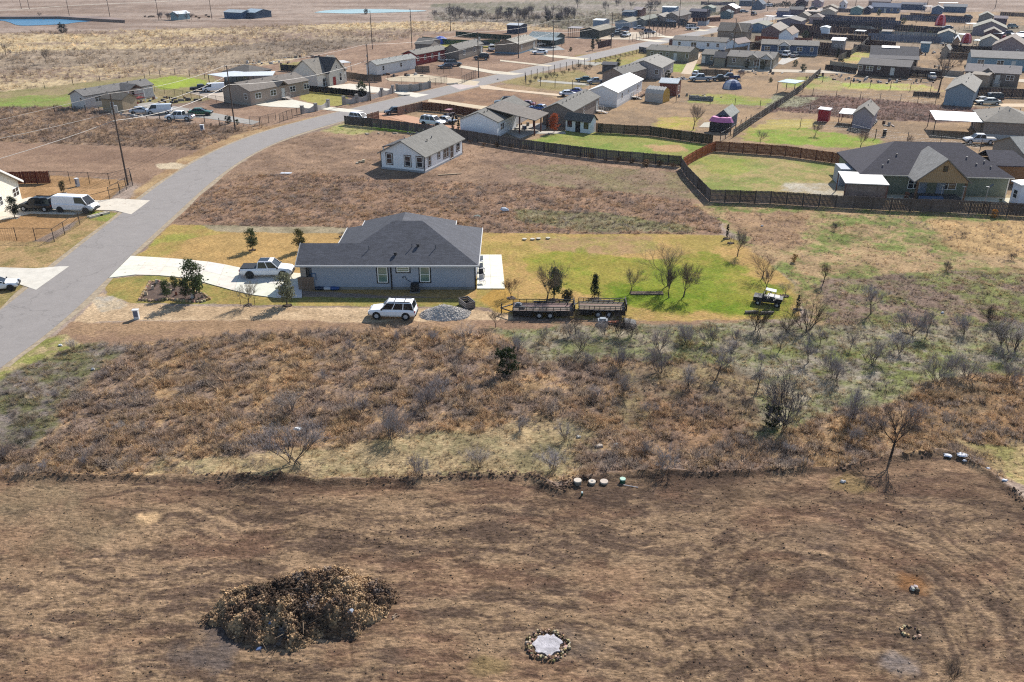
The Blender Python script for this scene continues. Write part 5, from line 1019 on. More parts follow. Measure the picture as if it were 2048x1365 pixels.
def vehicle_proto(kind):
    if kind in VC: return VC[kind]
    L_, W_, st, cb, wr, wx = VT[kind]; X = lambda s: (s - .5) * L_
    t = bpy.data.objects.new('vehicle', None); parts = []
    def part(name, b, m, smooth=False, par=None, paintit=False):
        o = bpy.data.objects.new(name, b.mesh(name, m, smooth)); parts.append((o, par, paintit)); return o
    b = MB(); loft(b, [sec(X(s), zl, zh, w * W_) for s, zl, zh, w in st])
    xb, xf, rb, rf, zb, zr = cb; w0 = W_ * .9; w1 = W_ * .74
    b.hexa([(X(rb) - .03, -w1, zr - .05), (X(rf) + .03, -w1, zr - .05), (X(rf) + .03, w1, zr - .05), (X(rb) - .03, w1, zr - .05), (X(rb) + .08, -w1 + .1, zr + .03), (X(rf) - .12, -w1 + .1, zr + .03), (X(rf) - .12, w1 - .1, zr + .03), (X(rb) + .08, w1 - .1, zr + .03)])
    mids = {'pickup': (.5,), 'suv': (.33, .66), 'sedan': (.45,), 'van': (), 'minivan': (.4, .7)}[kind]
    for s_ in (-1, 1):
        for q in (0,) + mids + (1,):
            x0_ = X(xb) + (X(xf) - X(xb)) * q; x1_ = X(rb) + (X(rf) - X(rb)) * q
            b.hexa([(x0_ - .05, s_ * (w0 + .015) - .02, zb - .05), (x0_ + .05, s_ * (w0 + .015) - .02, zb - .05), (x0_ + .05, s_ * (w0 + .015) + .02, zb - .05), (x0_ - .05, s_ * (w0 + .015) + .02, zb - .05), (x1_ - .04, s_ * (w1 + .01) - .02, zr - .03), (x1_ + .04, s_ * (w1 + .01) - .02, zr - .03), (x1_ + .04, s_ * (w1 + .01) + .02, zr - .03), (x1_ - .04, s_ * (w1 + .01) + .02, zr - .03)])
    if kind == 'van':
        for s_ in (-1, 1): b.hexa([(X(.01), s_ * w0 * 1.0 - .02, zb - .05), (X(.58), s_ * w0 - .02, zb - .05), (X(.58), s_ * w0 + .02, zb - .05), (X(.01), s_ * w0 + .02, zb - .05), (X(.02), s_ * w1 - .02, zr - .03), (X(.56), s_ * w1 - .02, zr - .03), (X(.56), s_ * w1 + .02, zr - .03), (X(.02), s_ * w1 + .02, zr - .03)])
    part('body', b, carpaint, False, None, True)
    g = MB(); g.hexa([(X(xb), -w0, zb - .1), (X(xf), -w0, zb - .1), (X(xf), w0, zb - .1), (X(xb), w0, zb - .1), (X(rb), -w1, zr - .06), (X(rf), -w1, zr - .06), (X(rf), w1, zr - .06), (X(rb), w1, zr - .06)]); part('windows', g, glass)
    if kind == 'pickup':
        g = MB(); g.box(X(.025), X(.33), -W_ * .84, W_ * .84, 1.1, 1.2); part('bed_cover', g, blacks)
    g = MB(); g.box(X(1) - .12, X(1) + .05, -W_ * .8, W_ * .8, .42, .62); part('front_bumper', g, blacks)
    g = MB(); g.box(X(0) - .06, X(0) + .1, -W_ * .85, W_ * .85, .42, .62); part('rear_bumper', g, steel if kind == 'pickup' else blacks)
    g = MB(); g.box(X(.975), X(1) + .02, -W_ * .45, W_ * .45, .66, .82); part('grille', g, blacks)
    for s_ in (-1, 1):
        g = MB(); g.box(X(.955), X(1) + .01, s_ * W_ * .66 - .17, s_ * W_ * .66 + .17, .68, .84); o = part('headlight', g, lamp_m); o.color = (.55, .57, .6, 1)
        g = MB(); g.box(X(0) - .01, X(.02), s_ * W_ * .82 - .1, s_ * W_ * .82 + .1, .8, 1.02); o = part('tail_light', g, lamp_m); o.color = (.35, .02, .02, 1)
        g = MB(); xm = X(xf) - .25; g.box(xm, xm + .14, min(s_ * W_ * .95, s_ * W_ * 1.13), max(s_ * W_ * .95, s_ * W_ * 1.13), zb + .02, zb + .2); part('mirror', g, blacks)
        for q in wx:
            g = MB(); y = s_ * (W_ - .12); g.tube((X(q), y - .13, wr), (X(q), y + .13, wr), wr, n=16); w_ = part('wheel', g, rubber)
            g = MB(); yy = s_ * (W_ + .0); g.tube((X(q), y, wr), (X(q), yy + s_ * .02, wr), wr * .6, n=12); part('rim', g, alloy, par=w_)
            g = MB(); g.tube((X(q), y - .2, wr + .03), (X(q), s_ * (W_ + .003), wr + .03), wr * 1.18, n=18); part('wheel_arch', g, blacks)
    if kind == 'suv':
        g = MB()
        for s_ in (-1, 1): g.box(X(rb) + .2, X(rf) - .2, s_ * w1 * .85 - .03, s_ * w1 * .85 + .03, zr + .03, zr + .1)
        for q in (.3, .7): xx = X(rb) + (X(rf) - X(rb)) * q; g.box(xx - .03, xx + .03, -w1 * .85, w1 * .85, zr + .06, zr + .1)
        part('roof_rack', g, blacks)
    VC[kind] = (parts, L_); return VC[kind]
def V(kind, label, px, heading, col, ln=None, name=None, group=None, cat=None):
    parts, L_ = vehicle_proto(kind); x, y = G(*px)
    nm = {'pickup': 'pickup_truck', 'suv': 'sport_utility_car', 'sedan': 'car', 'van': 'panel_van', 'minivan': 'minivan'}[kind]
    t = E(name or nm, (x, y, .07), math.radians(heading), label, cat or {'pickup': 'pickup truck', 'suv': 'car', 'sedan': 'car', 'van': 'van', 'minivan': 'van'}[kind], group)
    far_ = pxm(x, y) > .26; mp = {}
    for o, par, pt in parts:
        nmn = o.name.split('.')[0]
        if far_ and nmn in ('rim', 'mirror', 'wheel_arch', 'grille', 'roof_rack', 'front_bumper', 'rear_bumper'): continue
        c = o.copy(); link(c, mp.get(par.name) if par else t); mp[o.name] = c
        c.name = nmn
        if pt: c.color = (*S(*col), 1)
    if ln and ln > 6.3: ln = max(5, ln * KF(*px))
    if ln: s_ = ln / L_; t.scale = (s_, min(s_, 1.08), min(s_, 1.08))
    return t
WH = (278, 278, 280); BK = (30, 32, 38); SV = (170, 174, 180)
t = V('pickup', 'white crew-cab pickup with black bed cover parked on the concrete drive', (536, 552), 2, WH, 6.1)
b = MB(); b.box(-.75, .35, -.55, .55, 1.9, 1.93); b.out('sunroof', glass, t)
V('suv', 'white sport utility car on the dirt track beside the gravel pile', (787, 634), 176, WH, 4.95)
V('van', 'white work van on the concrete apron behind the chain-link fence', (155, 423), -8, WH, 6.3)
V('suv', 'black sport utility car parked between the stone house and white van', (78, 421), 174, BK, 5.2)
V('sedan', 'white car nose cut off by the left edge on the lower drive', (-3, 580), 20, WH, 4.5)
V('suv', 'white long sport utility car on the pink gravel drive', (866, 252), -28, WH, 5.6)
V('sedan', 'silver-grey car behind the white one on the pink gravel', (893, 247), -30, (150, 160, 172), 4.6)
V('pickup', 'dark grey pickup beside the brown fence next to the street', (791, 229), 205, (70, 72, 80), 5.0)
V('minivan', 'white compact van standing behind the reddish fence panel', (720, 243), -30, WH, 4.9)
V('sedan', 'dark green car on the grey gravel yard', (402, 231), 5, (30, 96, 66), 5.2)
V('pickup', 'white pickup with a loaded bed by the wire fence', (361, 241), 176, WH, 6.2)
V('van', 'tall white cargo van among the yard cars', (320, 228), 190, (232, 238, 246), 6.4)
V('sedan', 'pale silver car left of the tall white cargo van', (283, 228), 10, (206, 212, 222), 5.0)
V('van', 'white van with dark rear windows near the white carports', (428, 184), 195, WH, 5.6)
V('pickup', 'black pickup next to the white van by the carports', (402, 183), 20, BK, 5.4)
V('suv', 'dark grey car behind the large white double-wide', (1010, 211), 185, (48, 46, 54))
V('sedan', 'dark red car behind the large white double-wide', (1051, 214), 160, (130, 34, 56))
V('sedan', 'blue car half hidden by the patio roof', (1078, 222), 150, (40, 96, 170))
V('sedan', 'white car at the end of the cream drive by the metal-roofed home', (1137, 193), 5, WH)
V('sedan', 'blue and white car right behind the white one on the cream drive', (1150, 188), 160, (90, 100, 170))
V('sedan', 'dark green car on the pale lane inside the wire fence', (1168, 164), 175, (36, 84, 84))
V('pickup', 'silver pickup beside the dark green car on the pale lane', (1192, 168), 190, SV, 5)
V('sedan', 'white coupe on the grass by the tan home', (1080, 109), 180, WH, 5.4)
V('suv', 'black car near the pole beside the grey-brown home', (963, 120), 175, BK)
V('suv', 'silver car at the steps of the barn-red home', (906, 133), 20, (130, 136, 144), 5.4)
V('sedan', 'charcoal car next to the silver one by the barn-red home', (892, 137), 200, (72, 74, 86))
V('pickup', 'white pickup backed against the tan home', (984, 102), 100, WH, 6)
V('suv', 'black car beside the white pickup by the tan home', (972, 95), 15, BK, 6)
V('pickup', 'white boat-like pickup under the green roof canopy', (1078, 92), 0, WH, 6.4)
V('suv', 'white car facing the street in the cleared front yard', (1253, 74), 65, WH, 6)
V('suv', 'silver car closest to the third roadside pole', (1299, 68), -12, (140, 146, 164), 8)
V('pickup', 'silver pickup by the porch of the light blue gabled home', (1278, 60), 185, (180, 186, 198), 9)
V('pickup', 'black pickup next to the dark olive home', (1235, 68), 190, BK, 8)
V('suv', 'grey car parked against the light blue gabled home', (1247, 63), 180, (96, 104, 126), 7)
V('pickup', 'old grey pickup beside the black one in the yard', (1234, 74), 185, (96, 96, 100), 6)
V('sedan', 'small white car on the drive beside the pale grey home', (1392, 152), 65, WH, 4.6)
V('pickup', 'silver crew-cab pickup before the pale grey home', (1401, 163), 178, (176, 184, 194), 6.2)
V('pickup', 'black pickup between the silver truck and blue one', (1440, 162), 182, (30, 36, 34), 5)
V('pickup', 'navy blue pickup behind the blue tent', (1459, 160), 178, (34, 56, 110), 5.6)
V('suv', 'white car in front of the slate-blue home', (1573, 114), 60, WH, 6)
V('pickup', 'silver pickup right of the white car at the slate-blue home', (1589, 115), 55, (166, 172, 176), 6.4)
V('sedan', 'weathered white coupe beside the two-tone barn', (1974, 210), 175, (206, 208, 196), 5.8)
V('suv', 'black long car behind the weathered white coupe', (1979, 204), 178, BK, 7)
V('pickup', 'white and maroon pickup in front of the white carport', (1957, 288), 172, (226, 228, 230), 6.4)
V('pickup', 'white and black truck on the clutter yard by the brown fence', (1863, 159), 75, (226, 228, 230), 5.4)
V('suv', 'white car under the trees by the brown fence top left', (1385, 60), 20, WH, 6)
for k, (p, hd, c, lb) in enumerate([((1561, 30), 20, (60, 90, 130), 'blue car by the curved white awning'), ((1606, 20), 0, BK, 'black car on the bare lot inside the far bend'), ((1626, 20), 0, (40, 44, 40), 'dark car with a humped roof inside the far bend'), ((2018, 71), 10, (60, 84, 130), 'blue car on the pale yard beside the mauve barn'), ((2040, 72), 170, WH, 'white car on the pale yard at the right edge'), ((2025, 57), 20, (150, 176, 180), 'pale teal car on the upper right yard'), ((2000, 41), 0, (60, 70, 120), 'navy car by the white awning on the upper right'), ((1936, 38), 30, (60, 84, 120), 'blue car beside the hedge of bushes far right'), ((1893, 59), 175, (90, 120, 140), 'grey-blue car parked beneath the red pointed dome'), ((1508, 31), 60, (70, 80, 104), 'dark car by the small roadside shrubs up the street'), ((1487, 26), 10, (130, 150, 170), 'light blue car beside the folded metal roof'), ((1541, 14), 20, WH, 'white car at the start of the dark far hedge'), ((1366, 45), 10, BK, 'black car tucked under the olive-brown roof'), ((1341, 47), 10, WH, 'white car parked before the dark board fence')]):
    V('suv' if k % 2 else 'sedan', lb, p, hd, c, 7)
# tractor and utility cart
def tractor():
    x, y = G(901, 240); t = E('tractor', (x, y, 0), math.radians(60), 'old dark tractor with big rear wheels near the brown fence', 'tractor')
    b = MB(); b.box(-.3, 1.6, -.3, .3, .8, 1.4); b.out('engine_hood', paint, t, S(60, 40, 40)); b = MB(); b.box(-1.0, -.3, -.45, .45, .8, 1.1); b.box(-1.0, -.85, -.3, .3, 1.1, 1.6); b.out('seat', paint, t, S(200, 190, 186))
    for X, r in ((-.7, .75), (1.3, .42)):
        for s in (-1, 1):
            b = MB(); b.tube((X, s * .6, r), (X, s * .95, r), r, n=16); w_ = b.out('wheel', rubber, t); b = MB(); b.tube((X, s * .6, r), (X, s * .98, r), r * .5, n=10); b.out('rim', paint, w_, S(200, 190, 180))
    b = MB(); b.tube((-.1, 0, 1.3), (-.45, 0, 1.7), .03); b.tube((-.45, 0, 1.66), (-.42, 0, 1.72), .22, n=10); b.out('steering_wheel', blacks, t)
    b = MB()
    for s in (-.5, .5): b.tube((-.9, s, 1.0), (-.9, s, 2.3), .04)
    b.box(-1.3, .3, -.6, .6, 2.3, 2.36); b.out('roll_bar', paint, t, S(180, 120, 130))
tractor()
def utv():
    x, y = G(1535, 608); t = E('utility_cart', (x, y, 0), math.radians(-22), 'dark off-road cart with pale split roof panels under the bare lawn tree', 'utility cart')
    b = MB(); b.box(-1.9, 1.8, -.8, .8, .55, .95); b.box(1.0, 1.9, -.7, .7, .9, 1.25); b.box(-1.9, -.7, -.8, .8, .9, 1.2); b.out('body', blacks, t)
    b = MB()
    for X in (-.7, .1, .9):
        for s in (-.75, .75): b.tube((X, s, .9), (X * .9, s * .9, 2.05), .05)
    b.out('roll_cage', blacks, t)
    t.scale = (.8, .8, .72)
    for (x0, x1, y0, y1, z, c) in ((-.5, .9, .2, .95, 2.1, (226, 236, 230)), (-.1, 1.5, -1.1, -.2, 1.75, (190, 184, 180))):
        b = MB(); b.hexa([(x0, y0, z - .05), (x1, y0, z - .2), (x1, y1, z - .1), (x0, y1, z + .05), (x0, y0, z), (x1, y0, z - .15), (x1, y1, z - .05), (x0, y1, z + .1)]); b.out('roof_panel', paint, t, S(*c))
    for X in (-1.2, 1.3):
        for s in (-1, 1): b = MB(); b.tube((X, s * .72, .38), (X, s * 1.0, .38), .4, n=14); w_ = b.out('wheel', rubber, t); b = MB(); b.tube((X, s * .72, .38), (X, s * 1.02, .38), .2, n=8); b.out('rim', alloy, w_)
    for X in (-.4, .5): b = MB(); b.box(X - .25, X + .25, -.6, .6, .95, 1.2); b.box(X - .28, X - .18, -.6, .6, 1.2, 1.7); b.out('seat', blacks, t)
utv()
def trailer(label, px, ang, L_, W_, rail, load):
    x, y = G(*px); t = E('flatbed_trailer', (x, y, 0), math.radians(ang), label, 'trailer'); n = 12; z = .75
    for k in range(n):
        b = MB(); yy = -W_ / 2 + k * W_ / n; b.box(-L_ / 2 + .1, L_ / 2 - .1, yy + .012, yy + W_ / n - .012, z, z + .05); b.out('deck_plank', wood, t, S(*[c + R.randint(-12, 12) for c in (150, 132, 116)]))
    b = MB(); b.box(-L_ / 2, L_ / 2, -W_ / 2 - .08, -W_ / 2, z - .16, z + .08); b.box(-L_ / 2, L_ / 2, W_ / 2, W_ / 2 + .08, z - .16, z + .08); b.box(-L_ / 2, -L_ / 2 + .1, -W_ / 2, W_ / 2, z - .16, z); b.box(L_ / 2 - .1, L_ / 2, -W_ / 2, W_ / 2, z - .16, z)
    b.tube((-L_ / 2, -W_ / 2, z - .1), (-L_ / 2 - 1.3, 0, z - .1), .07); b.tube((-L_ / 2, W_ / 2, z - .1), (-L_ / 2 - 1.3, 0, z - .1), .07); b.tube((-L_ / 2 - 1.2, 0, 0), (-L_ / 2 - 1.2, 0, z + .4), .06); b.out('frame', darksteel, t)
    for s in (-1, 1):
        b = MB(); y_ = s * (W_ / 2 + .04); k = 9
        for i in range(k + 1): X = -L_ / 2 + i * L_ / k; b.box(X - .03, X + .03, y_ - .03, y_ + .03, z, z + rail)
        b.box(-L_ / 2, L_ / 2, y_ - .035, y_ + .035, z + rail, z + rail + .07); b.box(-L_ / 2, L_ / 2, y_ - .025, y_ + .025, z + rail * .5, z + rail * .5 + .05); b.out('side_rail', darksteel, t)
        b = MB(); b.box(-1.0, 1.3, min(s * (W_ / 2 + .1), s * (W_ / 2 + .42)), max(s * (W_ / 2 + .1), s * (W_ / 2 + .42)), z + .08, z + .13); b.box(-1.0, -.9, min(s * (W_ / 2 + .1), s * (W_ / 2 + .42)), max(s * (W_ / 2 + .1), s * (W_ / 2 + .42)), z - .2, z + .08); b.box(1.2, 1.3, min(s * (W_ / 2 + .1), s * (W_ / 2 + .42)), max(s * (W_ / 2 + .1), s * (W_ / 2 + .42)), z - .2, z + .08); b.out('mudguard', darksteel, t)
        b = MB(); b.box(-L_ / 2, -1.05, y_ - .02, y_ + .02, .2, z - .17); b.box(1.35, L_ / 2, y_ - .02, y_ + .02, .2, z - .17); b.out('shade_skirt', darksteel, t)  # dark sheet standing in for shadow under the deck and for hung side parts
        for X in (-.42, .72):
            b = MB(); b.tube((X, s * (W_ / 2 + .12), .38), (X, s * (W_ / 2 + .36), .38), .38, n=14); w_ = b.out('wheel', rubber, t); b = MB(); b.tube((X, s * (W_ / 2 + .12), .38), (X, s * (W_ / 2 + .38), .38), .2, n=10); b.out('rim', paint, w_, S(210, 210, 210))
    b = MB(); b.box(L_ / 2 + .02, L_ / 2 + .1, -W_ / 2, W_ / 2, z, z + 1.3 * rail / .45 * .6)
    for k in range(6): b.box(L_ / 2 + .1, L_ / 2 + .13, -W_ / 2 + k * W_ / 5 - .03, -W_ / 2 + k * W_ / 5 + .03, z - .3, z + .8)
    b.out('loading_ramp', darksteel, t)
    for (X, Y, sx, sy, sz, c) in load: b = MB(); b.box(-sx, sx, -sy, sy, 0, sz); b.box(-sx * .6, sx * .6, -sy * .6, sy * .6, sz, sz * 1.5); o = b.out('toolbox', paint, t, S(*c), loc=(X, Y, z + .055)); o.rotation_euler.z = R.uniform(-.4, .4)
trailer('longer black flatbed trailer with plank deck directly right of the gravel pile', (1086, 628), -1, 6.4, 2.1, .42, [(-2.6, .2, .35, .25, .25, (120, 124, 130)), (-2.2, -.4, .3, .3, .15, (60, 60, 64))])
trailer('shorter rail-sided flatbed trailer behind the pile of orange machinery parts', (1203, 626), -3, 4.9, 2.1, .42, [])
def scrap_machine():
    x, y = G(1213, 648); t = E('machinery_pile', (x, y, 0), 0, 'rusty orange and silver machinery pile among twigs beside the shorter trailer', 'machinery')
    b = MB(); b.box(-.9, .1, -.3, .4, .2, .8); b.box(-.7, -.1, -.2, .3, .8, 1.05); b.out('engine_block', paint, t, S(150, 160, 168))
    b = MB(); b.tube((-.1, -.2, .4), (1.3, .1, .45), .16, n=8); b.box(.3, 1.2, -.4, 0, .15, .55); b.out('orange_housing', paint, t, S(190, 92, 34))
    b = MB()
    for k in range(70):
        a = R.uniform(0, 6.28); r_ = R.uniform(.3, 1.8); p = (r_ * math.cos(a), .6 * r_ * math.sin(a), R.uniform(.05, .6)); q_ = R.uniform(0, 6.28); b.tube(p, (p[0] + .8 * math.cos(q_), p[1] + .5 * math.sin(q_), R.uniform(0, 1.0)), .035, n=4)
    b.out('bent_bars', darksteel, t)
    t.scale = (1, 1, .6)
    b = MB(); b.hexa([(1.6, -1, .0), (3.0, -1.1, .1), (3.1, .3, .0), (1.7, .3, .05), (1.7, -.9, .9), (2.9, -1, .7), (3, .2, .6), (1.8, .2, 1.0)]); b.out('black_crate', blacks, t)
scrap_machine()
x, y = G(934, 613); t = E('dump_bin', (x, y, 0), math.radians(-62), 'small tilted slatted timber bin at the tip of the gravel pile', 'bin')
for s in (-.55, .55):
    for k in range(3): b = MB(); b.box(-.9, .9, s - .03, s + .03, .1 + k * .24, .3 + k * .24); b.out('slat', wood, t, S(150, 142, 136))
for s in (-.9, .9):
    for k in range(3): b = MB(); b.box(s - .03, s + .03, -.55, .55, .1 + k * .24, .3 + k * .24); b.out('slat', wood, t, S(130, 122, 116))
b = MB(); b.box(-.9, .9, -.55, .55, .04, .1); b.out('floor', wood, t, S(60, 56, 56))

# ---------------------------------------------------------------- fences
FC = {}
def panel_mesh(kind, n=13, h=1.9):
    k = (kind, n, h)
    if k in FC: return FC[k]
    out = []
    for v in range(3):
        b = MB()
        if kind == 'board':
            for i in range(n):
                hh = h + R.uniform(-.035, .035); y = R.uniform(-.012, .012); x0 = i / n; b.box(x0 + .003, x0 + 1 / n - .004, y, y + .022, .04, hh)
            for z in (.35, h * .5, h - .3): b.box(0.002, .998, -.055, -.014, z, z + .09)
            out.append(b.mesh('panel', woodf))
        elif kind == 'chain':
            for i in range(17): b.box(i / 16 - .002, i / 16 + .002, -.004, .004, .05, h)
            for i in range(9): z = .05 + i * (h - .05) / 8; b.box(0, 1, -.003, .003, z - .006, z + .006)
            b.box(0, 1, -.025, .025, h - .03, h + .02); out.append(b.mesh('mesh_panel', darksteel))
        elif kind == 'wire':
            for z in (.3, .6, .9, h - .1): b.box(0, 1, -.012, .012, z, z + .018)
            out.append(b.mesh('wire', steel))
        elif kind == 'rail':
            for z in (.3, .75, 1.15): b.box(0, 1, -.03, .03, z, z + .14)
            out.append(b.mesh('rail', woodf))
        elif kind == 'block':
            for r_ in range(5):
                for c in range(3): o_ = .17 * (r_ % 2); x0 = max(0, c / 3 - o_ * .5); b.box(x0 + .002, min(1, (c + 1) / 3) - .002, -.09 - R.uniform(0, .01), .09, .0 + r_ * h / 5 + .004, (r_ + 1) * h / 5 - .004)
            out.append(b.mesh('block_panel', stucco))
        elif kind == 'scallop':
            m = 8
            for i in range(m):
                f = lambda q: h * (.55 + .45 * (2 * q - 1) ** 2); x0, x1 = i / m, (i + 1) / m
                b.hexa([(x0, -.08, 0), (x1, -.08, 0), (x1, .08, 0), (x0, .08, 0), (x0, -.08, f(x0)), (x1, -.08, f(x1)), (x1, .08, f(x1)), (x0, .08, f(x0))])
            out.append(b.mesh('wall_panel', stucco))
        if kind in ('chain', 'wire', 'rail'): break
    FC[k] = out; return out
def post_mesh(r, h, m, cap=0):
    k = ('p', r, h, m.name, cap)
    if k not in FC:
        b = MB(); b.box(-r, r, -r, r, 0, h)
        if cap: b.box(-r - cap, r + cap, -r - cap, r + cap, h, h + cap * 1.5)
        FC[k] = b.mesh('post', m)
    return FC[k]
def F(label, pts, kind='board', h=1.9, col=(110, 98, 92), bay=2.4, pr=.06, pc=None, name=None, cat='fence', n=13, group=None, z0=0, jit=18):
    kf = KF(*pts[0])
    if h >= 2.6: h = max(1.9, h * kf)
    P_ = [G(*p) for p in pts]; t = E(name or {'board': 'board_fence', 'chain': 'chain_link_fence', 'wire': 'wire_fence', 'rail': 'rail_fence', 'block': 'block_wall', 'scallop': 'scalloped_wall'}[kind], (P_[0][0], P_[0][1], 0), 0, label, cat, group)
    ox, oy = P_[0]; pm = panel_mesh(kind, n, h); pmat = {'board': woodf, 'rail': woodf, 'chain': darksteel, 'wire': polew, 'block': stucco, 'scallop': stucco}[kind]
    po = post_mesh(pr, h + (.06 if kind != 'wire' else .25), pmat, .06 if kind in ('block', 'scallop') else 0)
    if kind == 'chain': po = post_mesh(.035, h + .06, pmat)
    pcol = S(*(pc or tuple(int(c * .85) for c in col)))
    first = True
    for (ax, ay), (bx, by) in zip(P_[:-1], P_[1:]):
        L_ = math.hypot(bx - ax, by - ay); k = max(1, round(L_ / bay)); rz = math.atan2(by - ay, bx - ax)
        for i in range(k):
            x0 = ax + (bx - ax) * i / k - ox; y0 = ay + (by - ay) * i / k - oy
            if first or i: use(po, 'post', t, pcol, (x0, y0, 0), rz + (R.uniform(-.1, .1) if kind == 'wire' else 0))
            dj = R.randint(-jit, jit) if kind == 'board' else 0
            use(R.choice(pm), pm[0].name.split('.')[0], t, S(*[max(10, c + dj) for c in col]), (x0, y0, 0), rz, (L_ / k, 1, 1 + (R.uniform(-.012, .012) if kind == 'board' else 0)))
        use(po, 'post', t, pcol, (bx - ox, by - oy, 0), rz); first = False
    return t
DG = (104, 96, 92)
F('long weathered grey board fence behind the white houses', [(690, 250), (780, 259), (870, 271), (935, 281), (1040, 299), (1212, 321), (1361, 334)], col=DG)
F('fresh orange-stained board fence running up between the two green lawns', [(1366, 337), (1392, 321), (1414, 310), (1430, 303)], col=(196, 112, 68), jit=10)
F('rust-brown board fence along the back of the big fenced lawn', [(1430, 303), (1570, 313), (1662, 326), (1716, 335)], col=(150, 96, 66), jit=10)
F('weathered dark board fence turning the corner above the weedy field', [(1362, 338), (1372, 354), (1394, 378), (1419, 404), (1540, 408), (1670, 416), (1780, 422), (1900, 426), (2090, 436)], col=(112, 98, 90))
F('dark board fence at the far side of the bright green yard', [(1196, 266), (1300, 272), (1424, 290)], col=(92, 84, 66))
F('dark brown board fence around the gravel parking corner', [(844, 221), (900, 226), (955, 237), (985, 243)], col=(110, 68, 48), jit=8)
F('pale brown board fence along the street beside the grey pickup', [(796, 232), (844, 221)], col=(160, 124, 104))
F('short pinkish board fence piece behind the compact white van', [(735, 247), (758, 240)], col=(176, 138, 120))
F('low tan board fence stub beside the garden house', [(1192, 266), (1204, 266)], col=(176, 130, 96))
F('rusty red board fence left of the cream stone house', [(10, 368), (50, 368), (100, 367)], col=(120, 62, 44), jit=6, h=2.0)
F('black screen fence around the front lawn of the walled house', [(618, 184), (680, 190), (734, 196)], col=(20, 20, 22), jit=2, h=1.6)
F('dark screened fence left of the cream stone house rear', [(562, 142), (640, 148)], col=(50, 56, 62), jit=4)
F('grey board fence behind the scalloped walls', [(694, 158), (735, 164), (763, 164)], col=(116, 106, 98))
F('short grey-brown board fence between grey and red homes', [(831, 146), (859, 146)], col=(120, 106, 96))
F('dark green privacy fence around the sandy play yard', [(845, 84), (900, 90), (960, 92), (1000, 90)], col=(30, 84, 66), jit=4, h=3.0)
F('dark green privacy fence on the far side of the play yard', [(912, 73), (960, 77), (1022, 81)], col=(26, 66, 58), jit=4, h=2.6)
F('long mixed fence climbing diagonally between the deep yards', [(1466, 276), (1500, 252), (1560, 212), (1600, 184), (1640, 148)], col=(126, 114, 104), h=1.7, n=8)
F('brown split rail fence along the street edge', [(1190, 128), (1220, 121), (1250, 115), (1280, 107), (1292, 106)], 'rail', 1.4, (110, 92, 82), bay=3)
F('dark board fence piece at the corner of the khaki home', [(1278, 105), (1296, 108)], col=(104, 108, 116))
F('brown board fence behind the long white home', [(1338, 93), (1352, 89), (1450, 93), (1520, 100)], col=(92, 58, 54), h=2.4, n=8)
F('grey diagonal board fence left of the slate-blue home', [(1450, 112), (1490, 106), (1522, 92)], col=(140, 126, 108), h=2.2, n=8)
F('low plank fence before the shrubs of the beige home', [(1394, 152), (1430, 152), (1456, 154)], col=(116, 102, 88), h=1.8)
F('dark board fence right of the slate-blue home', [(1634, 110), (1668, 113), (1700, 116)], col=(96, 80, 76), h=2.4, n=8)
F('dark fence running diagonally from the evergreen to the white shed', [(1676, 124), (1700, 112), (1722, 98), (1736, 85)], col=(150, 140, 128), h=2.0, n=8)
F('brown fence above the veranda home', [(1722, 90), (1760, 93), (1790, 96)], col=(76, 44, 40), h=2.6, n=8)
F('grey-brown fence behind the veranda home', [(1706, 102), (1750, 106), (1800, 109), (1840, 112)], col=(120, 104, 98), h=2.2, n=8)
F('pale block wall left of the charcoal-brown home', [(1660, 133), (1714, 140)], 'block', 1.6, (186, 176, 156), bay=6, pr=.15)
F('shadowed dark fence left of the charcoal-brown home', [(1650, 140), (1712, 148)], col=(80, 68, 64), h=1.6, n=8)
F('pale block wall right of the charcoal-brown home', [(1818, 144), (1870, 150), (1925, 155)], 'block', 1.6, (190, 176, 160), bay=6, pr=.15)
F('dark brown fence in front of the pale block wall', [(1818, 154), (1850, 156), (1882, 158)], col=(70, 52, 48), h=2.0, n=8)
F('dark board fence beyond the black car on the right', [(1955, 192), (2000, 195), (2090, 198)], col=(90, 76, 74), h=2.2, n=8)
F('dark fence below the grey gabled shed near the leaning tree', [(1894, 118), (1940, 120), (1985, 120)], col=(60, 44, 44), h=2.6, n=8)
F('dark fence stretching left of the mauve gabled house', [(1900, 104), (1940, 107), (1982, 108)], col=(44, 34, 40), h=3.4, n=8)
F('low dark board fence by the leaning tree roots', [(1826, 193), (1850, 194), (1878, 196)], col=(100, 92, 90), h=1.2, n=8)
F('orange board fence before the mauve-brown home', [(1510, 82), (1545, 85), (1556, 86)], col=(176, 92, 58), h=2.8, n=8, jit=6)
F('rust board fence right of the tan-roofed cottage', [(1588, 86), (1622, 88), (1624, 83)], col=(150, 84, 70), h=3.0, n=8, jit=6)
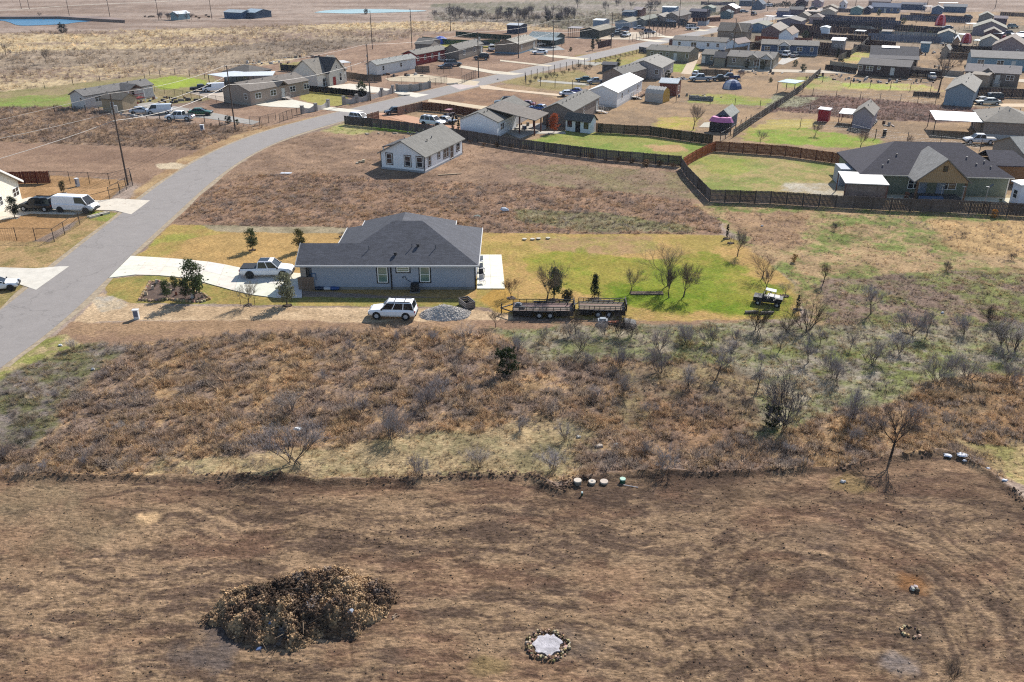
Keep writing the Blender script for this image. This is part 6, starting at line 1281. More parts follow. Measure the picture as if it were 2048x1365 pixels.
fl = [((1606, 62), (1700, 68), (1770, 72), 'dark brown fence beyond the white trailer shed', (84, 60, 62), 4), ((1606, 76), (1660, 80), (1740, 84), 'brown fence below the white trailer shed', (74, 52, 54), 3.4), ((1640, 37), (1700, 41), (1790, 44), 'slate fence on the upper edge of the shaded plots', (96, 92, 110), 4), ((1622, 44), (1720, 52), (1800, 54), 'blue-grey fence across the middle of the shaded plots', (70, 80, 104), 5), ((1625, 52), (1700, 56), (1790, 60), 'dark slate fence on the lower edge of the shaded plots', (64, 62, 80), 5), ((1735, 80), (1800, 84), (1880, 88), 'blue-grey fence right of the open-front shed', (126, 130, 146), 4), ((1782, 78), (1840, 80), (1875, 82), 'pale fence between the open-front shed and blue-grey home', (160, 158, 156), 4.4), ((1800, 40), (1870, 44), (1940, 47), 'long slate wall across the top of the dark yard', (84, 94, 116), 5), ((1790, 62), (1850, 66), (1900, 70), 'dark fence below the red pointed dome', (60, 54, 64), 4.5), ((1820, 34), (1880, 38), (1940, 42), 'low brown fence crossing the red-brown plots', (110, 84, 84), 3), ((1630, 96), (1662, 98), (1660, 104), 'brown fence left of the white-roofed grey shed', (110, 88, 86), 3), ((1606, 30), (1640, 33), (1660, 35), 'tan fence behind the pink-walled home', (120, 104, 100), 4), ((1660, 24), (1720, 26), (1740, 27), 'dusky fence before the teal and white home', (104, 92, 100), 4), ((1700, 60), (1740, 62), (1762, 74), 'diagonal pale fence beside the open-front shed', (150, 150, 146), 3), ((1592, 70), (1620, 72), (1640, 74), 'dark brown fence beside the peaked white annexe', (90, 66, 66), 4), ((1580, 58), (1605, 60), (1612, 62), 'maroon fence behind the mauve-grey home', (96, 70, 72), 4), ((1385, 44), (1420, 44), (1440, 43), 'deep red board fence left of the brown barn', (96, 50, 50), 3), ((1355, 50), (1378, 55), (1392, 56), 'dark board fence around the roadside corner yard', (88, 96, 106), 2.8), ((1395, 52), (1412, 52), (1418, 48), 'pale blue-grey fence by the roadside drive', (170, 178, 190), 2.6), ((1290, 52), (1320, 54), (1352, 55), 'shady dark fence before the small roadside cypresses', (70, 76, 84), 2.4), ((1402, 10), (1440, 11), (1470, 11), 'long mauve fence at the foot of the far scrub', (120, 110, 120), 5), ((2000, 32), (2050, 34), (2090, 35), 'brown fence at the top right yards', (130, 110, 104), 3)]
for a_, b_, c_, lb, co_, hh in fl: F(lb, [a_, b_, c_], col=co_, h=hh, n=6, bay=6, pr=.1)
F('scalloped cream stone wall left of the walled drive', [(605, 228), (632, 223), (657, 215)], 'scallop', 1.7, (206, 198, 190), bay=6, pr=.3)
F('scalloped cream stone wall between lawn and street', [(688, 210), (714, 206), (738, 201), (764, 193), (786, 187)], 'scallop', 1.9, (202, 192, 184), bay=5.5, pr=.32)
F('grey stone wall with square pillars beside the second drive', [(794, 183), (822, 183), (841, 181), (859, 177)], 'block', 1.7, (186, 180, 174), bay=6, pr=.3)
F('chain-link fence on square posts right of the stone pillars', [(859, 174), (894, 166)], 'chain', 1.8, DG, bay=3)
F('chain-link fence inside the second drive', [(776, 167), (830, 170), (890, 166)], 'chain', 1.8, DG, bay=4)
F('black iron fence along the street before the taupe home', [(560, 246), (575, 240), (604, 232)], 'chain', 1.9, DG, bay=1.6)
F('black iron gate fence in the yard corner', [(500, 250), (523, 250), (552, 242)], 'chain', 1.7, DG, bay=2.2)
F('chain-link fence around the cleared drive further up the street', [(924, 168), (952, 155)], 'chain', 2.0, DG, bay=2)
F('chain-link fence joining the cleared drive gate to the homes', [(862, 142), (900, 150), (924, 150)], 'chain', 1.9, DG, bay=4)
F('near chain-link fence along the verge above the drive culvert', [(-40, 484), (34, 482), (72, 482), (109, 484), (130, 470), (160, 450), (184, 428)], 'chain', 1.75, (60, 56, 54), bay=3.6)
F('chain-link fence around the utility pole corner', [(220, 400), (240, 388), (266, 372), (262, 360), (220, 371), (180, 369), (102, 366)], 'chain', 1.9, (60, 56, 54), bay=2.8)
F('wire fence in front of the yard full of cars', [(268, 232), (320, 241), (410, 248), (470, 258), (520, 250)], 'wire', 1.5, DG, bay=4)
F('wire fence at the back of the left green lawn', [(110, 226), (145, 222), (200, 229), (268, 232)], 'wire', 1.4, DG, bay=5)
F('mesh fence between the red-railed home and the taupe home', [(310, 186), (350, 192), (400, 201), (450, 208)], 'chain', 1.6, DG, bay=3.6)
F('wire fence behind the bright green patch', [(290, 160), (350, 149), (410, 158)], 'wire', 1.5, DG, bay=7)
F('wire fence bounding the straw pasture on the left', [(0, 186), (90, 178), (200, 163), (300, 152)], 'wire', 1.4, DG, bay=10)
F('wire fence with tall posts around the shrub yard right of the street', [(1052, 170), (1050, 160), (1120, 143), (1180, 130)], 'wire', 2.0, (150, 140, 130), bay=3.5)
F('wire fence below the shrub yard', [(1052, 170), (1110, 176), (1180, 180)], 'wire', 2.0, DG, bay=5)
F('post and wire fence across the yards below the tent garage', [(1352, 205), (1420, 210), (1520, 216), (1552, 218)], 'wire', 1.6, DG, bay=6)
F('corrugated low grey panel fence by the swing area', [(1378, 200), (1426, 203)], 'block', 1.0, (120, 124, 130), bay=6, pr=.05)
F('wire fence rising beside the pink-canopied hut', [(1440, 285), (1470, 266), (1500, 250)], 'wire', 1.9, DG, bay=3)
F('lower pasture wire fence right of the diagonal fence', [(1500, 250), (1600, 256), (1700, 264), (1750, 278), (1880, 290), (1960, 300)], 'wire', 1.7, DG, bay=7)
F('upper pasture wire fence above the lilac cabin', [(1560, 213), (1620, 222), (1690, 228)], 'wire', 1.4, DG, bay=8)
F('wire fence below the small yellow-green yard', [(1625, 192), (1720, 199), (1800, 205), (1870, 210)], 'wire', 1.6, DG, bay=5)
F('wire fence along the clutter yard', [(1645, 165), (1700, 173), (1780, 180), (1860, 186)], 'wire', 1.9, DG, bay=6)
F('wire fence of tall posts behind the cleared front yard', [(1258, 85), (1300, 76), (1330, 70)], 'wire', 2.4, (150, 110, 100), bay=3)
F('dark board fence by the third pole of the upper street', [(1196, 98), (1222, 92)], col=(90, 66, 66), h=2.4, n=8)

# ---------------------------------------------------------------- poles and lines
def pole(label, px, h=13.5, lean=0, arm=True, tf=0):
    h = h * (.55 + .45 * KF(*px)) * .98
    x, y = G(*px); t = E('utility_pole', (x, y, 0), 0, label, 'utility pole')
    r = max(.16, .16); b = MB(); n = 9
    for k in range(4): b.tube((0, 0, h * k / 4), (0, 0, h * (k + 1) / 4), r * (1 - .1 * k), r * (1 - .1 * (k + 1)), n=n, cap=False)
    b.tube((0, 0, h - .02), (0, 0, h + .01), r * .6, n=n); b.out('mast', polew, t)
    b = MB(); b.tube((-.35, 0, h - .3), (0, 0, h - .1), .05, n=5); b.tube((-.35, 0, h - .3), (-.35, 0, h + .1), .07, n=6); b.out('insulator', steel, t)
    b = MB(); b.box(-.28, -.1, -.1, .1, h * .78, h * .82); b.box(-.25, -.1, -.1, .1, h * .70, h * .715); b.out('bracket', steel, t)
    if tf: b = MB(); b.tube((.45, 0, h * .8), (.45, 0, h * .8 + 1.1), .28, n=10); b.box(.1, .3, -.05, .05, h * .84, h * .88); b.out('transformer', steel, t)
    t.rotation_euler = (0, lean, 0); return (x, y, h)
pl = [('utility pole rising from the chain-link corner near the left road', (256, 371), 15.0, 1), ('utility pole before the taupe home', (471, 263), 14.0, 0), ('utility pole at the scalloped wall gap', (741, 202), 14.5, 0), ('utility pole by the cleared drive fence', (957, 156), 14.0, 1), ('utility pole in the mown strip near the white coupe', (1106, 123), 14.5, 0), ('utility pole at the end of the dark roadside fence', (1222, 96), 14.5, 0), ('utility pole behind the silver car', (1297, 77), 15, 0), ('utility pole near the roadside cypress row', (1357, 57), 15, 0), ('utility pole beside the pale blue-grey fence', (1413, 44), 16, 0), ('utility pole close to the folded metal roof', (1461, 38), 18, 0), ('utility pole just past the brown barn', (1502, 30), 18, 0), ('utility pole beside the white far car', (1535, 22), 18, 0), ('utility pole near the far hedge start', (1571, 16), 16, 0)]
PP = [pole(l, p, h, 0, True, tf) for l, p, h, tf in pl]
for l, p, h in [('lone pole in the bare pasture left of its twin', (745, 99), 15.5), ('second lone pole in the bare pasture', (824, 97), 16), ('thin pole in the straw beside the green fence', (901, 63), 14), ('pole in the tan yard beside the blue skirting', (1037, 117), 13.5), ('pole between the long white home and the sky-blue barn', (1466, 108), 13.5), ('far pole at the left rim by the blue pond', (43, 18), 12), ('second far pole above the blue pond', (59, 19), 12), ('far pole over the middle of the blue pond', (139, 33), 13), ('far pole right of the blue pond', (220, 34), 13), ('far pole left of the ranch cottage', (318, 41), 15), ('far pole between the two ranches', (424, 39), 15), ('far pole behind the beige gable cluster', (1711, 12), 16), ('far pole over the twin navy homes', (1853, 18), 20), ('far pole near the plum roofed house', (1990, 17), 20), ('pole standing beside the leaning bare tree', (1895, 140), 13)]: pole(l, p, h)
def wire(label, pts, sag, r=.022, group=None):
    o0 = Vector(pts[0]); b = MB()
    for A_, B_ in zip(pts[:-1], pts[1:]):
        A_ = Vector(A_) - o0; B_ = Vector(B_) - o0; n = 10; q = A_
        for i in range(1, n + 1):
            s = i / n; c = A_.lerp(B_, s); c.z -= sag * 4 * s * (1 - s); b.tube(q, c, r, n=4, cap=False); q = c
    o = b.out('power_line', mat('wire_metal', S(196, 188, 178), .5, .1, 1, spec=.4), None, loc=tuple(o0)); tag(o, label, 'power line', group)
off = lambda P_, f, dx=-.35: (P_[0] + dx, P_[1], P_[2] * f)
L0 = (PP[0][0] - 24.0, PP[0][1] - 44, 13.2)
wire('upper wire strung along the tops of the street poles', [(L0[0], L0[1], 13.6)] + [off(p, 1.0) for p in PP], .8)
wire('thick pale cable lower on the street poles', [(L0[0] + 3, L0[1] - 2, 9.0)] + [off(p, .715, -.2) for p in PP], 1.2, .04)
wire('middle wire sloping left from the chain-link pole', [(L0[0], L0[1], 12), off(PP[0], .80, -.2), off(PP[1], .84)], .8, .028)

# ---------------------------------------------------------------- trees and bushes
def branch(b, tw, p, d, r, l, lev, spread, rn, droop=0.0, minr=.012, nseg=3, kids=3):
    q = p
    for i in range(nseg):
        d2 = (d + Vector((rn.uniform(-1, 1), rn.uniform(-1, 1), rn.uniform(-.6, .9))) * .16).normalized(); e = q + d2 * (l / nseg)
        b.tube(q, e, r * (1 - .3 * i / nseg), r * (1 - .3 * (i + 1) / nseg), n=5 if lev > 1 else 3, cap=False); q = e; d = d2
        if lev > 0:
            for k in range(kids if i else max(1, kids - 1)):
                a = rn.uniform(0, 6.28); s = rn.uniform(.6, 1) * spread
                u = d.cross(Vector((math.cos(a), math.sin(a), .3))).normalized(); nd = (d * math.cos(s) + u * math.sin(s) + Vector((0, 0, .12 - droop))).normalized()
                branch(b if lev > 1 else tw, tw, q, nd, r * .5, l * rn.uniform(.5, .78), lev - 1, spread, rn, droop, minr, 2 if lev < 2 else 3, kids)
def bare(kind, seed):
    rn = random.Random(seed); b = MB(); tw = MB()
    if kind == 'shrub':
        for k in range(8):
            a = rn.uniform(0, 6.28); s = rn.uniform(.15, .8); branch(b, tw, Vector((rn.uniform(-.15, .15), rn.uniform(-.15, .15), 0)), Vector((math.sin(s) * math.cos(a), math.sin(s) * math.sin(a), math.cos(s))), .012, rn.uniform(.5, .8), 3, .6, rn, nseg=3, kids=2)
    elif kind == 'vase':
        q = Vector((0, 0, 0)); e = Vector((.03, .02, .26)); b.tube(q, e, .022, .018, n=7, cap=False)
        for k in range(6):
            a = k * 1.05 + rn.uniform(-.2, .2); s = rn.uniform(.15, .7); branch(b, tw, e, Vector((math.sin(s) * math.cos(a), math.sin(s) * math.sin(a), math.cos(s))),   .0068, rn.uniform(.36, .5), 3, .52, rn, nseg=3, kids=2)
    else:
        q = Vector((0, 0, 0)); e = Vector((.05, .02, .32)); b.tube(q, e, .024, .019, n=7, cap=False)
        for k in range(4):
            a = k * 1.6 + rn.uniform(-.3, .3); s = rn.uniform(.2, .7); branch(b, tw, e, Vector((math.sin(s) * math.cos(a), math.sin(s) * math.sin(a), math.cos(s))), .010, rn.uniform(.28, .42), 3, .65, rn, nseg=3, kids=2)
    n0 = len(tw.v)
    hmax = max([v[2] for v in tw.v] + [1e-3]); f = 1 / hmax
    b.v = [(x * f, y * f, z * f) for x, y, z in b.v]; tw.v = [(x * f, y * f, z * f) for x, y, z in tw.v]
    # fine end twigs: slivers
    ends = tw.v[::7]
    for p in ends:
        for k in range(1):
            a = rn.uniform(0, 6.28); l = rn.uniform(.05, .13); s = rn.uniform(0, 1.2); d = (math.sin(s) * math.cos(a) * l, math.sin(s) * math.sin(a) * l, math.cos(s) * l); w_ = .0022
            n = len(tw.v); tw.v += [(p[0] - w_, p[1], p[2]), (p[0] + w_, p[1], p[2]), (p[0] + d[0], p[1] + d[1], p[2] + d[2])]; tw.f.append((n, n + 1, n + 2))
    return b.mesh('trunk', bark), tw.mesh('crown', bark)
def leafy(seed, n=900, prof='oval', leaf=.05, trunk=.25):
    rn = random.Random(seed); b = MB(); b.tube((0, 0, 0), (0.01, 0, trunk), .022, .018, n=6, cap=False); b.tube((0.01, 0, trunk), (0, 0, .85), .018, .006, n=5, cap=False)
    for k in range(12):
        a = rn.uniform(0, 6.28); z = rn.uniform(trunk, .75); rr = .22; b.tube((0, 0, z), (rr * math.cos(a), rr * math.sin(a), z + .16), .008, .003, n=3, cap=False)
    c = MB(); cl_ = []
    for k in range(46):
        z = rn.uniform(0, 1)
        rmax = {'oval': .25 * math.sqrt(max(0, 1 - (2 * z - .9) ** 2 / 1.25)), 'cone': .24 * (1 - z) + .015, 'column': .09 * math.sin(math.pi * min(1, z * .9 + .1)) + .01, 'ball': .42 * math.sqrt(max(0, 1 - (2 * z - 1) ** 2))}[prof]
        a = rn.uniform(0, 6.28); r_ = rmax * rn.uniform(.35, 1); cl_.append((r_ * math.cos(a), r_ * math.sin(a), trunk * .9 + z * (1 - trunk * .9), rmax))
    for k in range(n):
        x, y, z, rm = rn.choice(cl_); s = .055 if prof != 'column' else .03
        p = Vector((x + rn.gauss(0, s), y + rn.gauss(0, s), z + rn.gauss(0, s * .8))); u = Vector((rn.gauss(0, 1), rn.gauss(0, 1), rn.gauss(0, 1))).normalized(); v = u.cross(Vector((rn.gauss(0, 1), rn.gauss(0, 1), rn.gauss(0, 1)))).normalized()
        l = leaf * rn.uniform(.6, 1.3); c.poly([p - u * l, p + v * l * .45, p + u * l, p - v * l * .45])
    return b.mesh('trunk', bark), c.mesh('crown', leafm)
TP = {}
def tree(kind, label, px, hp, col, cat='tree', name='tree', group=None, wide=1.0, bcol=(96, 84, 76), lean=0.0, xy=None, hm=None):
    x, y = xy or G(*px); hgt = hm or hp * pxm(x, y) / .93
    key = {'shrub': 5, 'vase': 3, 'tree': 4, 'oak': 2, 'conifer': 1, 'cypress': 1, 'ball': 3}[kind]; i = R.randrange(key)
    if (kind, i) not in TP:
        sd_ = 100 + i * 17 + len(kind)
        TP[(kind, i)] = bare(kind, sd_) if kind in ('shrub', 'vase', 'tree') else {'oak': lambda: leafy(sd_, 1900, 'oval', .032), 'conifer': lambda: leafy(sd_, 1700, 'cone', .03, .14), 'cypress': lambda: leafy(sd_, 900, 'column', .03, .05), 'ball': lambda: leafy(sd_, 1100, 'ball', .05, .03)}[kind]()
    m1, m2 = TP[(kind, i)]; z = gz1(x, y) - .05 if y < 80 else -.03
    t = E(name, (x, y, z), R.uniform(0, 6.28), label, cat, group); t.scale = (hgt * wide, hgt * wide, hgt)
    if lean: t.rotation_euler = (0, lean, 0)
    use(m1, 'trunk', t, S(*[min(255, int(v_ * 1.15)) for v_ in bcol])); use(m2, 'crown', t, S(*col)); return t
GR = (165, 152, 142); OL = (96, 108, 70)
LT = [('oak', 'largest leafy young oak in the stone-edged flower bed', (390, 598), 76, OL), ('oak', 'staked young oak alone on the dry front lawn', (505, 501), 42, OL), ('oak', 'young olive-leaved tree behind the low end of the grey roof', (600, 502), 42, (110, 106, 62)), ('oak', 'short dark sapling on the left side of the flower bed', (334, 596), 34, OL), ('oak', 'slim dark sapling close to the drive in the flower bed', (350, 580), 27, OL), ('oak', 'thin sapling right of centre in the flower bed', (371, 598), 36, (80, 84, 60)),
 ('vase', 'pale bare sapling with stakes, left one beside the curved drive', (496, 610), 50, (176, 166, 140)), ('oak', 'thin pale-leaved sapling by the end of the drive shadow', (574, 610), 62, (150, 150, 120)), ('vase', 'tiny bare sapling behind the low roof', (683, 474), 12, GR), ('vase', 'wide bare tree behind the longer trailer', (1093, 603), 76, (150, 132, 112)), ('oak', 'narrow dark oak just right of the wide bare tree', (1108, 597), 60, OL), ('conifer', 'dark conical evergreen behind the shorter trailer', (1189, 597), 46, (44, 60, 40)), ('vase', 'small bare tree at the left end of the lawn bed', (1261, 586), 52, (140, 124, 108)), ('vase', 'tallest bare lawn tree rising above the bed', (1336, 572), 84, (150, 132, 110)), ('vase', 'crooked bare tree at the right end of the lawn bed', (1338, 596), 62, (120, 106, 92)), ('vase', 'bare lawn tree standing right of the bed', (1367, 594), 70, (140, 122, 104)), ('vase', 'bare tree near the upper right lawn corner', (1475, 513), 54, (140, 126, 116)), ('cypress', 'slim dark cypress at the far lawn corner', (1454, 475), 25, (36, 48, 32)), ('vase', 'tiny bare sapling in a ring right of the far cypress', (1461, 486), 18, GR), ('vase', 'reddish bare tree at the right lawn edge', (1525, 556), 56, (150, 116, 96)), ('tree', 'dark bare tree growing through the off-road cart area', (1531, 590), 60, (130, 110, 98)), ('vase', 'tiny bare sapling in a mulch ring right of the cart', (1570, 592), 30, GR), ('cypress', 'slim dark cypress at the lawn tip by the brush', (1595, 618), 28, (40, 42, 26)), ('vase', 'staked bare sapling beside the patio corner', (1023, 596), 40, (150, 120, 90)), ('vase', 'tiny leafless sapling below the dirt track', (992, 655), 36, (130, 110, 90)), ('ball', 'small potted shrub left of its twin behind the longer trailer', (1131, 600), 20, (96, 92, 60)), ('ball', 'small potted shrub right of its twin behind the longer trailer', (1137, 600), 22, (90, 86, 56)),
 ('oak', 'orange autumn tree in front of the brown fence', (1108, 266), 34, (196, 96, 50)), ('cypress', 'thin dark cypress left of the pair by the white double-wide', (906, 265), 26, (40, 44, 34)), ('cypress', 'thin dark cypress right of the pair by the white double-wide', (917, 267), 24, (40, 44, 34)), ('ball', 'round dark-leaved tree beside the scalloped wall', (724, 186), 22, (58, 76, 44)), ('oak', 'young dark tree in a white ring by the parked cars', (30, 436), 40, (70, 76, 60)), ('oak', 'small olive sapling in a white ring behind the white van', (127, 386), 22, (96, 92, 66)), ('ball', 'dark round bush beside the second street pole', (457, 248), 16, (34, 50, 44)), ('ball', 'small green bush right of the round bush by the pole', (475, 250), 10, (70, 80, 50)),
 ('tree', 'wide bare tree next to the pink-canopied hut', (1386, 260), 48, (150, 134, 122)), ('vase', 'small bare tree in the fenced grass above the orange fence', (1520, 288), 28, (150, 134, 122)), ('vase', 'bare tree inside the wire fence right of centre', (1630, 272), 26, (150, 130, 120)), ('tree', 'bare tree left of the sage-green house roof', (1719, 300), 40, (150, 130, 120)), ('vase', 'small bare tree above the dark roof', (1818, 292), 22, (150, 130, 120)), ('oak', 'bushy evergreen tree near the khaki home', (1236, 138), 18, (84, 96, 62)), ('conifer', 'dark evergreen pair beside the white-roofed grey shed', (1674, 118), 18, (30, 50, 44)), ('ball', 'round dark tree beside the teal home', (1713, 24), 9, (40, 66, 64)), ('tree', 'tall leaning bare tree left of the two-tone barn', (1877, 183), 74, (150, 130, 118)), ('vase', 'tall bare tree behind the bright metal roof', (1283, 176), 34, (140, 130, 124)), ('vase', 'small bare tree before the blue tent', (1480, 160), 20, (150, 130, 126)), ('ball', 'large spreading shrub before the beige home porch', (1493, 136), 14, (90, 92, 70)), ('ball', 'second large shrub beside the beige home wall', (1524, 139), 14, (96, 98, 70)), ('ball', 'grey hedge shrub behind the clutter by the slate-blue home', (1590, 133), 12, (100, 104, 80)), ('ball', 'dark shrub hugging the pale grey home end', (1335, 157), 15, (70, 80, 56)), ('conifer', 'dark cedar in the roadside yard near the orange hydrant posts', (1185, 101), 20, (50, 62, 54)), ('ball', 'small round tree beside the dark cedar', (1196, 88), 12, (50, 70, 50)), ('ball', 'dark evergreen bush by the teal-roofed canopy yard', (1141, 103), 8, (50, 70, 50)), ('ball', 'lone dark round tree on the pale pond shore', (732, 29), 10, (56, 66, 66)), ('ball', 'dark tree on the near shore of the blue pond', (125, 66), 18, (70, 76, 76)), ('vase', 'grey bare shrub next to the shore tree of the blue pond', (135, 72), 16, (150, 138, 130)), ('tree', 'bare bush on the straw pasture at far left', (12, 112), 26, (140, 130, 120)), ('tree', 'bare bush right of the far left bush in the straw', (92, 128), 28, (140, 130, 120)), ('tree', 'bare tree above the blue pond shoreline', (80, 37), 12, (100, 94, 92)), ('ball', 'gold-tipped shrub at the foot of the plank fence', (1987, 436), 16, (196, 140, 70)), ('ball', 'round straw-coloured grass clump in the right field', (1588, 524), 15, (190, 150, 92)), ('ball', 'red-orange shrub in the sage-green house yard', (1812, 397), 12, (190, 130, 100)), ('ball', 'green garden shrub right of the lamp posts', (2000, 408), 10, (70, 92, 60)), ('ball', 'dark evergreen bush among bare twigs above the grassy flat', (1014, 750), 54, (52, 62, 34), 1.1), ('ball', 'dark green bush at the foot of the biggest bare shrub', (1543, 850), 42, (52, 64, 30), 1.1)]
for e in LT: tree(e[0], e[1], e[2], e[3], e[4], cat='tree' if e[3] > 24 else 'bush', wide=e[5] if len(e) > 5 else (1.0 if e[0] != 'vase' else 1.3))
SHR = {
 'bare grey mesquite shrub tangled in the rusty brush left of centre': [(578, 835, 62), (588, 927, 95), (147, 700, 25), (205, 760, 25), (7, 920, 32), (85, 940, 25), (171, 930, 25), (60, 880, 26), (110, 800, 24), (240, 860, 22)],
 'bare grey mesquite shrub in the mixed brush below the gravel pile': [(1028, 715, 52), (929, 684, 42), (864, 684, 26), (796, 680, 20), (919, 715, 28), (847, 815, 46), (884, 790, 40), (782, 876, 70), (720, 828, 40), (939, 790, 26), (1042, 862, 32), (1134, 880, 50), (837, 947, 46), (953, 934, 46), (1107, 940, 50), (700, 700, 22), (650, 760, 24)],
 'bare grey mesquite shrub in the thicket below the two trailers': [(1178, 725, 26), (1161, 705, 55), (1237, 736, 50), (1315, 702, 50), (1319, 746, 50), (1247, 790, 50), (1377, 777, 35), (1373, 681, 36), (1137, 674, 36), (1206, 671, 36), (1260, 674, 42), (1332, 941, 50), (1288, 910, 30), (1375, 690, 36), (1420, 690, 42), (1090, 680, 30), (1190, 800, 34), (1300, 830, 30)],
 'bare grey mesquite tree in the green thicket at the right': [(1473, 693, 34), (1462, 724, 46), (1667, 758, 60), (1616, 727, 45), (1742, 727, 56), (1793, 707, 46), (1824, 669, 50), (1854, 673, 50), (1742, 628, 56), (1926, 669, 46), (2021, 703, 72), (1875, 765, 58), (1902, 741, 42), (1936, 760, 52), (2015, 727, 40), (1435, 751, 60), (1376, 775, 46), (1674, 772, 45), (1705, 884, 36), (1708, 843, 72), (1745, 864, 42), (1824, 847, 46), (1572, 911, 30), (2018, 761, 42), (1612, 935, 26), (1514, 782, 56), (1640, 690, 34), (1700, 700, 30), (1560, 700, 40), (1520, 740, 36)],
}
LMK = [('the white car on the dirt track', 787, 640), ('the gravel pile', 889, 640), ('the dark evergreen bush', 1014, 745), ('the longer trailer', 1086, 640), ('the machinery pile', 1213, 652), ('the three concrete septic lids', 1180, 968), ('the off-road cart', 1535, 612), ('the lawn tip cypress', 1595, 620), ('the black leaning tree', 1646, 568), ('the tallest bare shrub', 1572, 852), ('the crooked tree on the dirt rim', 1780, 920), ('the largest white plastic sheet', 1922, 918), ('the brush mound', 596, 1100), ('the white bag', 598, 877), ('the pale roadside litter', 187, 740), ('the white cabinet by the track', 274, 638), ('the wide tan half-sunk stone', 1198, 893), ('the thicket litter scrap', 1885, 627), ('the near-black shrub', 1981, 648)]
ORD = ['closest', 'second closest', 'third closest', 'fourth closest', 'fifth closest', 'sixth closest', 'seventh closest', 'eighth closest', 'ninth closest', 'tenth closest']
allS = [(lb, e) for lb, lst in SHR.items() for e in lst]; LBL = {}; byl = {}
for lb, e in allS:
    L_ = min(LMK, key=lambda m: math.hypot(m[1] - e[0], (m[2] - e[1]) * 1.3)); byl.setdefault(L_[0], []).append((math.hypot(L_[1] - e[0], (L_[2] - e[1]) * 1.3), e))
for nm_, v in byl.items():
    for i, (_, e) in enumerate(sorted(v)): LBL[e] = (ORD[min(i, 9)], nm_, 'low' if e[2] < 36 else 'tall' if e[2] > 55 else 'mid-sized')
for lb, e in allS:
    px, py, hp = e; dk = R.randint(-14, 14); c = tuple(v + dk for v in R.choice([(178, 168, 166), (188, 176, 170), (168, 156, 152), (194, 182, 174)])); o_, nm_, sz_ = LBL[e]; sh = 'shrub' in lb
    tree('shrub' if R.random() < .62 or sh else 'tree', f"{sz_} bare grey mesquite {'shrub' if sh else 'tree'}, {o_} to {nm_}", (px, py), hp * 1.05, c, cat='bush' if sh else 'tree', name='mesquite_shrub' if sh else 'mesquite_tree', group='mesquites in ' + lb.split(' in ')[-1], wide=R.uniform(.95, 1.3), bcol=(96, 84, 78))
for lb, p, hp, kd, c in [('tallest bare shrub in the right brush, with the green bush at its foot', (1572, 852), 118, 'shrub', (118, 110, 112)), ('spindly crooked bare tree on the rim of the cleared dirt', (1780, 920), 108, 'tree', (120, 106, 98)), ('black leaning bare tree at the edge of the weedy field', (1646, 568), 46, 'tree', (70, 58, 54)), ('dark bare tree rising from the thicket below the lawn tip', (1609, 662), 82, 'shrub', (98, 86, 80)), ('dark bare clump under the bench-like logs below the lawn', (1514, 662), 58, 'shrub', (92, 82, 78)), ('second dark bare clump beside the lawn tip thicket', (1575, 662), 48, 'shrub', (96, 84, 78)), ('near-black shrub at the right rim of the thicket', (1981, 648), 42, 'shrub', (60, 60, 58)), ('bare forked tree right below the shorter trailer', (1152, 668), 48, 'tree', (120, 106, 92)), ('bare twiggy shrub growing into the machinery pile', (1236, 672), 52, 'shrub', (100, 90, 84)), ('purple-grey low bush left in the weedy field', (1667, 462), 18, 'shrub', (116, 104, 108)), ('purple-grey low bush right in the weedy field', (1892, 542), 22, 'shrub', (110, 100, 106)), ('purple-grey low bush beside the right picture rim', (2025, 520), 18, 'shrub', (110, 100, 104)), ('purple-grey low bush under the gold-tipped shrub', (1926, 474), 14, 'shrub', (112, 102, 106)), ('bare shrub over the berm top right of the pale plastic', (2000, 690), 60, 'shrub', (110, 100, 96)), ('bare twigs rising from the near dirt in the right corner', (1905, 1358), 48, 'shrub', (128, 112, 98))]:
    tree(kd, lb, p, hp, c, cat='bush' if kd == 'shrub' else 'tree', name='bare_' + ('shrub' if kd == 'shrub' else 'tree'), wide=1.1, bcol=(60, 52, 48))
# far tree belt
for i in range(64):
    px = R.choice([R.uniform(868, 1160), R.uniform(900, 1160), R.uniform(1000, 1330)]); py = R.uniform(34, 45) if px < 1150 else R.uniform(14, 40)
    if px > 1200: py = R.uniform(8, 30)
    tree(R.choice(['shrub', 'vase', 'tree', 'tree']), 'grey leafless tree in the belt beyond the straw pasture', (px, py), R.uniform(12, 27), (132, 122, 122), name='leafless_tree', group='leafless trees of the far belt', wide=R.uniform(.8, 1.4), bcol=(100, 92, 92))
for p, hp in ((872, 44), (1097, 41), (1117, 42)):
    pass
for lb, p, hp in [('dark evergreen clump left in the far tree belt', (1097, 42), 13), ('wide dark evergreen clump right in the far tree belt', (1118, 43), 13), ('dark round evergreen high in the far tree belt', (1017, 34), 16)]: tree('ball', lb, p, hp, (60, 66, 66), wide=1.3)
for i in range(14): tree('tree', 'grey bare tree around the far ranch cottage', (R.uniform(322, 395), R.uniform(38, 42)), R.uniform(10, 16), (120, 110, 112), name='leafless_tree', group='trees around the far ranch cottage', wide=1.2, bcol=(90, 84, 84))
for i in range(11): tree('cypress', 'small clipped cypress in the row by the far street', (1290 + i * 8.5, 63 - i * .8 + R.uniform(-.8, .8)), R.uniform(7, 10), (60, 52, 46), name='cypress', group='clipped cypresses by the far street', cat='tree')
for i in range(12): tree('ball', 'dark round shrub in the far hedge at the top of the street', (1536 + i * 6, 14 + R.uniform(-1, 1)), R.uniform(6, 9), (56, 68, 72), name='hedge_shrub', group='hedge shrubs at the top of the street', cat='bush', wide=1.3)
for i in range(12): tree('shrub', 'bare twiggy bush along the wire fence of the shrub yard', (1060 + i * 11, 165 - i * 2.6 + R.uniform(-4, 4)), R.uniform(8, 14), (120, 112, 92), name='bare_bush', group='bushes along the shrub yard fence', cat='bush')

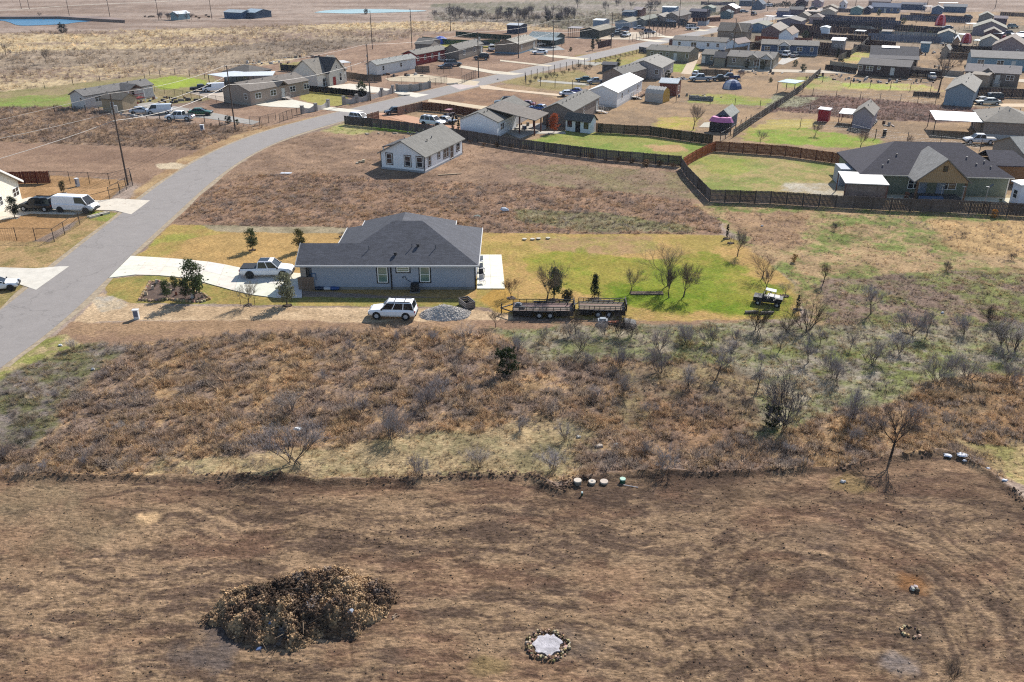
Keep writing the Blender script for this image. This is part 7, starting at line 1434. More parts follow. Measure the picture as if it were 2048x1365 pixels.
_tl = [('bare', 'low bare bush scattered among the yards right of the street'), ('green', 'small dark evergreen scattered among the yards right of the street')]
for i in range(70):
    px = R.uniform(1180, 2040); py = R.uniform(30, 170)
    if py < 60 and px < 1600 or abs(px - (1600 - (py - 24) * 4.7)) < 60: continue
    x, y = G(px, py)
    if distline(np.array([x]), np.array([y]), cl[::2])[0] < 9: continue
    g_ = R.random() < .4
    tree('ball' if g_ else R.choice(['shrub', 'vase', 'tree']), _tl[g_][1], (px, py), R.uniform(7, 14), R.choice([(84, 92, 62), (70, 84, 58), (100, 104, 74)]) if g_ else (140, 128, 118), cat='bush', name='evergreen_bush' if g_ else 'bare_bush', group='evergreens scattered among the yards' if g_ else 'bare bushes scattered among the yards', wide=R.uniform(.9, 1.3))
for i in range(16): tree(R.choice(['ball', 'shrub', 'shrub']), 'dry bush growing against the long weathered grey fence', (R.uniform(935, 1350), 0), 10, (150, 116, 84), cat='bush', name='dry_bush', group='dry bushes along the long grey fence', wide=1.3, xy=(lambda p: G(p, 284 + (p - 935) * .122 + R.uniform(2, 6)))(940 + i * 27), hm=R.uniform(.7, 1.5))
# ---------------------------------------------------------------- scattered weeds, clods (uncountable cover)
def proto_mesh(name, kind, seed, m):
    rn = random.Random(seed); b = MB()
    if kind == 'grass':
        for k in range(30):
            a = rn.uniform(0, 6.28); r0 = rn.uniform(0, .22); s = rn.uniform(.1, .95); l = rn.uniform(.55, 1.05); x, y = r0 * math.cos(a), r0 * math.sin(a); a2 = a + rn.uniform(-.7, .7)
            dx, dy, dz = math.sin(s) * math.cos(a2) * l, math.sin(s) * math.sin(a2) * l, math.cos(s) * l; w_ = rn.uniform(.012, .028); px_, py_ = -math.sin(a2) * w_, math.cos(a2) * w_
            b.poly([(x - px_, y - py_, 0), (x + px_, y + py_, 0), (x + dx * .6 + px_ * .8, y + dy * .6 + py_ * .8, dz * .68), (x + dx * .6 - px_ * .8, y + dy * .6 - py_ * .8, dz * .68)]); b.poly([(x + dx * .6 - px_ * .8, y + dy * .6 - py_ * .8, dz * .68), (x + dx * .6 + px_ * .8, y + dy * .6 + py_ * .8, dz * .68), (x + dx * 1.15, y + dy * 1.15, dz * .95)])
    elif kind == 'weed':
        for k in range(9):
            a = rn.uniform(0, 6.28); s = rn.uniform(.05, .6); l = rn.uniform(.6, 1.0); d = Vector((math.sin(s) * math.cos(a), math.sin(s) * math.sin(a), math.cos(s))) * l; u = Vector((-math.sin(a), math.cos(a), 0)) * .012
            b.poly([tuple(-u), tuple(u), tuple(d)])
            for j in range(9):
                p = d * rn.uniform(.35, 1.05); q = Vector((rn.gauss(0, 1), rn.gauss(0, 1), rn.gauss(0, 1))).normalized() * rn.uniform(.03, .075); v = q.cross(Vector((rn.gauss(0, 1), rn.gauss(0, 1), 1))).normalized() * .03
                b.poly([tuple(p - q), tuple(p + v), tuple(p + q), tuple(p - v)])
    else:
        n = 0
        pts = [Vector((rn.gauss(0, 1), rn.gauss(0, 1), rn.gauss(0, 1))).normalized() for _ in range(9)]
        v8 = [(-1, -1, -1), (1, -1, -1), (1, 1, -1), (-1, 1, -1), (-.7, -.7, .8), (.7, -.8, .7), (.8, .7, .6), (-.6, .8, .8)]
        b.hexa([(x * rn.uniform(.6, 1), y * rn.uniform(.6, 1), z * rn.uniform(.5, .9)) for x, y, z in v8])
    o = bpy.data.objects.new(name, b.mesh(name, m)); return o
def scatter(name, label, protos, X, Y, Zv, scl, tint, flat=None):
    n = len(X); me = bpy.data.meshes.new(name); me.vertices.add(n); me.vertices.foreach_set('co', np.stack([X, Y, Zv], 1).astype(np.float32).ravel())
    a = me.attributes.new('scl', 'FLOAT_VECTOR', 'POINT'); a.data.foreach_set('vector', scl.astype(np.float32).ravel())
    rot = np.zeros((n, 3)); rot[:, 2] = RN.rand(n) * 6.28; rot[:, 0] = (RN.rand(n) - .5) * .5; rot[:, 1] = (RN.rand(n) - .5) * .5
    a = me.attributes.new('rot', 'FLOAT_VECTOR', 'POINT'); a.data.foreach_set('vector', rot.astype(np.float32).ravel())
    a = me.attributes.new('tint', 'FLOAT_COLOR', 'POINT'); a.data.foreach_set('color', np.concatenate([tint, np.ones((n, 1))], 1).astype(np.float32).ravel())
    a = me.attributes.new('pick', 'INT', 'POINT'); a.data.foreach_set('value', RN.randint(0, len(protos), n).astype(np.int32))
    me.update(); o = bpy.data.objects.new(name, me); link(o); o['kind'] = 'stuff'; o['label'] = label
    cl_ = bpy.data.collections.new(name + '_pieces')
    for p in protos: cl_.objects.link(p)
    ng = bpy.data.node_groups.new(name, 'GeometryNodeTree'); ng.interface.new_socket('Geometry', in_out='INPUT', socket_type='NodeSocketGeometry'); ng.interface.new_socket('Geometry', in_out='OUTPUT', socket_type='NodeSocketGeometry')
    N = ng.nodes; L = ng.links; gi = N.new('NodeGroupInput'); go = N.new('NodeGroupOutput'); ip = N.new('GeometryNodeInstanceOnPoints'); ci = N.new('GeometryNodeCollectionInfo')
    ci.inputs['Collection'].default_value = cl_; ci.inputs['Separate Children'].default_value = True; ci.inputs['Reset Children'].default_value = True
    L.new(gi.outputs[0], ip.inputs['Points']); L.new(ci.outputs[0], ip.inputs['Instance']); ip.inputs['Pick Instance'].default_value = True
    def na(nm, ty):
        q = N.new('GeometryNodeInputNamedAttribute'); q.data_type = ty; q.inputs['Name'].default_value = nm; return q.outputs['Attribute']
    L.new(na('pick', 'INT'), ip.inputs['Instance Index']); L.new(na('rot', 'FLOAT_VECTOR'), ip.inputs['Rotation']); L.new(na('scl', 'FLOAT_VECTOR'), ip.inputs['Scale'])
    L.new(ip.outputs[0], go.inputs[0]); md = o.modifiers.new('scatter', 'NODES'); md.node_group = ng
    return o
def cand(y0, y1, rho, side=.66, pad=8):
    area = (y1 - y0) * ((y0 + y1) * side + 2 * pad); n = int(area * rho); Y = y0 + (y1 - y0) * RN.rand(n * 2); wmax = y1 * side + pad; X = (RN.rand(n * 2) * 2 - 1) * wmax
    k = np.abs(X) < Y * side + pad; return X[k][:n], Y[k][:n]
def road_clear(X, Y, r=5.0):
    return distline(X, Y, cl[::2]) > r
PROTO = [proto_mesh('weed_clump', 'grass' if i % 2 else 'weed', 50 + i, blade) for i in range(8)]
avoid = [(-24.5, -3.5, 88, 106.5), (-4, 1.2, 87, 101)]
for (y0, y1, rho, sc_) in ((38, 64, 16, .75), (64, 98, 11, .8), (98, 152, 6.5, .9), (152, 235, 2.4, 1.25), (235, 480, .5, 2.0)):
    X, Y = cand(y0, y1, rho); c, d, h = ground(X, Y)
    cl2 = sst(.28, .6, fbm(X / 1.1, Y / 1.1, 61, 4, .7)) if y0 < 160 else sst(.3, .6, fbm(X / 6, Y / 6, 61, 3))
    keep = (RN.rand(len(X)) < d * (.35 + .65 * cl2)) & (d > .04) & road_clear(X, Y)
    for a in avoid: keep &= ~((X > a[0]) & (X < a[1]) & (Y > a[2]) & (Y < a[3]))
    X, Y, c, d, h, cl2 = [v[keep] for v in (X, Y, c, d, h, cl2)]; n = len(X)
    s = h * (.30 + .65 * cl2) * (.5 + .6 * RN.rand(n)) * sc_
    wd = s * (1.0 + .5 * RN.rand(n)) + .12 * sc_
    pal = np.array([S(200, 164, 118), S(176, 140, 104), S(166, 142, 122), S(156, 140, 128), S(206, 176, 130), S(176, 138, 98)])
    pk = pal[(fbm(X / 2.5, Y / 2.5, 62, 3) * 6.5 + RN.rand(n) * 1.6).astype(int) % 6]
    mixv = np.where((d > .2) & (Y < 160), .42, .12)[:, None]
    tint = (c * (1 - mixv) + pk * mixv) * (.8 + .55 * RN.rand(n))[:, None] * 1.5
    lum = tint.mean(1, keepdims=True); tint = tint * .88 + lum * .12
    # dead grey stalks here and there
    gk = (fbm(X / 1.8, Y / 1.8, 63, 3) > .63)[:, None] & (d > .5)[:, None]; tint = np.where(gk, tint * .45 + np.array(S(176, 164, 156)) * .6, tint)
    Zv = gz(X, Y) - .03 if y0 < 80 else np.zeros(n) - .02
    print('weeds', y0, n)
    scatter('dry_weeds' if y0 < 165 else 'pasture_grass', 'dry weeds and grass tufts covering the unmown ground', PROTO if y0 == 38 else [p.copy() for p in PROTO], X, Y, Zv, np.stack([wd, wd, s], 1), tint)
# clods and crumbs of soil
CL = [proto_mesh('soil_clod', 'clod', 70 + i, soil) for i in range(4)]
X, Y = cand(32, 55, 14); X = X; k = inpoly(X, Y, ZW[DIRT]); X, Y = X[k], Y[k]; n = len(X)
c, _, _ = ground(X, Y); s = (.01 + .06 * RN.rand(n) ** 6) * (.4 + 1.2 * fbm(X * .3, Y * .5, 66, 3))
dk = RN.rand(n)[:, None] < .5
tint = np.where(dk, c * .75, c * 1.35)
mound_c = G(600, 1205)
# berm clods
m = 2600; seg = RN.randint(0, len(BW) - 1, m); t_ = RN.rand(m)[:, None]; bp = BW[seg] * (1 - t_) + BW[seg + 1] * t_ + RN.randn(m, 2) * .28
q = (np.abs(bp[:, 0]) < 50) & (fbm(bp[:, 0] * .35, bp[:, 1] * .35, 65, 2) > .5); bp = bp[q]; m = len(bp)
X = np.r_[X, bp[:, 0]]; Y = np.r_[Y, bp[:, 1]]; s = np.r_[s, .02 + .12 * RN.rand(m) ** 3]; tint = np.r_[tint, np.array(S(112, 92, 78))[None] * (.6 + .8 * RN.rand(m))[:, None]]
scatter('soil_clods', 'crumbs and clods of soil on the graded dirt', CL, X, Y, gz(X, Y) + s * .3, np.stack([s, s * .9, s * .7], 1) * 1.0, tint)

# ---------------------------------------------------------------- foreground things
def mound():
    cx, cy = G(606, 1238); t = E('brush_mound', (cx, cy, gz1(cx, cy) - .1), 0, 'big heap of soil, roots and burnt brush on the graded dirt', 'mound')
    n = 150; xs_ = np.linspace(-6.4, 6.4, n); ys_ = np.linspace(-2.6, 5.4, 110); A_, B_ = np.meshgrid(xs_, ys_); x = A_.ravel(); y = B_.ravel()
    an = np.arctan2(y - 1.2, x); rr = np.hypot(x / 5.6, (y - 1.0 - .06 * x) / 3.2) + (fbm(x * .7, y * .7, 101, 3) - .5) * .5
    base = np.clip(1 - rr ** 2.0, 0, 1) ** .75
    z = base * (1.0 + .9 * fbm(x * .55 + 3, y * .7, 102, 3)) + base * (fbm(x * 1.6, y * 1.6, 103, 5, .75) - .5) * 2.0 + np.clip(base * 3, 0, 1) * (fbm(x * 6, y * 6, 104, 3, .8) - .5) * .55
    z = z - .55 * base * np.exp(-((x + .2) / 1.7) ** 2 - ((y - .9) / 1.0) ** 2)
    z = np.where(rr < 1.12, np.maximum(z, -.12), -.25)
    cc = np.array(S(208, 174, 134))[None] * sst(.40, .62, fbm(x * 1.1, y * 1.1, 105, 4))[:, None] + np.array(S(134, 110, 90))[None] * (1 - sst(.40, .62, fbm(x * 1.1, y * 1.1, 105, 4)))[:, None]
    bd = (sst(.45, .6, fbm(x * .8 + 9, y * .8, 106, 3)) * sst(.1, .4, base) * (y < 2.2) * (1 - sst(0, 4, x) * .7))[:, None] * .7; cc = cc * (1 - bd) + np.array(S(72, 62, 56)) * bd  # shade painted into the colour: near side darkened, less so on the right
    ash = (sst(.62, .72, fbm(x * 1.3, y * 1.3 + 5, 107, 3)) * (x > -1))[:, None] * .4; cc = cc * (1 - ash) + np.array(S(150, 146, 146)) * ash
    me = bpy.data.meshes.new('heap'); nv_ = len(x); ia = (np.arange(109)[:, None] * n + np.arange(n - 1)[None, :]).ravel(); q = np.stack([ia, ia + 1, ia + n + 1, ia + n], 1)
    me.from_pydata(np.stack([x, y, z], 1).tolist(), [], q.tolist()); at = me.color_attributes.new('col', 'FLOAT_COLOR', 'POINT'); at.data.foreach_set('color', np.concatenate([cc, np.ones((nv_, 1))], 1).astype(np.float32).ravel())
    me.materials.append(earth); o = bpy.data.objects.new('heap', me); link(o, t)
    # joined small litter on the heap
    def zat(px_, py_):
        i = np.clip(((px_ + 6.4) / 12.8 * (n - 1)).astype(int), 0, n - 1); j = np.clip(((py_ + 2.6) / 8.0 * 109).astype(int), 0, 109); return z.reshape(110, n)[j, i], base.reshape(110, n)[j, i], cc.reshape(110, n, 3)[j, i]
    m = 12000; px_ = RN.uniform(-6.2, 6.2, m); py_ = RN.uniform(-2.5, 5.2, m); zz, bb, c3 = zat(px_, py_); k = (bb > .03) | (RN.rand(m) < .5 * np.exp(-np.clip(np.hypot(px_ / 5.6, (py_ - 1) / 3.2) - .9, 0, 9) * 9)); px_, py_, zz, c3 = px_[k], py_[k], zz[k], c3[k]; m = len(px_)
    s = .03 + .07 * RN.rand(m) ** 2; dkk = RN.rand(m)[:, None] < .3
    o = scatter('root_litter', 'clods and root crumbs over the brush heap', [p.copy() for p in PROTO[:6]], px_ + cx, py_ + cy, zz + gz1(cx, cy) - .08, np.stack([s * 1.2, s * 1.2, s * .8], 1), np.where(dkk, c3 * .7, c3 * 1.25))
    m2 = 26000; k = RN.randint(0, m, m2); s2 = .012 + .075 * RN.rand(m2) ** 3; px_ = px_ + RN.randn(m) * .05
    scatter('soil_crumbs', 'small lumps of soil over the brush heap', [p.copy() for p in CL], px_[k] + RN.randn(m2) * .09 + cx, py_[k] + RN.randn(m2) * .09 + cy, zz[k] + gz1(cx, cy) - .08, np.stack([s2, s2, s2], 1), c3[k] * (.7 + .6 * RN.rand(m2))[:, None])
    b = MB()
    for k in range(150):
        i = R.randrange(m); p = Vector((px_[i], py_[i], zz[i] + .02)); a = R.uniform(0, 6.28); l = R.uniform(.3, 1.5); e = p + Vector((math.cos(a) * l, math.sin(a) * l * .7, R.uniform(-.1, .35))); b.tube(p, e, R.uniform(.012, .035), .008, n=4)
    o = b.out('stick', bark, t, S(150, 130, 108)); o['kind'] = 'stuff'
    for (px__, py__, c) in ((540, 1234, (110, 150, 200)), (615, 1200, (206, 212, 226)), (690, 1190, (220, 224, 230)), (700, 1225, (210, 216, 226)), (560, 1150, (196, 196, 200)), (512, 1270, (120, 140, 180))):
        gx_, gy_ = G(px__, py__, 1.0); b = MB(); b.hexa([(R.uniform(-.2, -.1), -.12, 0), (.15, -.1, .03), (.2, .12, .08), (-.15, .1, .05), (-.12, -.1, .1), (.1, -.05, .16), (.15, .1, .2), (-.1, .1, .12)]); q_, _, _ = zat(np.array([gx_ - cx]), np.array([gy_ - cy])); b.out('plastic_scrap', cloth, t, S(*c), loc=(gx_ - cx, gy_ - cy, float(q_[0]) + .02))
mound()
RK = []
for i in range(6):
    b = MB(); rn = random.Random(i); b.hexa([(x * rn.uniform(.7, 1), y * rn.uniform(.7, 1), z * rn.uniform(.55, .9)) for x, y, z in [(-1, -1, -1), (1, -1, -1), (1, 1, -1), (-1, 1, -1), (-.8, -.7, .9), (.7, -.8, .8), (.8, .7, .7), (-.6, .8, .9)]]); RK.append(b.mesh('stone', stone))
def ring(name, label, px, rx, ry, n, s, cols, rows=1, cat='fire pit', fill=None, rot=0, nm='stone'):
    x, y = G(*px); z = gz1(x, y) if y < 80 else 0; t = E(name, (x, y, z), rot, label, cat)
    if fill:
        b = MB(); k = 28; P0 = [(rx * .85 * math.cos(i * 6.283 / k) * R.uniform(.78, 1.12), ry * .85 * math.sin(i * 6.283 / k) * R.uniform(.78, 1.12)) for i in range(k)]
        b.prism([(a, c, -.3) for a, c in P0], [(a, c, .07) for a, c in P0])
        b.out('ash_bed' if cat == 'fire pit' else 'mulch_bed', mat('ash_' + name, S(*fill), 1, .4 if cat == 'fire pit' else .3, 2.6, bump=.6, bscale=14), t)
    for r_ in range(rows):
        for i in range(n):
            a = 2 * math.pi * (i + .5 * r_) / n + R.uniform(-.08, .08); q = s * R.uniform(.6, 1.25); f = 1 + r_ * .11 + R.uniform(-.09, .09)
            o = use(R.choice(RK), nm, t, S(*[c + R.randint(-12, 12) for c in R.choice(cols)]), (rx * f * math.cos(a), ry * f * math.sin(a), q * .5 + (.04 if rows > 1 else 0)), R.uniform(0, 6.28), (q, q * R.uniform(.7, 1), q * .8))
    return t
STC = [(196, 168, 132), (150, 122, 96), (210, 184, 150), (110, 88, 72)]
t = ring('fire_pit', 'stone-ringed fire pit filled with pale ash in the near dirt', (1095, 1290), .98, .95, 34, .085, STC, 3, fill=(206, 200, 202))
b = MB(); b.tube((1.0, -.35, .08), (1.3, .1, .14), .035, n=6); b.out('ash_stick', bark, t, S(216, 200, 176))
ring('stone_ring', 'small oval ring of tan stones with bare middle', (1822, 1264), .55, .42, 22, .085, STC, 1, 'stone ring', None, -.3)
ring('rubble_heap', 'little heap of white rocks on the orange soil patch', (1829, 1180), .16, .15, 6, .13, [(210, 196, 184), (110, 96, 86), (170, 140, 120)], 2, 'rubble')
def lid(label, px, r, h, col, knob=False, flat=.9, name='well_lid', cat='septic lid'):
    x, y = G(*px); t = E(name, (x, y, gz1(x, y) - .02), 0, label, cat); b = MB(); b.tube((0, 0, 0), (0, 0, h), r * .94, n=28); b.out('riser', conc if not flat == .5 else paint, t, S(*[int(c * .62) for c in col]) if flat != .5 else S(30, 84, 64))
    b = MB(); b.tube((0, 0, h), (0, 0, h + .09), r, r * .97, n=28); o = b.out('cover', conc, t, S(*col))
    if knob: b = MB(); b.tube((-.08, 0, h + .11), (.08, 0, h + .11), .03, n=6); b.out('handle', steel, t)
lid('leftmost round concrete septic lid, the tallest of the three', (1155, 970), .29, .26, (228, 214, 196))
lid('middle round concrete septic lid with a dark handle spot', (1184, 968), .27, .14, (230, 216, 198), True)
lid('right round concrete septic lid, pinkish and broadest', (1208, 967), .3, .12, (226, 208, 190))
lid('mint-green capped septic riser beside a white pipe', (1245, 966), .22, .30, (196, 226, 204), flat=.5)
lid('small white-capped riser pipe below the concrete lids', (1164, 991), .07, .22, (220, 240, 236), flat=.5, name='riser_pipe', cat='pipe')
x, y = G(1247, 972); x2, y2 = G(1276, 977); b = MB(); b.tube((0, 0, .06), (x2 - x, y2 - y, .06), .035, n=7); o = b.out('white_pipe', paint, None, S(214, 206, 204), loc=(x, y, gz1(x, y))); tag(o, 'thin white pipe lying right of the mint-green riser', 'pipe')
for k, (px, py, c, lb) in enumerate([(1895, 915, (226, 230, 240), 'crumpled white plastic sheet at the top of the curved berm'), (1922, 918, (230, 232, 240), 'largest white plastic sheet caught in the dark berm'), (1928, 926, (220, 222, 230), 'small white plastic scrap under the largest sheet'), (1975, 941, (226, 228, 236), 'white plastic scrap midway down the right berm'), (2008, 968, (220, 224, 236), 'lowest white plastic scrap on the right berm'), (598, 877, (232, 232, 232), 'white plastic bag hanging in the pale bare shrub'), (1010, 424, (244, 246, 250), 'bright white plastic sheet in the brown weeds behind the grey house'), (955, 434, (150, 176, 170), 'loop of pale hose in the brown weeds'), (1685, 965, (200, 196, 194), 'white rock pair on the olive dirt spot'), (1885, 627, (236, 236, 240), 'white litter scrap in the right thicket'), (1524, 453, (232, 232, 232), 'white litter scrap behind the far lawn cypress'), (187, 740, (232, 228, 220), 'pale litter scrap in the brush beside the road'), (463, 421, (236, 236, 236), 'white litter scrap in the weeds left of the grey house'), (121, 692, (236, 236, 236), 'white litter scrap on the green verge spot'), (1157, 875, (226, 220, 206), 'round pale stone in the twiggy brush'), (1198, 893, (206, 190, 172), 'wide tan stone half sunk in the brush'), (1232, 893, (226, 222, 206), 'small cream stone right of the wide tan stone')]):
    x, y = G(px, py); s = {1: .34, 0: .3, 6: .5, 5: .25, 7: .5, 15: .3}.get(k, .16); b = MB(); n = 9
    hh = .07 if k < 5 else .12 if k != 6 else .3
    pts = [(s * math.cos(i * 6.283 / n) * R.uniform(.6, 1.3) * 1.3, s * math.sin(i * 6.283 / n) * R.uniform(.6, 1.2)) for i in range(n)]
    b.prism([(a, c_, 0) for a, c_ in pts], [(a * .7, c_ * .7, hh * R.uniform(.6, 1.4)) for a, c_ in pts])
    o = b.out('plastic_scrap' if k < 14 and k != 8 else 'rock', cloth if k < 14 else stone, None, S(*c), loc=(x, y, (gz1(x, y) if y < 80 else 0) + (.9 if k == 5 else .25 if k == 6 else .04))); tag(o, lb, 'litter' if k < 14 and k != 8 else 'rock')
# gravel pile
def gravel():
    cx, cy = G(889, 633); t = E('gravel_pile', (cx, cy, 0), 0, 'low cone of pale grey gravel between the white car and timber bin', 'gravel pile')
    n = 60; xs_ = np.linspace(-2.9, 2.9, n); ys_ = np.linspace(-1.6, 2.4, 44); A_, B_ = np.meshgrid(xs_, ys_); x = A_.ravel(); y = B_.ravel(); r_ = np.hypot(x / 2.7, (y - .4) / 1.75) + (fbm(x, y, 111, 3) - .5) * .25
    z = np.clip(1 - r_, -.03, 1) * 1.25 + (fbm(x * 7, y * 7, 112, 3, .8) - .5) * .16 * (r_ < 1); z = np.where(r_ < 1, np.minimum(z, 1.05), -.05)
    me = bpy.data.meshes.new('heap'); ia = (np.arange(43)[:, None] * n + np.arange(n - 1)[None, :]).ravel(); me.from_pydata(np.stack([x, y, z], 1).tolist(), [], np.stack([ia, ia + 1, ia + n + 1, ia + n], 1).tolist()); me.materials.append(mat('gravel', S(206, 198, 188), 1, .35, 9, bump=.8, bscale=18)); o = bpy.data.objects.new('heap', me); link(o, t)
    m = 4200; px_ = RN.uniform(-2.9, 2.9, m); py_ = RN.uniform(-1.6, 2.4, m); i = ((px_ + 2.9) / 5.8 * (n - 1)).astype(int); j = ((py_ + 1.6) / 4.0 * 43).astype(int); zz = z.reshape(44, n)[j, i]; k = zz > .02; px_, py_, zz = px_[k], py_[k], zz[k]; m = len(px_); s = .03 + .05 * RN.rand(m) ** 2
    scatter('gravel_stones', 'loose stones on the gravel pile', [p.copy() for p in CL], px_ + cx, py_ + cy, zz, np.stack([s, s, s], 1), np.array(S(210, 202, 192))[None] * (.7 + .7 * RN.rand(m))[:, None])
gravel()
# flower bed with edging stones, boulders
bed = [(280, 601), (300, 566), (314, 563), (340, 570), (372, 576), (392, 586), (408, 590), (420, 599), (404, 605), (380, 605), (340, 600), (300, 603)]
P_ = [G(*p) for p in bed]; cx, cy = P_[0]; t = E('flower_bed', (cx, cy, 0), 0, 'mulched flower bed edged with tan stones beside the curved drive', 'flower bed')
b = MB(); b.prism([(x - cx, y - cy, -.1) for x, y in P_], [(x - cx, y - cy, .09) for x, y in P_]); b.out('mulch', mat('mulch', S(112, 92, 80), 1, .35, 4, bump=.8, bscale=20), t)
for (ax, ay), (bx, by) in zip(P_, P_[1:] + P_[:1]):
    L_ = math.hypot(bx - ax, by - ay); k = max(1, int(L_ / .34))
    for i in range(k):
        q = .17 * R.uniform(.8, 1.2); use(R.choice(RK), 'edging_stone', t, S(*[c + R.randint(-14, 14) for c in (196, 166, 130)]), (ax + (bx - ax) * i / k - cx, ay + (by - ay) * i / k - cy, .12), R.uniform(0, 6), (q, q * .8, q))
for px, py, s, c in ((314, 568, .3, (214, 196, 176)), (306, 580, .28, (220, 200, 178)), (293, 592, .3, (214, 190, 160)), (343, 588, .3, (216, 190, 164)), (353, 592, .26, (170, 96, 70)), (365, 585, .2, (150, 140, 130)), (385, 598, .3, (226, 220, 212)), (384, 589, .2, (206, 190, 170)), (405, 597, .2, (150, 130, 116)), (395, 588, .22, (190, 170, 150))):
    x, y = G(px, py); use(R.choice(RK), 'boulder', t, S(*c), (x - cx, y - cy, .25), R.uniform(0, 6), (s * .7, s * .5, s * 1.4))
for px, py in ((398, 600), (310, 574), (362, 590), (330, 602)):
    x, y = G(px, py); b = MB()
    for i in range(24): a = R.uniform(0, 6.28); s_ = R.uniform(.2, 1.2); l = R.uniform(.25, .5); b.poly([(-.03, 0, 0), (.03, 0, 0), (l * math.sin(s_) * math.cos(a), l * math.sin(s_) * math.sin(a), l * math.cos(s_))])
    b.out('yucca', leafm, t, S(90, 92, 70), loc=(x - cx, y - cy, .08))
# tree rings, stakes, pots
for lb, px, r_, c in [('ring of dark mulch around the left bare sapling by the drive', (496, 611), .42, (120, 108, 100)), ('ring of dark mulch around the thin pale-leaved sapling', (575, 612), .48, (60, 52, 48)), ('ring of mulch around the lone lawn oak', (505, 501), .42, (110, 84, 66)), ('ring of rocks around the staked sapling near the patio', (1023, 597), .45, (150, 136, 120)), ('ring of stones around the narrow dark oak', (1108, 601), .62, (150, 120, 96)), ('wide ring of stones around the conical evergreen', (1191, 599), .62, (160, 134, 112)), ('dark mulch ring of the far lawn cypress', (1453, 478), .42, (90, 70, 54)), ('dark mulch ring of the tiny far sapling', (1461, 487), .42, (90, 72, 58)), ('dark mulch ring of the sapling right of the cart', (1568, 593), .5, (80, 66, 58)), ('grey mulch ring of the lawn tip cypress', (1595, 620), .42, (120, 110, 104)), ('pale stone ring around the young tree by the parked cars', (30, 437), .55, (226, 218, 204)), ('pale stone ring around the olive sapling behind the van', (127, 387), .55, (226, 214, 196)), ('tiny dark ring behind the low roof end', (683, 474), .3, (60, 50, 44))]:
    ring('tree_ring', lb, px, r_ * .95, r_ * .8, 14, .085, [c], 1, 'tree ring', (90, 74, 62))
for lb, px, hgt in [('left wooden stake of the bare sapling by the drive', (482, 612), 1.0), ('right wooden stake of the bare sapling by the drive', (510, 611), 1.0), ('left metal stake with a white knob by the drive end', (565, 606), 1.1), ('right metal stake with a white knob by the drive end', (584, 604), 1.1), ('left stake of the staked sapling near the patio', (1010, 596), .8), ('right stake of the staked sapling near the patio', (1036, 596), .8), ('stake beside the lone lawn oak', (496, 501), .9)]:
    x, y = G(*px); t = E('tree_stake', (x, y, 0), 0, lb, 'stake'); b = MB(); b.tube((0, 0, 0), (0, 0, hgt), .03, n=5); b.out('rod', wood, t, S(70, 60, 52))
    if 'knob' in lb: b = MB(); b.tube((0, 0, hgt), (0, 0, hgt + .14), .09, .05, n=8); b.out('knob', paint, t, WHT)
for lb, px in [('left black plant pot behind the longer trailer', (1131, 601)), ('right black plant pot behind the longer trailer', (1138, 601))]: x, y = G(*px); b = MB(); b.tube((0, 0, 0), (0, 0, .4), .18, .25, n=12); tag(b.out('plant_pot', blacks, None, None, loc=(x, y, 0)), lb, 'plant pot')
# lawn beds and white septic lids, utility boxes, sign-like pedestals
x, y = G(1262, 590); x2, y2 = G(1328, 594); t = E('lawn_bed', (x, y, 0), 0, 'long low stone-edged bed between the small lawn trees', 'planting bed')
b = MB(); b.prism([(0, 0, 0), (x2 - x, 0, 0), (x2 - x, .6, 0), (0, .6, 0)], [(0, 0, .12), (x2 - x, 0, .12), (x2 - x, .6, .12), (0, .6, .12)]); b.out('soil', mat('mulch', S(112, 92, 80)), t)
for i in range(30):
    for yy in (0, .6): use(R.choice(RK), 'edging_stone', t, S(170, 150, 128), ((x2 - x) * i / 29, yy, .1), R.uniform(0, 6), (.08, .06, .1))
for k, (px, lb) in enumerate([((1049, 480), 'leftmost of the four pale discs on the lawn'), ((1065, 480), 'second pale disc from the left on the lawn'), ((1077, 479), 'third pale disc from the left on the lawn'), ((1096, 478), 'rightmost of the four pale discs, nearest the weeds')]):
    x, y = G(*px); t = E('septic_disc', (x, y, 0), 0, lb, 'septic lid'); b = MB(); b.tube((0, 0, 0), (0, 0, .12), .27, n=20); b.out('rim', conc, t, S(150, 140, 126)); b = MB(); b.tube((0, 0, .12), (0, 0, .17), .3, n=20); b.out('cover', conc, t, S(220, 210, 190))
def pedestal(label, px, w_, h, rot):
    x, y = G(*px); t = E('utility_box', (x, y, 0), rot, label, 'utility box'); b = MB(); b.box(-w_, w_, -w_ * .7, w_ * .7, 0, h); b.out('cabinet', paint, t, S(230, 232, 234)); b = MB(); b.box(-w_ * .8, w_ * .8, -w_ * .7 - .02, -w_ * .7, h * .3, h * .92); b.out('door', paint, t, S(120, 128, 150)); b = MB(); b.box(-w_ - .06, w_ + .06, -w_ * .7 - .06, w_ * .7 + .06, h, h + .06); b.out('cap', paint, t, S(240, 240, 240))
pedestal('white upright utility cabinet beside the dirt track entrance', (274, 638), .26, 1.0, .1)
pedestal('white utility cabinet on the fenced lawn by the tall pole', (156, 373), .3, 1.25, -.6)
pedestal('small white cabinet below the wire fence of the car yard', (405, 261), .35, 1.1, 0)
# culverts
for lb, px, rz in [('concrete culvert headwall beside the upper left drive', (198, 432), .95), ('concrete culvert headwall at the lower left drive edge', (6, 576), .5), ('small culvert mouth by the walled drive', (808, 192), .3), ('small culvert mouth up the street', (905, 169), .3)]:
    x, y = G(*px); t = E('culvert', (x, y, 0), rz, lb, 'culvert'); b = MB(); b.box(-1.5, 1.5, -.35, -.1, -.1, .3); b.box(-1.5, 1.5, .3, .5, -.1, .25); b.out('headwall', conc, t, S(226, 214, 196)); b = MB(); b.tube((.2, -.36, .05), (.2, .3, .05), .22, n=12); b.out('pipe', blacks, t)
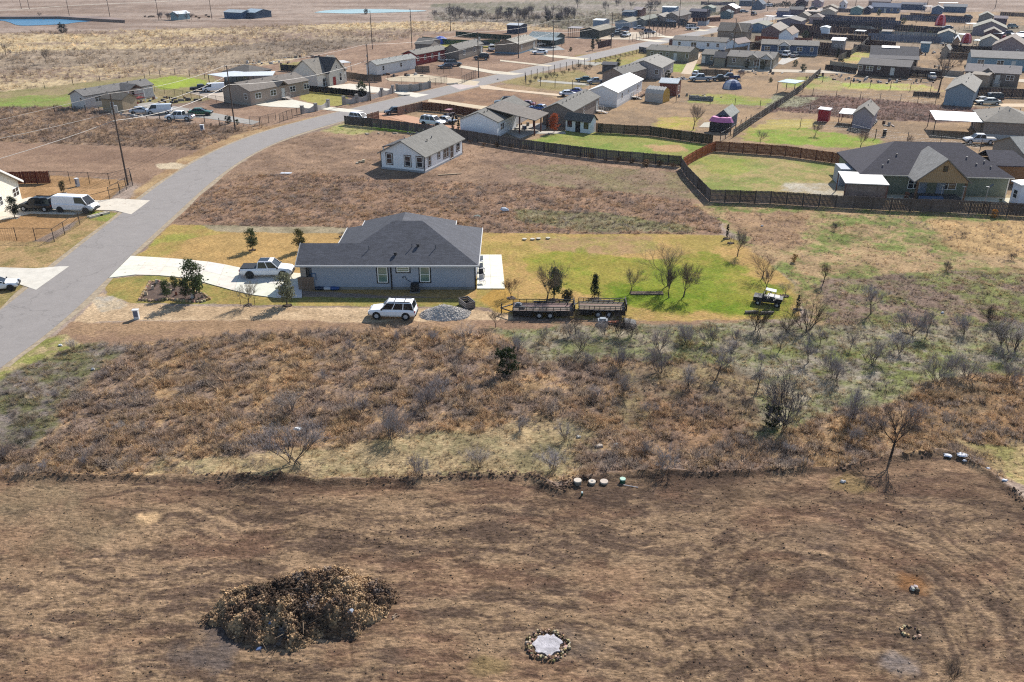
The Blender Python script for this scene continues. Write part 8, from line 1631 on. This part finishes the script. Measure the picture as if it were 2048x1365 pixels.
# patio furniture against the grey house
for k, (px, lb) in enumerate([((960, 530), 'white patio chair nearest the far corner of the slab'), ((962, 545), 'grey patio chair in the middle of the wall side'), ((962, 557), 'black and white folded chair stack on the patio'), ((963, 569), 'pale patio chair nearest the track')]):
    x, y = G(*px); t = E('patio_chair', (x + .1, y, .09), R.uniform(-.5, .5), lb, 'chair'); c = [(226, 226, 226), (170, 170, 170), (60, 60, 64), (214, 210, 206)][k]
    b = MB(); b.box(-.3, .3, -.3, .3, .38, .44); b.out('seat', paint, t, S(*c)); b = MB(); b.hexa([(-.3, .27, .44), (.3, .27, .44), (.3, .33, .44), (-.3, .33, .44), (-.28, .4, .95), (.28, .4, .95), (.28, .45, .95), (-.28, .45, .95)]); b.out('backrest', paint, t, S(*c))
    for X in (-.26, .26):
        for Y in (-.26, .26): b = MB(); b.tube((X, Y, 0), (X, Y, .38), .025, n=4); b.out('leg', paint, t, S(*c))
# lamp posts in the sage house yard
for lb, px, hh in [('left solar lamp post behind the plank fence', (1879, 404), 2.6), ('middle solar lamp post behind the plank fence', (1922, 407), 2.6), ('right solar lamp post with an angled panel', (1968, 412), 2.9)]:
    x, y = G(*px); t = E('lamp_post', (x, y, 0), 0, lb, 'lamp post'); b = MB(); b.tube((0, 0, 0), (0, 0, hh), .05, n=6); b.out('pole', steel, t); b = MB(); b.hexa([(-.35, -.12, hh - .02), (.2, -.12, hh - .1), (.2, .12, hh - .1), (-.35, .12, hh - .02), (-.35, -.12, hh + .04), (.2, -.12, hh - .04), (.2, .12, hh - .04), (-.35, .12, hh + .04)]); b.out('lamp_head', paint, t, S(226, 224, 216))
    if 'angled' in lb: b = MB(); b.hexa([(.1, -.2, hh - .1), (.6, -.2, hh + .35), (.6, .2, hh + .35), (.1, .2, hh - .1), (.1, -.2, hh - .06), (.6, -.2, hh + .39), (.6, .2, hh + .39), (.1, .2, hh - .06)]); b.out('panel', glass, t)
# lumber, junk, tents
def junk(label, px, rx, ry, n, cols, name='junk_pile', hmax=.8):
    x, y = G(*px); t = E(name, (x, y, 0), 0, label, 'junk')
    for i in range(n):
        a = R.uniform(0, 6.28); r_ = math.sqrt(R.random()); s = R.uniform(.2, .7); b = MB(); ty = R.random(); hh = R.uniform(.15, hmax)
        if ty < .5: b.hexa([(-s, -s * .4, 0), (s, -s * .5, 0), (s * .9, s * .4, 0), (-s, s * .5, 0), (-s * .8, -s * .4, hh), (s * .9, -s * .3, hh * .7), (s * .8, s * .4, hh * .9), (-s * .9, s * .4, hh)]); nm = 'box'
        elif ty < .8: b.box(-s * 1.6, s * 1.6, -.07, .07, .05, .15); b.box(-s * 1.4, s * 1.3, .1, .22, .1, .2); nm = 'lumber'
        else: b.tube((0, 0, 0), (0, 0, hh + .2), s * .5, n=9); nm = 'drum'
        o = b.out(nm, paint, t, S(*R.choice(cols)), loc=(rx * r_ * math.cos(a), ry * r_ * math.sin(a), .01)); o.rotation_euler.z = R.uniform(0, 3.14)
JC = [(70, 66, 66), (190, 186, 180), (120, 90, 70), (60, 80, 110), (150, 140, 126), (210, 206, 200), (96, 60, 50)]
junk('sprawling junk pile behind the taupe home fence', (335, 201), 9, 5, 34, JC); junk('junk heap on the brown ground near the far parked truck', (525, 127), 9, 4, 26, JC); junk('scrap line along the back of the bare yard', (610, 116), 9, 3, 14, JC)
junk('clutter in front of the charcoal-brown home', (1790, 164), 12, 4, 30, JC); junk('yard clutter left of the charcoal-brown home', (1682, 156), 10, 6, 24, JC); junk('clutter and boards by the grey shed and beige home', (1490, 146), 12, 4, 26, JC); junk('garden clutter right of the lilac cabin', (1762, 250), 3, 3, 10, JC)
junk('debris under the pale grey single-wide home', (785, 152), 10, 2, 20, JC); junk('dark junk before the left grey home', (1000, 160), 1, 1, 2, JC); junk('clutter between the white shed and the lane', (1850, 108), 8, 6, 16, JC); junk('clutter near the swing frame by the grey panel fence', (1400, 193), 7, 3, 9, JC); junk('things piled beneath the white patio cover', (1048, 256), 3, 3, 9, JC); junk('small objects along the wall of the tan shed', (254, 233), 5, 2, 12, JC); junk('mixed clutter under the red dome', (1918, 92), 10, 6, 16, JC); junk('yard clutter between the parked trucks and tent', (1350, 158), 7, 4, 14, JC)
junk('boards and litter along the weathered grey fence', (790, 268), 6, 1.2, 8, [(206, 200, 190), (176, 160, 140)], hmax=.3); junk('cut lumber left of the new white house', (727, 326), 1.6, .8, 5, [(214, 200, 168), (190, 176, 150)], hmax=.3); junk('scattered items on the red-brown plot right of the veranda home', (1870, 135), 7, 5, 9, JC)
x, y = G(900, 350); b = MB(); b.box(-2.0, 2.0, -.12, .12, .0, .14); o = b.out('plank', wood, None, S(216, 186, 150), loc=(x, y, .03)); o.rotation_euler.z = .25; tag(o, 'single pale plank lying right of the new white house', 'plank')
x, y = G(571, 348); b = MB(); b.prism([(-.9, -.4, 0), (.9, -.5, 0), (1, .5, 0), (-.8, .5, 0)], [(-.9, -.4, .1), (.9, -.5, .14), (1, .5, .12), (-.8, .5, .1)]); tag(b.out('insulation_board', paint, None, S(226, 230, 236), loc=(x, y, .03)), 'pale board lying in the weeds left of the new white house', 'board')
def tent(label, px, r_, h, col):
    x, y = G(*px); t = E('tent', (x, y, 0), .3, label, 'tent'); n = 8
    for k in range(n):
        a0, a1 = k * 6.283 / n, (k + 1) * 6.283 / n; b = MB(); m = 4
        for j in range(m):
            q0, q1 = j / m * 1.5, (j + 1) / m * 1.5; p = lambda a, q: (r_ * math.cos(q) * math.cos(a), r_ * math.cos(q) * math.sin(a), h * math.sin(q)); b.poly([p(a0, q0), p(a1, q0), p(a1, q1), p(a0, q1)])
        b.out('panel', cloth, t, S(*(col if k % 4 else (210, 214, 220))))
tent('low blue dome tent left of the diagonal fence', (1464, 177), 2.6, 2.3, (60, 90, 140)); tent('blue and white play tent in the sandy yard by the green fence', (880, 87), 3.4, 2.6, (50, 90, 190))
for lb, px, c in [('black calf standing alone in the pasture', (1768, 273), (26, 24, 26)), ]:
    x, y = G(*px); t = E('dark_barrel', (x, y, 0), 0, 'black upright barrel in the lower wire fence line', 'barrel'); b = MB(); b.tube((0, 0, 0), (0, 0, 1.3), .35, n=12); b.out('drum', paint, t, S(*c)); b = MB(); b.tube((0, 0, 1.3), (0, 0, 1.36), .38, n=12); b.out('lid', paint, t, S(40, 40, 42))
x, y = G(1503, 627); 
for k, (dx, dy, lb) in enumerate([(0, 0, 'left pale flat log below the off-road cart'), (1.6, -.2, 'right pale flat log below the off-road cart')]):
    b = MB(); b.tube((-.7, 0, .15), (.7, .1, .15), .16, .12, n=8); b.tube((-.4, .2, .12), (.5, .35, .14), .08, n=6); tag(b.out('log', wood, None, S(170, 160, 146), loc=(x + dx, y + dy, 0)), lb, 'log')
for i in range(9):
    px = [290, 297, 301, 307, 412, 418, 398, 380, 392][i]; py = [35.5, 36, 35.4, 35.6, 33, 36, 39, 36, 35.5][i]; x, y = G(px, py); t = E('cow', (x, y, 0), R.uniform(0, 6), 'small dark cow grazing near the far ranches', 'cow', 'cattle near the far ranches'); t.scale = (.62, .62, .62)
    b = MB(); L8 = lambda x_, w_, z0, z1: [(x_, -w_, z0), (x_, -w_ * .6, z1), (x_, w_ * .6, z1), (x_, w_, z0), (x_, w_ * .6, z0 - .15), (x_, -w_ * .6, z0 - .15)]
    loft(b, [L8(-1.0, .25, .9, 1.35), L8(-.7, .38, .75, 1.45), L8(.5, .38, .7, 1.45), L8(.9, .25, .9, 1.5), L8(1.2, .15, 1.0, 1.4), L8(1.6, .12, .8, 1.15)])
    for X in (-.8, .6):
        for s in (-.22, .22): b.tube((X, s, .9), (X, s, 0), .09, .06, n=5)
    b.out('body', bark, t, S(40, 34, 34))
# haze
b = MB(); b.box(-4000, 4000, -60, 5000, -3, 60)
hz = b.out('haze', None); hz['kind'] = 'stuff'; hz.display_type = 'WIRE'
m = bpy.data.materials.new('air'); m.use_nodes = True; nt = m.node_tree; nt.nodes.remove(nt.nodes['Principled BSDF']); pv = nt.nodes.new('ShaderNodeVolumePrincipled'); pv.inputs['Color'].default_value = (.80, .86, 1, 1); pv.inputs['Density'].default_value = .00006; pv.inputs['Anisotropy'].default_value = .3
nt.links.new(pv.outputs[0], nt.nodes['Material Output'].inputs['Volume']); hz.data.materials.append(m)
